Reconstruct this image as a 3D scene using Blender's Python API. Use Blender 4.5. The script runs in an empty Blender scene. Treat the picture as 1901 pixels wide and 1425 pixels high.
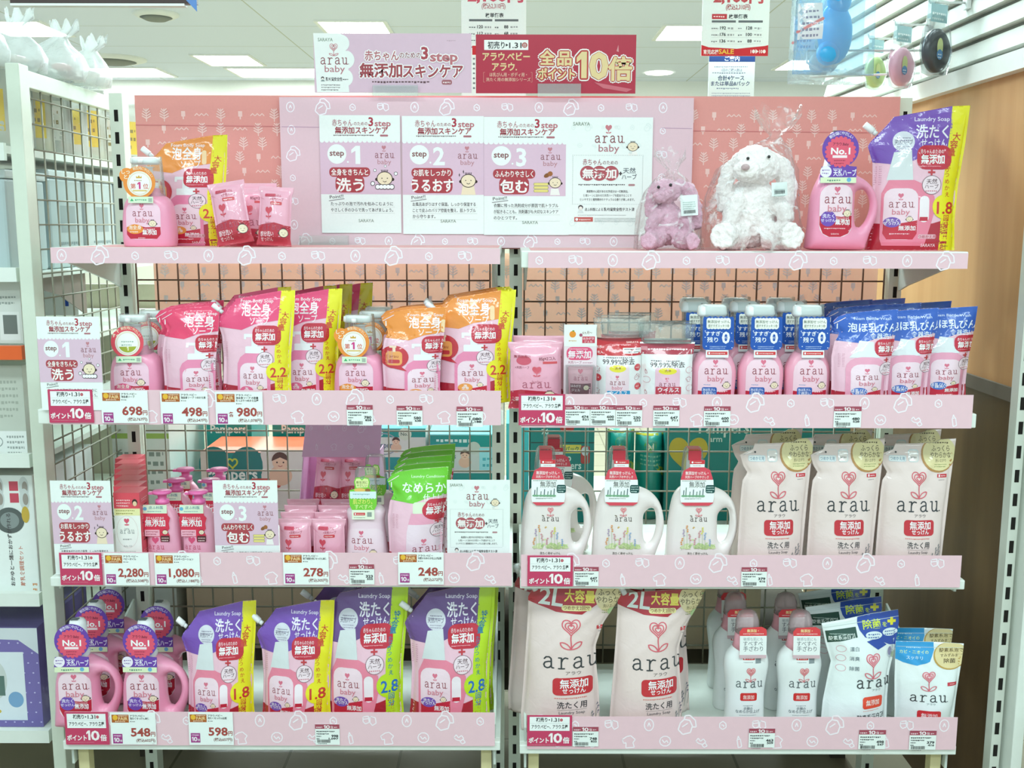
# Shop gondola with baby-care soap products: bpy, Blender 4.5, everything built in mesh code
import bpy, math, random
import numpy as np
from mathutils import Vector, Matrix
from mathutils.geometry import tessellate_polygon, delaunay_2d_cdt

sc = bpy.context.scene
COL = sc.collection
FPX, TH, H = 1920.0, math.radians(8.8), 1.42      # focal length in px of a 1901 px wide frame, pitch, eye height
PI = math.pi

# ------------------------------------------------------------------ camera
cam_d = bpy.data.cameras.new('camera')
cam_d.sensor_fit = 'HORIZONTAL'; cam_d.sensor_width = 36.0
cam_d.lens = FPX / 1901 * 36.0
cam_d.clip_start = 0.05; cam_d.clip_end = 60
cam = bpy.data.objects.new('camera', cam_d); COL.objects.link(cam)
cam.matrix_world = Matrix.Translation((0, 0, H)) @ Matrix.Rotation(PI/2 - TH, 4, 'X') @ Matrix.Rotation(math.radians(0.12), 4, 'Z')
sc.camera = cam

# ------------------------------------------------------------------ world, lights, exposure
sc.view_settings.view_transform = 'Standard'; sc.view_settings.look = 'None'
sc.view_settings.gamma = 1.0; sc.view_settings.use_curve_mapping = False
sc.view_settings.exposure = 0.55
sc.cycles.transparent_max_bounces = 32
world = bpy.data.worlds.new('store_light'); sc.world = world; world.use_nodes = True
bg = world.node_tree.nodes['Background']
bg.inputs[0].default_value = (0.80, 1.0, 1.05, 1); bg.inputs[1].default_value = 0.52

def area(name, loc, sx, sy, power, rot=(0, 0, 0), col=(0.80, 1.0, 1.03)):
    l = bpy.data.lights.new(name, 'AREA'); l.shape = 'RECTANGLE'; l.size = sx; l.size_y = sy
    l.energy = power; l.color = col
    o = bpy.data.objects.new(name, l); COL.objects.link(o); o.location = loc; o.rotation_euler = rot
    return o
for i, (lx, ly) in enumerate([(-1.9, 0.5), (0.2, 0.5), (2.2, 0.5), (-1.9, -1.3), (0.2, -1.3), (2.2, -1.3)]):
    area('ceiling_lamp_light', (lx, ly, 2.86), 1.2, 0.5, 20)
for (lx, ly) in [(-0.9, 3.7), (0.9, 3.7), (-2.4, 5.2), (1.0, 5.2), (-2.4, 8), (1.5, 8)]:
    area('back_lamp_light', (lx, ly, 2.85), 1.2, 0.6, 58)

# ------------------------------------------------------------------ pixel -> place helpers (the photo is 1901 x 1425)
def ray(u, v):
    xc = (u - 950.5) / FPX; yc = (v - 712.5) / FPX
    return xc, math.cos(TH) - yc * math.sin(TH), -math.sin(TH) - yc * math.cos(TH)
def P(u, v, y):
    dx, dy, dz = ray(u, v); t = y / dy
    return Vector((dx * t, y, H + dz * t))
def PX(u, v, x):
    dx, dy, dz = ray(u, v); t = x / dx
    return Vector((x, dy * t, H + dz * t))
def S(v, y):
    return y / ray(950, v)[1] / FPX

# ------------------------------------------------------------------ materials
_mats = {}
def lin(h):
    h = h.lstrip('#'); o = []
    for i in (0, 2, 4):
        c = int(h[i:i+2], 16) / 255
        o.append(c / 12.92 if c <= 0.04045 else ((c + 0.055) / 1.055) ** 2.4)
    return o + [1.0]
KIND = {  # roughness, coat, coat roughness, bump strength, bump scale, specular
    'paper': (0.62, 0.0, 0.3, 0.03, 180, 0.3), 'gloss': (0.4, 0.25, 0.22, 0.02, 60, 0.4),
    'film': (0.34, 0.9, 0.07, 0.3, 24, 0.5), 'plast': (0.34, 0.3, 0.18, 0.02, 40, 0.5),
    'matte': (0.75, 0.0, 0.3, 0.05, 90, 0.25), 'metal': (0.42, 0.0, 0.2, 0.03, 70, 0.5),
    'fur': (0.95, 0.0, 0.3, 0.9, 150, 0.1), 'floor': (0.4, 0.0, 0.1, 0.01, 20, 0.5)}
def mat(hexc, kind='paper', alpha=1.0):
    key = (hexc, kind, alpha)
    if key in _mats: return _mats[key]
    m = bpy.data.materials.new('%s_%s' % (kind, hexc.strip('#'))); m.use_nodes = True
    nt = m.node_tree; b = nt.nodes['Principled BSDF']
    r, coat, cr, bs, bsc, sp = KIND[kind]
    c = lin(hexc)
    tc = nt.nodes.new('ShaderNodeTexCoord'); nz = nt.nodes.new('ShaderNodeTexNoise')
    nz.inputs['Scale'].default_value = bsc; nz.inputs['Detail'].default_value = 3
    if kind == 'film': nz.inputs['Distortion'].default_value = 1.2
    nt.links.new(tc.outputs['Object'], nz.inputs['Vector'])
    mix = nt.nodes.new('ShaderNodeMix'); mix.data_type = 'RGBA'
    mix.inputs['A'].default_value = [x * 0.97 for x in c[:3]] + [1]; mix.inputs['B'].default_value = [min(1, x * 1.03) for x in c[:3]] + [1]
    nt.links.new(nz.outputs['Fac'], mix.inputs['Factor']); nt.links.new(mix.outputs['Result'], b.inputs['Base Color'])
    bp = nt.nodes.new('ShaderNodeBump'); bp.inputs['Strength'].default_value = bs; bp.inputs['Distance'].default_value = 0.004 if kind in ('film', 'fur') else 0.001
    nt.links.new(nz.outputs['Fac'], bp.inputs['Height']); nt.links.new(bp.outputs['Normal'], b.inputs['Normal'])
    if kind == 'film': nt.links.new(bp.outputs['Normal'], b.inputs['Coat Normal'])
    b.inputs['Roughness'].default_value = r; b.inputs['Coat Weight'].default_value = coat; b.inputs['Coat Roughness'].default_value = cr
    b.inputs['Specular IOR Level'].default_value = sp
    if kind == 'metal': b.inputs['Metallic'].default_value = 0.15
    if kind == 'fur':
        b.inputs['Sheen Weight'].default_value = 0.5
    if alpha < 1: b.inputs['Alpha'].default_value = alpha
    _mats[key] = m
    return m
def clear(name, tint='#f4fbf8', veil=0.12, rough=0.12, gl=0.5, bump=0.0, bscale=30, streak=0.0):
    """thin clear plastic: mostly see-through, with a veil and sharp highlights"""
    key = ('clear', name)
    if key in _mats: return _mats[key]
    m = bpy.data.materials.new('clear_' + name); m.use_nodes = True; nt = m.node_tree
    for n in list(nt.nodes): nt.nodes.remove(n)
    out = nt.nodes.new('ShaderNodeOutputMaterial'); tr = nt.nodes.new('ShaderNodeBsdfTransparent')
    df = nt.nodes.new('ShaderNodeBsdfDiffuse'); gs = nt.nodes.new('ShaderNodeBsdfGlossy')
    tr.inputs[0].default_value = [0.5 + 0.5 * x for x in lin(tint)[:3]] + [1]; df.inputs[0].default_value = lin(tint)
    gs.inputs['Roughness'].default_value = rough
    fr = nt.nodes.new('ShaderNodeFresnel'); fr.inputs[0].default_value = 1.45
    ml = nt.nodes.new('ShaderNodeMath'); ml.operation = 'MULTIPLY'; ml.inputs[1].default_value = gl * 2
    nt.links.new(fr.outputs[0], ml.inputs[0])
    a = nt.nodes.new('ShaderNodeMixShader'); a.inputs[0].default_value = veil
    b = nt.nodes.new('ShaderNodeMixShader')
    nt.links.new(tr.outputs[0], a.inputs[1]); nt.links.new(df.outputs[0], a.inputs[2])
    nt.links.new(ml.outputs[0], b.inputs[0]); nt.links.new(a.outputs[0], b.inputs[1]); nt.links.new(gs.outputs[0], b.inputs[2])
    if bump:
        tc = nt.nodes.new('ShaderNodeTexCoord'); nz = nt.nodes.new('ShaderNodeTexNoise'); nz.inputs['Scale'].default_value = bscale
        nz.inputs['Distortion'].default_value = 1.5; nz.inputs['Detail'].default_value = 4
        bp = nt.nodes.new('ShaderNodeBump'); bp.inputs['Strength'].default_value = bump; bp.inputs['Distance'].default_value = 0.01
        nt.links.new(tc.outputs['Object'], nz.inputs['Vector']); nt.links.new(nz.outputs['Fac'], bp.inputs['Height'])
        nt.links.new(bp.outputs['Normal'], gs.inputs['Normal']); nt.links.new(bp.outputs['Normal'], fr.inputs['Normal'])
        if streak:      # white streaks painted into the film as highlights on its folds
            rp = nt.nodes.new('ShaderNodeMapRange'); rp.inputs[1].default_value = .56; rp.inputs[2].default_value = .7; rp.inputs[3].default_value = veil; rp.inputs[4].default_value = streak
            nt.links.new(nz.outputs['Fac'], rp.inputs[0]); nt.links.new(rp.outputs[0], a.inputs[0])
    nt.links.new(b.outputs[0], out.inputs[0]); _mats[key] = m
    return m
def glow(hexc, strength):
    key = ('glow', hexc, strength)
    if key in _mats: return _mats[key]
    m = bpy.data.materials.new('lamp_diffuser'); m.use_nodes = True; b = m.node_tree.nodes['Principled BSDF']
    b.inputs['Base Color'].default_value = lin(hexc); b.inputs['Emission Color'].default_value = lin(hexc)
    b.inputs['Emission Strength'].default_value = strength; _mats[key] = m
    return m

# ------------------------------------------------------------------ objects
def tag(o, label, cat, group=None, kind=None):
    o['label'] = label; o['category'] = cat
    if group: o['group'] = group
    if kind: o['kind'] = kind
    return o
def thing(name, loc=(0, 0, 0), rz=0.0, rx=0.0):
    o = bpy.data.objects.new(name, None); COL.objects.link(o); o.empty_display_size = 0.05
    o.location = loc; o.rotation_euler = (rx, 0, rz)
    return o
_kids = {}
def copy_tree(root, loc, rz=0.0, rx=0.0, ry=0.0, s=None):
    def rec(o, par):
        c = o.copy(); COL.objects.link(c)
        if par: c.parent = par; _kids.setdefault(par.name, []).append(c)
        for k in list(_kids.get(o.name, [])): rec(k, c)
        return c
    c = rec(root, None); c.location = loc; c.rotation_euler = (rx, ry, rz)
    if s: c.scale = s if hasattr(s, '__len__') else (s, s, s)
    return c

class MB:
    """mesh builder: collects shapes with materials, builds ONE mesh object"""
    def __init__(s): s.v = []; s.f = []; s.mi = []; s.sm = []; s.mats = []; s.n = 0
    def m(s, mt):
        if mt not in s.mats: s.mats.append(mt)
        return s.mats.index(mt)
    def add(s, v, f, mt, smooth=False):
        v = np.asarray(v, float).reshape(-1, 3); i = s.m(mt)
        s.v.append(v); s.f.extend([tuple(a + s.n for a in q) for q in f]); s.mi.extend([i] * len(f)); s.sm.extend([smooth] * len(f)); s.n += len(v)
        return s
    def box(s, x0, x1, y0, y1, z0, z1, mt):
        v = [(x, y, z) for z in (z0, z1) for y in (y0, y1) for x in (x0, x1)]
        return s.add(v, [(0, 2, 3, 1), (4, 5, 7, 6), (0, 1, 5, 4), (2, 6, 7, 3), (0, 4, 6, 2), (1, 3, 7, 5)], mt)
    def tube(s, pts, r, mt, n=8, cap=True, smooth=True):
        pts = [Vector(p) for p in pts]; rr = r if hasattr(r, '__len__') else [r] * len(pts); V = []; Fc = []; up = None
        for i, p in enumerate(pts):
            d = (pts[min(i + 1, len(pts) - 1)] - pts[max(i - 1, 0)]).normalized()
            if up is None: up = Vector((0, 0, 1)) if abs(d.z) < 0.9 else Vector((1, 0, 0))
            a = d.cross(up).normalized(); b = a.cross(d).normalized(); up = b
            for k in range(n):
                t = 2 * PI * k / n; V.append(p + a * math.cos(t) * rr[i] + b * math.sin(t) * rr[i])
        for i in range(len(pts) - 1):
            for k in range(n):
                k2 = (k + 1) % n; Fc.append((i * n + k, i * n + k2, (i + 1) * n + k2, (i + 1) * n + k))
        if cap: Fc.append(tuple(range(n - 1, -1, -1))); Fc.append(tuple(range((len(pts) - 1) * n, len(pts) * n)))
        return s.add([tuple(p) for p in V], Fc, mt, smooth)
    def loft(s, rings, mt, n=40, cap=True, smooth=True, cx=0.0, cy=0.0):
        """rings: (z, half width, half depth, exponent[, x offset])"""
        V = []; Fc = []; th = np.linspace(0, 2 * PI, n, endpoint=False)
        for r in rings:
            z, w, d, e = r[:4]; ox = r[4] if len(r) > 4 else 0
            c, q = np.cos(th), np.sin(th)
            V.append(np.stack([cx + ox + w * np.sign(c) * np.abs(c) ** (2 / e), cy + d * np.sign(q) * np.abs(q) ** (2 / e), np.full(n, z)], 1))
        for i in range(len(rings) - 1):
            for k in range(n):
                k2 = (k + 1) % n; Fc.append((i * n + k, i * n + k2, (i + 1) * n + k2, (i + 1) * n + k))
        if cap: Fc.append(tuple(range(n - 1, -1, -1))); Fc.append(tuple(range((len(rings) - 1) * n, len(rings) * n)))
        return s.add(np.concatenate(V), Fc, mt, smooth)
    def ball(s, c, r, mt, n=16, rot=None):
        r = r if hasattr(r, '__len__') else (r, r, r); V = []; Fc = []; h = n // 2
        for i in range(h + 1):
            a = PI * i / h
            for k in range(n):
                t = 2 * PI * k / n; p = Vector((r[0] * math.sin(a) * math.cos(t), r[1] * math.sin(a) * math.sin(t), r[2] * math.cos(a)))
                if rot: p = rot @ p
                V.append(tuple(p + Vector(c)))
        for i in range(h):
            for k in range(n):
                k2 = (k + 1) % n; Fc.append((i * n + k, (i + 1) * n + k, (i + 1) * n + k2, i * n + k2))
        return s.add(V, Fc, mt, True)
    def build(s, name, parent=None, loc=None, bevel=0.0, rot=None):
        me = bpy.data.meshes.new(name)
        me.from_pydata(np.concatenate(s.v).tolist() if s.v else [], [], s.f)
        for mt in s.mats: me.materials.append(mt)
        me.polygons.foreach_set('material_index', s.mi); me.polygons.foreach_set('use_smooth', s.sm); me.update()
        o = bpy.data.objects.new(name, me); COL.objects.link(o)
        if parent: o.parent = parent; _kids.setdefault(parent.name, []).append(o)
        if loc: o.location = loc
        if rot: o.rotation_euler = rot
        if bevel:
            b = o.modifiers.new('bevel', 'BEVEL'); b.width = bevel; b.segments = 2; b.limit_method = 'ANGLE'
        return o

# ------------------------------------------------------------------ printed artwork: flat shapes and lettering, laid onto a surface
_tc = bpy.data.curves.new('lettering', 'FONT'); _to = bpy.data.objects.new('lettering', _tc); _cache = {}
def glyphs(sx, bold):
    key = (sx, round(bold, 3))
    if key not in _cache:
        _tc.body = sx; _tc.offset = bold; _tc.resolution_u = 2
        me = _to.to_mesh()
        v = np.array([q.co[:2] for q in me.vertices]) if me and len(me.vertices) else np.zeros((0, 2))
        f = [tuple(p.vertices) for p in me.polygons] if len(v) else []
        _to.to_mesh_clear(); _cache[key] = (v, f)
    return _cache[key]
def subdiv(p, tr, h):
    p = [tuple(q) for q in p]
    for _ in range(7):
        mid = {}; out = []; done = True
        for t in tr:
            e = []
            for a, b in ((t[0], t[1]), (t[1], t[2]), (t[2], t[0])):
                L = math.hypot(p[a][0] - p[b][0], p[a][1] - p[b][1])
                if L > h:
                    k = (a, b) if a < b else (b, a)
                    if k not in mid: mid[k] = len(p); p.append(((p[a][0] + p[b][0]) / 2, (p[a][1] + p[b][1]) / 2))
                    e.append(mid[k])
                else: e.append(None)
            a, b, c = t; x, y, z = e; n = sum(q is not None for q in e)
            if n == 0: out.append(t); continue
            done = False
            if n == 3: out += [(a, x, z), (x, b, y), (z, y, c), (x, y, z)]
            elif n == 2:
                if x is None: out += [(a, b, y), (a, y, z), (z, y, c)]
                elif y is None: out += [(a, x, z), (x, b, c), (x, c, z)]
                else: out += [(x, b, y), (a, x, y), (a, y, c)]
            else:
                if x is not None: out += [(a, x, c), (x, b, c)]
                elif y is not None: out += [(a, b, y), (a, y, c)]
                else: out += [(a, b, z), (b, c, z)]
        tr = out
        if done: break
    return np.array(p), tr

class Art:
    """drawn in any px frame: (cx, cy) is the origin, k metres per px, v grows downward"""
    def __init__(s, cx, cy, k, kind='paper', kz=None): s.cx = cx; s.cy = cy; s.k = k; s.kz = kz or k; s.kind = kind; s.pr = []; s.bb = []
    def c(s, col): return mat(col, s.kind) if isinstance(col, str) else col
    def _add(s, p, tr, col, lv=None):
        if not len(tr): return s
        p = np.asarray(p, float); b = (p[:, 0].min(), p[:, 1].min(), p[:, 0].max(), p[:, 1].max())
        if lv is None:
            lv = 0
            for (q, l) in s.bb:
                if l >= lv and q[0] < b[2] and q[2] > b[0] and q[1] < b[3] and q[3] > b[1]: lv = l + 1
        s.bb.append((b, lv)); s.pr.append((p, tr, s.c(col), lv)); return s
    def poly(s, pts, col, lv=None):
        tr = tessellate_polygon([[Vector((a, b, 0)) for a, b in pts]]); return s._add(pts, [tuple(t) for t in tr], col, lv)
    def rect(s, x0, y0, x1, y1, col, lv=None): return s._add([(x0, y0), (x1, y0), (x1, y1), (x0, y1)], [(0, 1, 2), (0, 2, 3)], col, lv)
    def rr(s, x0, y0, x1, y1, r, col):
        r = min(r, abs(x1 - x0) / 2.01, abs(y1 - y0) / 2.01)
        return s.poly([(cx + r * math.cos(a), cy + r * math.sin(a)) for cx, cy, a0 in ((x1 - r, y1 - r, 0), (x0 + r, y1 - r, 1), (x0 + r, y0 + r, 2), (x1 - r, y0 + r, 3)) for a in [PI/2 * (a0 + i/4) for i in range(5)]], col)
    def ell(s, x, y, rx, ry, col, n=28, rot=0.0):
        ca, sa = math.cos(rot), math.sin(rot)
        p = [(x, y)] + [(x + rx * math.cos(a) * ca - ry * math.sin(a) * sa, y + rx * math.cos(a) * sa + ry * math.sin(a) * ca) for a in [2 * PI * i / n for i in range(n)]]
        return s._add(p, [(0, i + 1, (i + 1) % n + 1) for i in range(n)], col)
    def circ(s, x, y, r, col, n=28): return s.ell(x, y, r, r, col, n)
    def line(s, pts, w, col, closed=False, joint=True):
        pts = list(pts) + ([pts[0]] if closed else []); G = [([], []) for _ in range(4)]
        for j, ((a, b), (c, d)) in enumerate(zip(pts[:-1], pts[1:])):
            L = math.hypot(c - a, d - b) or 1e-9; nx, ny = -(d - b) / L * w / 2, (c - a) / L * w / 2; P_, T = G[j % 2]; n = len(P_)
            P_ += [(a + nx, b + ny), (a - nx, b - ny), (c - nx, d - ny), (c + nx, d + ny)]; T += [(n, n + 1, n + 2), (n, n + 2, n + 3)]
        if joint:
            for j, (a, b) in enumerate(pts[:-1] if closed else pts):
                P_, T = G[2 + j % 2]; n = len(P_)
                P_ += [(a + w / 2 * math.cos(PI / 3 * i), b + w / 2 * math.sin(PI / 3 * i)) for i in range(6)]; T += [(n, n + 1, n + 2), (n, n + 2, n + 3), (n, n + 3, n + 4), (n, n + 4, n + 5)]
        q = np.array(pts); e = (q[:, 0].min() - w, q[:, 1].min() - w, q[:, 0].max() + w, q[:, 1].max() + w); lv = 0
        for (o, l) in s.bb:     # strokes overlap at their bends: each run lies a hair in front of the last
            if l >= lv and o[0] < e[2] and o[2] > e[0] and o[1] < e[3] and o[3] > e[1]: lv = l + 1
        for i, (P_, T) in enumerate(G): s._add(P_, T, col, lv + i * .13)
        return s
    def ring(s, x, y, r, w, col, ry=None, n=24): return s.line([(x + r * math.cos(2 * PI * i / n), y + (ry or r) * math.sin(2 * PI * i / n)) for i in range(n)], w, col, True, False)
    def text(s, t, x, y, h, col, al='l', b=0.0, w=None, vert=False, rot=0.0, ot=None, sp=1.0):
        """baseline at y; h the em height; w squeezes to a width; ot=(colour, offset) an outline underneath"""
        if vert:
            for i, ch in enumerate(t): s.text(ch, x, y + i * h * sp, h, col, 'c', b, ot=ot)
            return s
        b *= 0.4; v0, f0 = glyphs(t, 0.0)
        if not len(v0): return s
        x0, x1 = v0[:, 0].min(), v0[:, 0].max(); kx = h * sp if w is None else w / max(x1 - x0, 1e-6)
        ca, sa = math.cos(rot), math.sin(rot)
        ax = {'l': x0, 'c': (x0 + x1) / 2, 'r': x1}[al]
        def xy(v, dx=0., dy=0.):
            px_, py_ = (v[:, 0] - ax) * kx + dx, -v[:, 1] * h + dy
            return np.stack([x + px_ * ca - py_ * sa, y + px_ * sa + py_ * ca], 1)
        if ot:      # halo: the letters repeated on a small circle, each copy a hair in front of the last
            q = xy(v0); r = ot[1] * h; b0 = (q[:, 0].min() - r, q[:, 1].min() - r, q[:, 0].max() + r, q[:, 1].max() + r); lv = 0
            for (e, l) in s.bb:
                if l >= lv and e[0] < b0[2] and e[2] > b0[0] and e[1] < b0[3] and e[3] > b0[1]: lv = l + 1
            for i in range(10): g = 2 * PI * (i + .5) / 10; s._add(xy(v0, r * math.cos(g), r * math.sin(g)), f0, ot[0], lv + i * .15)
        if col: v, f = glyphs(t, b); s._add(xy(v), f, col)
        return s
    def fine(s, x0, y, x1, h, col, n=1, lh=1.5, al='l'):
        """a run of lettering too small to read: short dashes"""
        rnd = random.Random(int(x0 * 7 + y * 3)); P_ = []; T = []
        for r in range(n):
            x = x0; e = x1 - (0 if r < n - 1 else (x1 - x0) * 0.2 * rnd.random()); yy = y + r * h * lh
            while x < e:
                d = h * (0.5 + 0.35 * rnd.random()); q = h * 0.3 * rnd.random(); k = len(P_)
                P_ += [(x, yy - q), (min(x + d, e), yy - q), (min(x + d, e), yy - h * 0.7), (x, yy - h * 0.7)]; T += [(k, k + 1, k + 2), (k, k + 2, k + 3)]; x += d + h * 0.3
        return s._add(P_, T, col)
    def emit(s, mb, fn=None, h=None, base=0.0003, step=0.00012):
        for p, tr, mt, lv in s.pr:
            q = np.stack([(p[:, 0] - s.cx) * s.k, (s.cy - p[:, 1]) * s.kz], 1)
            if h: q, tr = subdiv(q, tr, h)
            off = base + lv * step
            if fn: xyz = fn(q[:, 0], q[:, 1]); xyz[:, 1] -= off
            else: xyz = np.stack([q[:, 0], np.full(len(q), -off), q[:, 1]], 1)
            # wind every face so that it looks toward -y
            A = xyz[[t[0] for t in tr]]; B = xyz[[t[1] for t in tr]]; C = xyz[[t[2] for t in tr]]
            ny = np.cross(B - A, C - A)[:, 1]
            tr = [t if k < 0 else (t[0], t[2], t[1]) for t, k in zip(tr, ny)]
            mb.add(xyz, tr, mt, bool(fn))
        return mb

# --- recurring printed marks
def bez(p0, p1, p2, p3, n=8):
    return [tuple((1-t)**3*a + 3*(1-t)**2*t*b + 3*(1-t)*t*t*c + t**3*d for a, b, c, d in zip(p0, p1, p2, p3)) for t in [i / n for i in range(n + 1)]]
def heart_pts(x, y, s, n=10):
    r = bez((0, .5), (-.15, .2), (-.55, .1), (-.5, -.25), n) + bez((-.5, -.25), (-.45, -.6), (-.08, -.55), (0, -.28), n) + bez((0, -.28), (.08, -.55), (.45, -.6), (.5, -.25), n) + bez((.5, -.25), (.55, .1), (.15, .2), (0, .5), n)
    return [(x + a * s, y + b * s) for a, b in r]
def flower(a, x, y, s, col, big=False, fill=None, st=1.0):
    """heart bloom on a stem with two leaves; (x, y) heart centre, s heart width"""
    if big:
        w = s * 0.07
        if fill: a.poly(heart_pts(x, y, s), fill)
        for q in (1, .66, .34) if s * a.k > .015 else (1, .5): a.line(heart_pts(x, y + s * .02 * (1 - q), s * q, 6), w, col, True, False)
        h = lambda q: y + s * (.5 + (q - .5) * st)
        a.line(bez((x, h(.5)), (x - s * .05, h(.8)), (x + s * .05, h(1)), (x, h(1.4)), 6), w, col)
        for sg in (-1, 1): a.line([(x + sg * p, q) for p, q in bez((0, h(1.4)), (s * .1, h(1.05)), (s * .45, h(.85)), (s * .6, h(.95)), 5) + bez((s * .6, h(.95)), (s * .6, h(1.25)), (s * .3, h(1.4)), (0, h(1.4)), 5)], w, col)
    else:
        a.poly(heart_pts(x, y, s, 6), col)
        a.line([(x, y + s * .45), (x, y + s * .8)], s * .09, col)
        for sg in (-1, 1): a.ell(x + sg * s * .24, y + s * .72, s * .2, s * .1, col, 10, -sg * .5)
GL = {'a': [[(.12, .8), (.25, .97), (.48, .98), (.62, .84), (.64, .62), (.64, .14), (.7, .03), (.82, .03)], [(.64, .58), (.42, .57), (.17, .48), (.08, .28), (.15, .08), (.33, .0), (.52, .07), (.64, .24)]],
      'r': [[(.06, .95), (.27, .95), (.27, .0)], [(.06, 0), (.5, 0)], [(.27, .58), (.38, .85), (.55, .97), (.74, .9)]],
      'u': [[(.0, .96), (.17, .96), (.17, .3), (.24, .06), (.42, .0), (.58, .08), (.68, .3)], [(.52, .96), (.68, .96), (.68, .0), (.84, .0)]]}
def arau(a, x, y, w, col, dot=True, wt=.13, x0=None):
    """the typewriter-like wordmark, centred on x, baseline y, width w"""
    adv = w / (3 * 1.12 + .84); L = x - w / 2 if x0 is None else x0
    for i, ch in enumerate('arau'):
        for st in GL[ch]: a.line([(L + adv * (i * 1.12 + p), y - adv * q) for p, q in st], adv * wt, col)
    if dot: a.circ(L + w + adv * .16, y - adv * .03, adv * .07, col, 8)
def logo(a, x, y, w, c1='#9a3f4d', c2='#dd8494', ch='#e0708a', baby=True):
    """heart, wordmark, baby: y is the wordmark baseline, w its width"""
    q = w / 4.2
    flower(a, x - w * .02, y - q * 2.15, q * .95, ch)
    arau(a, x, y, w, c1)
    if baby: a.text('baby', x, y + q * 1.35, q * 1.5, c2, 'c', .01, w * .72)
def baby(a, x, y, s, bath=False):
    """simple smiling infant head, s = head width"""
    K = '#3a2a28'; sk = '#f6e3c4'
    for sg in (-1, 1): a.circ(x + sg * s * .5, y + s * .05, s * .1, K, 12)
    a.ell(x, y, s * .5, s * .43, K); a.ell(x, y, s * .455, s * .385, sk)
    for i in range(5): a.line([(x + s * (-.16 + .08 * i), y - s * .4), (x + s * (-.2 + .1 * i), y - s * .52)], s * .04, K)
    for sg in (-1, 1): a.circ(x + sg * s * .17, y - s * .02, s * .035, K, 8)
    a.line([(x - s * .1, y + s * .15), (x - s * .03, y + s * .2), (x + s * .04, y + s * .2), (x + s * .1, y + s * .15)], s * .035, K)
    if bath:
        for i in range(5): a.circ(x + s * (-.44 + .22 * i), y + s * .5, s * .17, K, 14)
        for i in range(5): a.circ(x + s * (-.44 + .22 * i), y + s * .5, s * .13, '#ffffff', 14)
        for dx, dy, r in ((-.75, .3, .14), (-.6, -.5, .1), (.7, -.3, .12), (.05, -.75, .08)): a.circ(x + s * dx, y + s * dy, s * r, K, 14); a.circ(x + s * dx, y + s * dy, s * r * .75, '#ffffff', 14)
def muten(a, x, y, w, h, col='#c8233c', r=None, both=True):
    """red field with white lettering: for babies, additive-free"""
    a.rr(x, y, x + w, y + h, r if r is not None else h * .35, col)
    if both: a.text('赤ちゃんのための', x + w * .5, y + h * .34, h * .24, '#ffe9ec', 'c', .02, w * .78)
    a.text('無添加', x + w * .54, y + h * (.8 if both else .72), h * (.46 if both else .6), '#ffffff', 'c', .045, w * .78)
def scallop(a, x0, x1, y, r, col):
    n = max(3, int(round((x1 - x0) / (2 * r)))); st = (x1 - x0) / n
    for i in range(n): a.circ(x0 + st * (i + .5), y, st * .4999, col, 14)
def one(a, x, y, h, w, col, halo=()):
    """a bold figure one with its flag"""
    p = [(x + w*.5, y - h*.73), (x + w, y - h*.73), (x + w, y), (x + w*.46, y), (x + w*.46, y - h*.53), (x, y - h*.43), (x, y - h*.57)]
    for c_, r in halo: a.poly(p, c_); a.line(p, 2 * r, c_, True)
    if col: a.poly(p, col)
def ten(a, x, y, h, w, col):
    one(a, x, y, h, w * .3, col); a.text('0', x + w * .38, y, h, col, 'l', .06, w * .6, ot=(col, .035))
def barcode(a, x, y, w, h, seed=1):
    r = random.Random(seed); t = x; P_ = []; T = []
    while t < x + w:
        d = w * (.008 + .02 * r.random()); k = len(P_); P_ += [(t, y), (t + d, y), (t + d, y + h), (t, y + h)]; T += [(k, k + 1, k + 2), (k, k + 2, k + 3)]; t += d + w * (.008 + .02 * r.random())
    a._add(P_, T, '#222222')

# ================================================================== the shop: floor, ceiling, walls
def surf(name, m, x0, x1, y0, y1, z0, z1, label, cat, mt):
    o = MB().box(x0, x1, y0, y1, z0, z1, mt).build(name)
    return tag(o, label, cat, None, 'structure')
def brickmat(name, c1, c2, sx, sy, mortar, rough, gap=0.006, axes='XY'):
    m = mat(c1, 'floor').copy(); m.name = name; nt = m.node_tree; b = nt.nodes['Principled BSDF']
    br = nt.nodes.new('ShaderNodeTexBrick'); br.offset = 0; br.inputs['Scale'].default_value = 1
    br.inputs['Brick Width'].default_value = sx; br.inputs['Row Height'].default_value = sy; br.inputs['Mortar Size'].default_value = gap
    br.inputs['Color1'].default_value = lin(c1); br.inputs['Color2'].default_value = lin(c2); br.inputs['Mortar'].default_value = lin(mortar)
    tc = nt.nodes.new('ShaderNodeTexCoord'); nt.links.new(tc.outputs['Object'], br.inputs['Vector'])
    nt.links.new(br.outputs['Color'], b.inputs['Base Color']); b.inputs['Roughness'].default_value = rough
    return m
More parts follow.
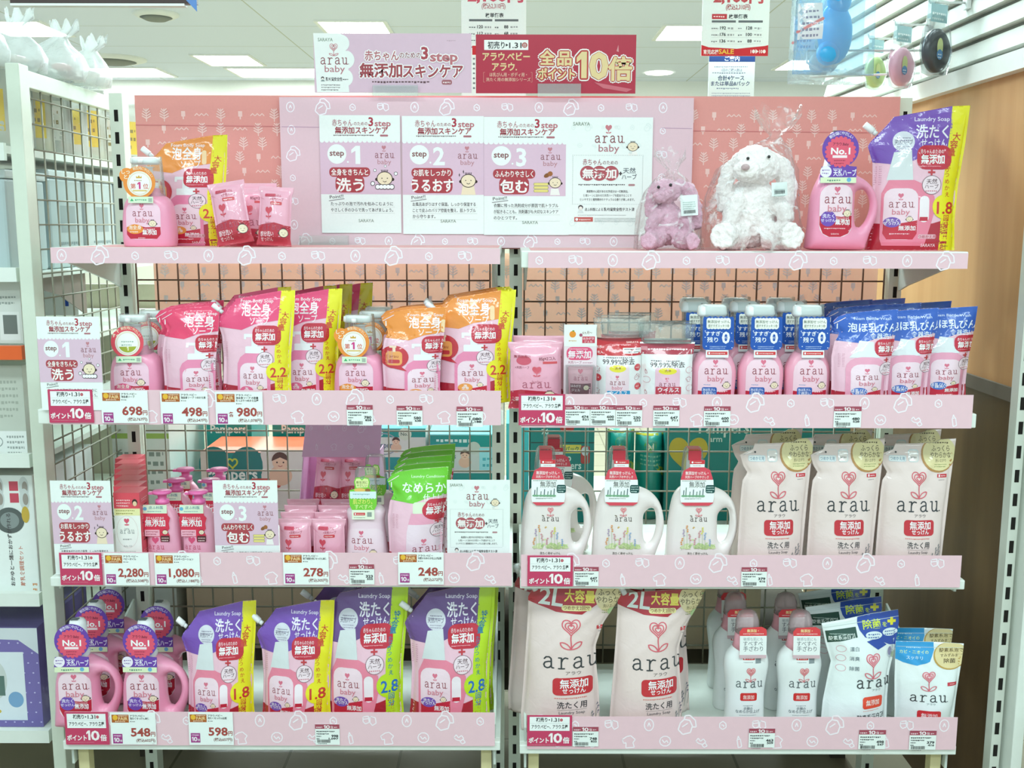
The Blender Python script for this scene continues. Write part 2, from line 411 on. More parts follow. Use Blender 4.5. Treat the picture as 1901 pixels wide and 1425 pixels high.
def woodmat(name, c1, c2, scale=1.0):
    m = mat(c1, 'matte').copy(); m.name = name; nt = m.node_tree; b = nt.nodes['Principled BSDF']
    tc = nt.nodes.new('ShaderNodeTexCoord'); mp = nt.nodes.new('ShaderNodeMapping'); mp.inputs['Scale'].default_value = (60*scale, 14*scale, 0.9*scale)
    nz = nt.nodes.new('ShaderNodeTexNoise'); nz.inputs['Scale'].default_value = 1.3; nz.inputs['Detail'].default_value = 6; nz.inputs['Distortion'].default_value = .4
    rp = nt.nodes.new('ShaderNodeValToRGB'); rp.color_ramp.elements[0].color = lin(c1); rp.color_ramp.elements[1].color = lin(c2)
    rp.color_ramp.elements[0].position = .3; rp.color_ramp.elements[1].position = .7
    nt.links.new(tc.outputs['Object'], mp.inputs['Vector']); nt.links.new(mp.outputs['Vector'], nz.inputs['Vector'])
    nt.links.new(nz.outputs['Fac'], rp.inputs['Fac']); nt.links.new(rp.outputs['Color'], b.inputs['Base Color']); b.inputs['Roughness'].default_value = .5
    return m
tilem = brickmat('floor_tile', '#9c947e', '#a29a84', .3, .3, '#7b745f', .22, .004)
surf('floor', 0, -6, 6, -4, 12.6, -.05, 0, 'beige square tiled shop floor under the shelving', 'floor', tilem)
ceilm = brickmat('ceiling_board', '#e6eef8', '#e3ebf4', 1.82, .91, '#c3c8bd', .8, .006)
surf('ceiling', 0, -6, 6, -4, 12.6, 2.9, 2.95, 'white panelled shop ceiling with square lamps', 'ceiling', ceilm)
surf('wall_back', 0, -6, 6, 12.0, 12.1, 0, 2.9, 'pale cream far wall of the shop', 'wall', mat('#e9e8d6', 'matte'))
surf('trim_1', 0, -6, 6, 11.2, 12.0, 2.62, 2.9, 'white bulkhead along the top of the far wall', 'bulkhead', mat('#f2f4ec', 'matte'))
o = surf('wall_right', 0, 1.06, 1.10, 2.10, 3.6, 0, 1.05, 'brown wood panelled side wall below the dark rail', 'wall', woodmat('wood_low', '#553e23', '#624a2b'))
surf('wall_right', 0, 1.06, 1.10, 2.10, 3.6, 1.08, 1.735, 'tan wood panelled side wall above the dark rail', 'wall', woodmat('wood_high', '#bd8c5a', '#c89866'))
surf('trim_2', 0, 1.052, 1.10, 2.10, 3.6, 1.05, 1.08, 'dark grey rail across the wooden side wall', 'rail', mat('#6f6659', 'matte'))
# slatted display wall above the wood
mb = MB(); wm = mat('#dfe1d8', 'matte')
mb.box(1.075, 1.10, 1.7, 3.6, 1.735, 2.9, mat('#9a9c92', 'matte'))
z = 1.79
while z < 2.85:
    v = [(1.075, y, a) for y in (1.7, 3.6) for a in (z, z + .052)] + [(x, y, a) for y in (1.7, 3.6) for x, a in ((1.05, z + .004), (1.062, z + .052))]
    mb.add([(1.074, 1.7, z), (1.05, 1.7, z), (1.06, 1.7, z + .04), (1.074, 1.7, z + .04), (1.074, 3.6, z), (1.05, 3.6, z), (1.06, 3.6, z + .04), (1.074, 3.6, z + .04)],
           [(0, 1, 2, 3), (7, 6, 5, 4), (1, 5, 6, 2), (0, 4, 5, 1), (2, 6, 7, 3)], wm); z += .052
mb.box(1.035, 1.075, 1.7, 3.6, 1.735, 1.775, mat('#e8e9e2', 'gloss'))
tag(mb.build('wall_slatted'), 'white slatted display wall above the wooden side wall', 'wall', None, 'structure')

# ceiling lamps, round ceiling speakers
def lamp(x, y, sx=.62, sy=.62, lab='', st=9):
    r = thing('ceiling_lamp', (x, y, 2.9)); tag(r, lab, 'ceiling lamp', 'recessed square lamps in the ceiling')
    MB().box(-sx/2, sx/2, -sy/2, sy/2, -.004, .02, glow('#f4fff8', st)).build('diffuser', r)
    m = MB(); w = mat('#f3f4ee', 'matte')
    for q in ((-sx/2-.03, sx/2+.03, -sy/2-.03, -sy/2), (-sx/2-.03, sx/2+.03, sy/2, sy/2+.03), (-sx/2-.03, -sx/2, -sy/2, sy/2), (sx/2, sx/2+.03, -sy/2, sy/2)): m.box(*q, -.012, .01, w)
    m.build('frame', r)
lamps = [(42, 54, 'square ceiling lamp at the top left corner of the picture, above the clear packs'), (660, 53, 'square ceiling lamp behind the top of the pink 3step sign'), (1283, 59, 'square ceiling lamp beside the hanging price poster with a red sale band'),
         (424, 112, 'square ceiling lamp above the left part of the pink tree backdrop'), (800, 100, 'square ceiling lamp hidden mostly by the two signs on the backdrop'), (1500, 118, 'square ceiling lamp seen under the blue packets on the slatted wall')]
for u, v, lab in lamps:
    dx, dy, dz = ray(u, v); t = (2.9 - H) / dz; lamp(dx * t, dy * t, .48, .6, lab, 11)
for x in (-4.0, -2.2): lamp(x, 10.6, 1.1, .6, 'far square ceiling lamp before the bulkhead, %s' % ('outer one by the clear packs' if x < -3 else 'inner one above the pink paper'))
for (u, v, r, lab) in ((288, 26, .16, 'round white ceiling speaker grille below the dark hanging sign'), (207, 110, .3, 'large round white ceiling air outlet beside the clear packs')):
    dx, dy, dz = ray(u, v); t = (2.9 - H) / dz
    rr = thing('ceiling_outlet', (dx * t, dy * t, 2.9)); tag(rr, lab, 'ceiling outlet')
    MB().loft([(-.03, r*.8, r*.8, 2), (-.012, r, r, 2), (.01, r, r, 2)], mat('#f0f2ea', 'matte')).build('rim', rr)
    MB().loft([(-.05, r*.45, r*.45, 2), (-.031, r*.7, r*.7, 2)], mat('#8d9086', 'matte')).build('grille', rr)
p = ray(1222, 134); t = (2.9 - H) / p[2] if p[2] > 0 else 5
rr = thing('downlight', (p[0]*t, min(p[1]*t, 11.0), 2.9)); tag(rr, 'small round downlight above the far cream wall', 'downlight')
MB().loft([(-.01, .13, .13, 2), (.02, .13, .13, 2)], glow('#fffbe8', 6)).build('lamp_lens', rr)

# ================================================================== gondola: posts, wire panels, papers, shelves
YB = 2.455                                    # back plane of the shelving
cream = mat('#dbe3d2', 'gloss'); wirem = mat('#8d8a78', 'metal'); brown = mat('#6a4c38', 'metal')
def post(x, y, z0, z1, lab, w=.03, d=.04, slots=True, col=None):
    m = MB().box(-w/2, w/2, -d/2, d/2, z0, z1, col or cream)
    if slots:
        z = z0 + .05
        while z < z1 - .04: m.box(-.0045, .0045, -d/2 - .0006, -d/2, z, z + .026, mat('#1d1a16', 'matte')); z += .05
    o = m.build('upright_post', None, (x, y, 0)); return tag(o, lab, 'upright post')
zt = P(230, 176, YB).z
XL = P(240, 560, YB).x; XM1 = P(925, 560, YB).x; XM2 = P(957, 560, YB).x; XR = P(1654, 560, YB).x
post(XL, YB, 0, zt, 'slotted upright post at the outer left of the shelving')
post(XM1, YB, 0, zt - .04, 'slotted upright post in the middle gap, the one of the left bay')
post(XM2, YB, 0, zt - .04, 'slotted upright post in the middle gap, the one of the right bay')
post(XR, YB, 0, P(1660, 182, YB).z, 'slotted upright post at the outer right beside the wooden wall')
def wire_panel(x0, x1, z0, z1, lab, name='wire_panel'):
    """brown wires above, grey wires below (two stacked panels of the photo)"""
    m = MB(); n = int(round((x1 - x0) / .0495))
    for i in range(n + 1): m.tube([(x0 + (x1 - x0) * i / n, YB, z0), (x0 + (x1 - x0) * i / n, YB, z1)], .0021, brown if z1 > 1.1 else wirem, 6)
    z = z0
    while z < z1 + .001: m.tube([(x0, YB + .004, z), (x1, YB + .004, z)], .0021, brown if z1 > 1.1 else wirem, 6); z += .0495
    return tag(m.build(name), lab, 'wire panel')
zs = H - .43
wire_panel(XL + .02, XM1 - .02, zs, H - .05, 'brown wire grid in front of the pink tree paper, left bay')
wire_panel(XM2 + .02, XR - .02, zs, H - .05, 'brown wire grid in front of the pink tree paper, right bay')
wire_panel(XL + .02, XM1 - .02, .28, zs - .03, 'grey wire grid in front of the green diaper boxes, left bay')
wire_panel(XM2 + .02, XR - .02, .28, zs - .03, 'grey wire grid in front of the green diaper boxes, right bay')

# pink tree-print paper
def tree(a, x, y, s, col):
    a.line([(x, y), (x, y - s)], s * .09, col)
    for q, l in ((.22, .34), (.42, .34), (.62, .27), (.8, .2)):
        for sg in (-1, 1): a.line([(x, y - s * q), (x + sg * s * l, y - s * (q + .2))], s * .1, col)
def tree_print(a, x0, y0, x1, y1, st, col, seed=3):
    r = random.Random(seed); j = 0; y = y0 + st * .5
    while y < y1 - 4:
        x = x0 + st * (.3 + (j % 2) * .5)
        while x < x1 - st * .4:
            k = (int((x - x0) / st * 2) + j) % 4
            if k in (0, 1): tree(a, x, min(y + st * .2, y1 - 2), st * .36, col)
            elif k == 2:
                a.rect(x - st*.06, y - st*.1, x + st*.06, y + st*.06, col); a.rect(x - st*.02, y + st*.06, x + st*.02, y + st*.14, col)
            else:
                for i in range(3): a.line([(x + st * (.14 * i - .2), y + st*.03), (x + st * (.14 * i - .14), y - st*.03), (x + st * (.14 * i - .08), y + st*.03)], st * .03, col)
            x += st * (.5 + .12 * r.random())
        y += st * .42; j += 1
def sheet(name, u0, v0, u1, v1, y, lab, cat, base, artfn, fr=(0, 0, 1), kind='paper', thick=.0008, group=None, rz=0, rx=0, parent=None):
    """a flat printed sheet standing at depth y; art drawn in the px frame fr=(ox, oy, scale)"""
    a0, a1 = P(u0, v0, y), P(u1, v1, y); w = a1.x - a0.x; h = a0.z - a1.z
    k = w / ((u1 - u0) * fr[2]); kz = h / ((v1 - v0) * fr[2])
    art = Art(((u0 + u1) / 2 - fr[0]) * fr[2], (v1 - fr[1]) * fr[2], k, kind, kz)
    if artfn: artfn(art)
    m = MB(); bm = mat(base, kind) if isinstance(base, str) else base
    m.box(-w/2, w/2, 0, thick, 0, h, bm); art.emit(m)
    o = m.build(name, parent); o.location = ((a0.x + a1.x) / 2, y, a1.z); o.rotation_euler = (rx, 0, rz)
    return tag(o, lab, cat, group) if not parent else o
def thin(name, base, through, mixf):
    """paper that lets some of the light behind it through"""
    lp = mat(base, 'paper').copy(); lp.name = name; nt = lp.node_tree; tb = nt.nodes.new('ShaderNodeBsdfTranslucent'); tb.inputs[0].default_value = lin(through)
    mx = nt.nodes.new('ShaderNodeMixShader'); mx.inputs[0].default_value = mixf; out = nt.nodes['Material Output']
    nt.links.new(nt.nodes['Principled BSDF'].outputs[0], mx.inputs[1]); nt.links.new(tb.outputs[0], mx.inputs[2]); nt.links.new(mx.outputs[0], out.inputs[0]); return lp
PINK1, PINK2 = '#e69d95', '#f4ccc4'
def back_top(a):
    tree_print(a, 250, 182, 1652, 455, 62, PINK2)
    a.line([(248, 232), (1655, 244)], 1.2, '#dd8888', joint=False)
sheet('backdrop_paper', 248, 178, 1655, 462, YB - .035, 'pink wrapping paper with white trees behind the top shelf', 'paper', PINK1, back_top, thick=.012)
sheet('backdrop_paper', 283, 470, 1622, 640, YB + .03, 'pink wrapping paper with white trees hanging behind the brown wire grids', 'paper', thin('thin_paper', '#f3d4c4', '#f6dccc', .42), lambda a: tree_print(a, 285, 472, 1620, 636, 62, '#ffffff', 5))

# baby-things outline print of the price strips
def icon(a, k, x, y, s, col, w=None):
    w = w or s * .072
    L = lambda pts, c=True: a.line([(x + p * s, y + q * s) for p, q in pts], w, col, c, False)
    if k == 0:   # bib with straps
        L([(-.3, -.1), (-.1, -.3), (.2, -.25), (.35, .05), (.25, .4), (-.15, .5), (-.4, .25)]); L([(-.1, -.3), (-.05, -.5), (.2, -.52), (.5, -.25), (.55, .1), (.35, .1)], False); L([(-.2, .1), (.1, -.1)], False)
    elif k == 1: # pacifier
        L([(-.2, -.1), (0, -.25), (.2, -.1), (.22, .15), (0, .28), (-.2, .15)]); L([(-.1, -.02), (.08, .02), (.05, .12)], False)
    elif k == 2: # mittens
        L([(-.45, -.25), (-.1, -.3), (-.05, .1), (-.3, .2), (-.45, .05)]); L([(.0, -.3), (.35, -.2), (.4, .15), (.15, .3), (.0, .1)]); L([(-.45, -.1), (-.08, -.15)], False)
    elif k == 3: # egg-shaped rattle
        L([(.3 * math.cos(t), .38 * math.sin(t)) for t in [i * PI / 6 for i in range(12)]]); L([(-.08, .1), (0, -.15), (.1, .1)], False)
    elif k == 4: # shirt
        L([(-.4, -.1), (-.1, -.3), (.15, -.35), (.45, -.1), (.3, .1), (.4, .4), (-.15, .45), (-.15, .1), (-.3, .15)])
    elif k == 5: # face
        L([(.36 * math.cos(t), .33 * math.sin(t)) for t in [i * PI / 5 for i in range(10)]]); L([(-.2, -.1), (-.05, .1), (.1, -.05), (.2, .12)], False)
    elif k == 6: # bottle
        L([(-.12, -.1), (.1, -.15), (.2, .35), (-.02, .42)]); L([(-.1, -.12), (-.05, -.35), (.05, -.15)], False)
    else:        # booties
        L([(-.4, .0), (-.25, -.2), (-.1, .0), (.1, -.15), (.25, .05), (.05, .2), (-.2, .15)]); L([(.0, .25), (.2, .1), (.35, .3), (.15, .4)])
def icons(a, x0, y0, x1, y1, col='#fff3fb', s=30, seed=0, rows=2):
    seqs = ([3, 0, 1, 2], [4, 5, 7, 6]); st = s * 2.2
    for r in range(rows):
        y = y0 + (y1 - y0) * ((r + .5) / rows); x = x0 + st * (.3 if r % 2 == 0 else .75) ; i = seed + r
        while x < x1 - s * .5:
            k = seqs[r % 2][i % 4]; icon(a, k, x, y, min(s * (1.12 if k == 0 else .92), (y1 - y0) / rows * 1.5), col); x += st; i += 1
def board_print(a):
    # only the margin round the white posters shows the print
    icons(a, 520, 184, 1278, 214, '#fff5fc', 26, 0, 1); icons(a, 540, 437, 1180, 458, '#fff5fc', 24, 1, 1)
    for j in range(5): icons(a, 522, 222 + j * 44, 592, 260 + j * 44, '#fff5fc', 24, j, 1); icons(a, 1208, 222 + j * 44, 1280, 260 + j * 44, '#fff5fc', 24, j + 2, 1)
    a.line([(520, 235), (594, 236)], 1, '#c39ab5', joint=False); a.line([(1222, 236), (1278, 237)], 1, '#c39ab5', joint=False)
sheet('display_board', 517, 181, 1280, 460, YB - .05, 'mauve display board with white baby-things print behind the posters', 'display board', '#e8c6cf', board_print, thick=.012)

# shelves with a printed paper strip along the front
ZS = {}
def shelf(key, bay, yf, uL, uR, vT, vB, sL, sR, vsurf, lab, seed, tray=False):
    z = P(950, vsurf, yf + .06).z; ZS[key] = z
    x0, x1 = P(sL, vB, yf).x, P(sR, vB, yf).x
    r = thing('display_shelf', ((x0 + x1) / 2, yf, z)); tag(r, lab, 'shelf', 'pink trimmed display shelves')
    w = (x1 - x0) / 2; m = MB()
    m.box(-w, w, .0195, YB - yf - .025, -.018, 0, mat('#e9efe6', 'gloss')); zb = P(950, vB, yf).z - z
    m.box(-w, w, .003, .019, min(zb, -.02), 0, mat('#e9efe6', 'gloss')); m.build('board', r, bevel=.002)
    for sg in (-1, 1):
        b = MB(); X = sg * (w - .012); pts = [(.02, -.018), (YB - yf - .03, -.018), (YB - yf - .03, -.1), (YB - yf - .08, -.085), (.06, -.034), (.02, -.03)]
        if tray: pts = [(.02, .03), (YB - yf - .03, .16), (YB - yf - .03, -.06), (.02, -.06)]
        n = len(pts); V = [(X + d, p, q) for d in (-.0025, .0025) for p, q in pts]
        b.add(V, [tuple(range(n)), tuple(range(2*n-1, n-1, -1))] + [(i, i + n, (i + 1) % n + n, (i + 1) % n) for i in range(n)], mat('#cfd8cf', 'gloss')); b.build('bracket', r)
    a0, a1 = P(uL, vT, yf), P(uR, vB, yf); kw = (a1.x - a0.x) / (uR - uL); kz = (a0.z - a1.z) / (vB - vT)
    art = Art((uL + uR) / 2, vB, kw, 'gloss', kz); icons(art, uL, vT, uR, vB, '#fdf0f6', 31, seed, 2 if vB - vT > 45 else 1)
    s = MB(); s.box(-(a1.x - a0.x) / 2, (a1.x - a0.x) / 2, 0, .0012, 0, a0.z - a1.z, mat('#efc8d0', 'gloss')); art.emit(s)
    o = s.build('paper_strip', r); o.location = ((a0.x + a1.x) / 2 - r.location.x, -.001, a1.z - z)
    if tray:
        for sg in (-1, 1): MB().box(-.011, .011, .03, .055, -(z + zb) * 0 - z, -.02, mat('#d9cf9f', 'matte')).build('foot', r).location = (sg * (w - .03), 0, 0)
    return r
shelf('1L', 'L', 2.09, 93, 928, 461, 490, 93, 928, 459.5, 'topmost shelf of the left bay, holding pump bottle and soap packs', 0)
shelf('1R', 'R', 2.09, 980, 1795, 468, 497, 967, 1797, 464, 'topmost shelf of the right bay, holding the plush rabbits', 2)
shelf('2L', 'L', 2.02, 90, 930, 725, 789, 70, 935, 752, 'second shelf of the left bay, holding pink and orange foam soap', 1)
shelf('2R', 'R', 2.02, 968, 1803, 731, 793, 966, 1813, 757, 'second shelf of the right bay, holding blue bottle wash and wipes', 3)
shelf('3L', 'L', 2.03, 110, 951, 1026, 1087, 93, 953, 1056, 'third shelf of the left bay, holding lotion and green softener', 2)
shelf('3R', 'R', 2.03, 968, 1782, 1029, 1088, 966, 1793, 1058, 'third shelf of the right bay, holding white jugs and beige pouches', 0)
shelf('4L', 'L', 2.02, 122, 920, 1322, 1384, 117, 930, 1352, 'bottom shelf of the left bay, holding pink jugs and purple pouches', 3, True)
shelf('4R', 'R', 2.02, 980, 1775, 1329, 1389, 966, 1778, 1358, 'bottom shelf of the right bay, holding two litre pouches', 1, True)

for key, lab in (('1L', 'pink sheet lining the topmost shelf of the left bay'), ('1R', 'pink sheet lining the topmost shelf of the right bay')):
    x0, x1 = (P(130, 455, 2.11).x, P(925, 455, 2.11).x) if key == '1L' else (P(985, 460, 2.11).x, P(1780, 460, 2.11).x)
    tag(MB().box(x0, x1, 2.105, 2.36, ZS[key] + .0001, ZS[key] + .0005, mat('#f0b4b4', 'paper')).build('shelf_lining'), lab, 'paper')

# left side: white post and side wire panel of the neighbouring aisle end
XS = -1.008
o = MB().box(-.014, .014, -.022, .022, 0, P(22, 118, 2.15).z, cream).build('side_post', None, (XS, 2.175, 0), bevel=.002); tag(o, 'wide pale green post at the left end of the shelving', 'post')
m = MB(); z1 = P(22, 130, 2.15).z; x = XS
for y in np.arange(2.225, 2.71, .051): m.tube([(x, y, .2), (x, y, z1)], .002, wirem, 6)
z = .22
while z < z1 - .02: m.tube([(x + .004, 2.2, z), (x + .004, 2.71, z)], .002, wirem, 6); z += .052
tag(m.build('side_wire_panel'), 'grey wire grid panel closing the left end of the shelving', 'wire panel')
m = MB(); m.box(XS - .01, XS + .01, 2.198, 2.72, z1 - .03, z1 + .005, cream); tag(m.build('side_rail', bevel=.002), 'pale green rail on top of the left side wire panel', 'rail')
# right: slotted white posts of the neighbouring unit in front of the wooden wall
zt2 = 1.9
post(1.032, 2.075, 0, zt2, 'slotted pale post at the right edge in front of the wooden wall', .02, .03, True, mat('#d3d7cb', 'gloss'))
o = MB().box(1.052, 1.075, 2.03, 2.09, 0, zt2, mat('#e6ebe2', 'gloss')).build('side_post', bevel=.002); tag(o, 'smooth white post just right of the slotted pale post', 'post')

# ================================================================== soft packs: pouches and their printed fronts
class Pouch:
    """stand-up pouch: outline left/right given as (t, x) with t = height fraction, top edge as (x, z)"""
    def __init__(s, xl, xr, top, T, seed=0, crease=1.0, tp=None, flange=.006):
        s.tl, s.xl = zip(*xl); s.tr, s.xr = zip(*xr); s.tx, s.tz = zip(*top); s.T = T; s.fl = flange
        r = random.Random(seed); s.tp = tp or [(0, .8), (.06, 1), (.3, 1), (.6, .72), (.85, .3), (.96, .05), (1, .02)]
        s.waves = [(r.uniform(-70, 70), r.uniform(10, 60), r.uniform(0, 6), r.uniform(.3, 1)) for _ in range(5)]
        s.ridges = [(r.uniform(-.03, .03), r.uniform(-1.2, 1.2), r.uniform(.5, 1)) for _ in range(4)]; s.cr = crease
    def top(s, x): return np.interp(x, s.tx, s.tz)
    def side(s, t): return np.interp(t, s.tl, s.xl), np.interp(t, s.tr, s.xr)
    def depth(s, x, z, back=False):
        zt = s.top(x); t = np.clip(z / zt, 0, 1); l, r = s.side(t)
        w = np.maximum(r - l, 1e-4); q = np.clip((2 * x - l - r) / w, -1, 1)
        e = np.clip((1 - np.abs(q)) * w / 2 / s.fl, 0, 1)
        e0 = np.clip(((1 - np.abs(q)) * w / 2 - s.fl) / (w / 2 - s.fl), 0, 1)
        b = np.sqrt(1 - (1 - e0) ** 2.0) * .75 + .25 * e0
        th = s.T / 2 * np.interp(t, *zip(*s.tp)) * b + .0006
        n = 0
        for kx, kz, ph, am in s.waves: n = n + am * np.sin(kx * x + kz * z + ph)
        for x0, sl, am in s.ridges: n = n + 1.9 * am * np.exp(-((x - x0 - sl * (z - zt * .75)) / .0105) ** 2) * np.clip((t - .35) * 2, 0, 1) * np.clip((1 - t) * 6, 0, 1)
        n = n * .0011 * s.cr * e * np.clip((1 - t) * 8, 0, 1) * np.clip(t * 8, 0.1, 1)
        return (th if back else -th) + (n * .5 if back else -n)
    def front(s, x, z):
        z = np.minimum(np.maximum(z, 0), s.top(x)); t = np.clip(z / s.top(x), 0, 1); l, r = s.side(t)
        x = np.clip(x, l, r); z = np.minimum(z, s.top(x))
        return np.stack([x, s.depth(x, z), z], 1)
    def mesh(s, mb, mt, nx=40, nz=46, back=None):
        G = []
        for bk in (False, True):
            q = np.sin(np.linspace(-PI/2, PI/2, nx + 1)) * .5 + np.linspace(-1, 1, nx + 1) * .5; t = np.linspace(0, 1, nz + 1)
            tt, qq = np.meshgrid(t, q, indexing='ij'); l, r = s.side(tt); x = (l + r) / 2 + qq * (r - l) / 2; z = tt * s.top(x)
            G.append(np.stack([x, s.depth(x.ravel(), z.ravel(), bk).reshape(x.shape), z], 2).reshape(-1, 3))
        n = nx + 1; F = []; N = n * (nz + 1)
        for j in range(nz):
            for i in range(nx):
                a = j * n + i; F.append((a, a + 1, a + n + 1, a + n)); F.append((N + a, N + a + n, N + a + n + 1, N + a + 1))
            for i in (0, nx):
                a = j * n + i; F.append((a, a + n, N + a + n, N + a) if i == 0 else (a, N + a, N + a + n, a + n))
        for i in range(nx):
            F.append((i, N + i, N + i + 1, i + 1)); a = nz * n + i; F.append((a, a + 1, N + a + 1, N + a))
        return mb.add(np.concatenate(G), F, mt, True)

def vline(a, t, pts, h, col, b=.03, ot=None):
    """characters spread along a path of points"""
    for i, ch in enumerate(t):
        q = i / max(1, len(t) - 1); x = np.interp(q, np.linspace(0, 1, len(pts)), [p[0] for p in pts]); y = np.interp(q, np.linspace(0, 1, len(pts)), [p[1] for p in pts])
        a.text(ch, x, y, h, col, 'c', b, ot=ot)

RED, DRED = '#c9223c', '#b41d33'
def jug_picture(a, x, y, w, h, c='#f0869f', cap='#dfe5e6'):
    a.poly([(x + w*.2, y - h*.42), (x + w*.52, y - h*.46), (x + w*.56, y + h*.02), (x + w*.08, y + h*.0)], cap)
    a.poly([(x + w*.12, y), (x + w*.58, y), (x + w*.8, y + h*.08), (x + w*.98, y + h*.25), (x + w, y + h*.45), (x + w*.9, y + h*.75), (x + w*.82, y + h), (x + w*.04, y + h), (x, y + h*.9), (x, y + h*.2)], c)
    a.rr(x + w*.69, y + h*.24, x + w*.88, y + h*.64, w*.09, '#fbeef3'); a.rect(x + w*.7, y + h*.56, x + w*.86, y + h*.62, '#c9223c')
def pump_picture(a, x, y, w, h, c='#f08cb0'):
    a.rr(x + w*.25, y - h*.36, x + w*.72, y - h*.3, 4, '#f4f6f6'); a.rect(x + w*.25, y - h*.35, x + w*.32, y - h*.26, '#f4f6f6')
    a.rect(x + w*.48, y - h*.33, x + w*.66, y - h*.08, '#eef1f1'); a.rr(x + w*.3, y - h*.13, x + w*.84, y + h*.03, 8, '#f4f6f6')
    a.poly([(x + w*.3, y), (x + w*.82, y), (x + w*.98, y + h*.12), (x + w, y + h*.25), (x + w, y + h), (x + w*.06, y + h), (x + w*.06, y + h*.2), (x + w*.14, y + h*.08)], c)
def mini_label(a, x0, y0, x1, y1, spot, txt, base='#f9dde7'):
    w = x1 - x0; h = y1 - y0
    a.rr(x0, y0, x1, y1, w * .3, base); a.poly([(x0 + 1, y0 + h*.64), (x0 + w*.5, y0 + h*.68), (x1 - 1, y0 + h*.62), (x1 - 1, y1 - h*.12), (x1 - w*.12, y1 - 2), (x0 + w*.12, y1 - 2), (x0 + 1, y1 - h*.12)], RED)
    a.ell(x0 + w*.26, y0 + h*.66, w*.25, h*.1, spot); a.text(txt[0], x0 + w*.26, y0 + h*.655, w*.13, '#ffffff', 'c', .03); a.text(txt[1], x0 + w*.26, y0 + h*.71, w*.13, '#ffffff', 'c', .03)
    a.text('無添加', x0 + w*.7, y0 + h*.81, w*.17, '#ffffff', 'c', .04); baby(a, x0 + w*.76, y0 + h*.6, w*.2)
    a.fine(x0 + w*.2, y0 + h*.9, x1 - w*.15, w*.06, '#ffd5dc'); logo(a, x0 + w*.5, y0 + h*.37, w*.72)

REF = {  # top colour, strip, title (two lines), subtitle, picture, spot colour, spot text, number, number colour, strip text
    'pink': ('#ee3f6c', None, ('泡全身', 'ソープ'), 'Foam Body Soap', 'pump', '#ea6f95', ('泡', '全身'), None),
    'pinkbig': ('#ef4b7c', '#f3ea1a', ('泡全身', 'ソープ'), 'Foam Body Soap', 'pump', '#ea6f95', ('泡', '全身'), ('2.2', '#d8402c', '大容量たっぷりつめかえ', '#d9541f')),
    'orange': ('#f5953a', None, ('泡全身', 'ソープ'), 'Foam Body Soap', 'pump', '#f2a14e', ('泡', '全身'), None),
    'orangebig': ('#f5953a', '#f3ea1a', ('泡全身', 'ソープ'), 'Foam Body Soap', 'pump', '#f2a14e', ('泡', '全身'), ('2.2', '#d8402c', '大容量たっぷりつめかえ', '#d9541f')),
    'purple': ('#7a4db4', '#f3ea1a', ('洗たく', 'せっけん'), 'Laundry Soap', 'jug', '#7a55b8', ('洗たく', 'せっけん'), ('1.8', '#d2362c', '大容量たっぷりつめかえ', '#d2421f')),
    'violet': ('#6c4a8c', '#c3e61f', ('洗たく', 'せっけん'), 'Laundry Soap', 'jug', '#7a55b8', ('洗たく', 'せっけん'), ('2.8', '#1c6fc0', '特大容量たっぷりつめかえ', '#1a7fa0')),
    'blue': ('#2a5fc0', None, ('泡ほ乳びん', '食器洗い'), 'Foam Bottle Wash', 'bottle', '#3c74c8', ('ほ乳びん', '食器洗い'), None),
    'green': ('#72cf2c', None, ('なめらか', '仕上げ'), 'Laundry Conditioner', 'soft', '#86c850', ('衣類の', '仕上げ'), None)}
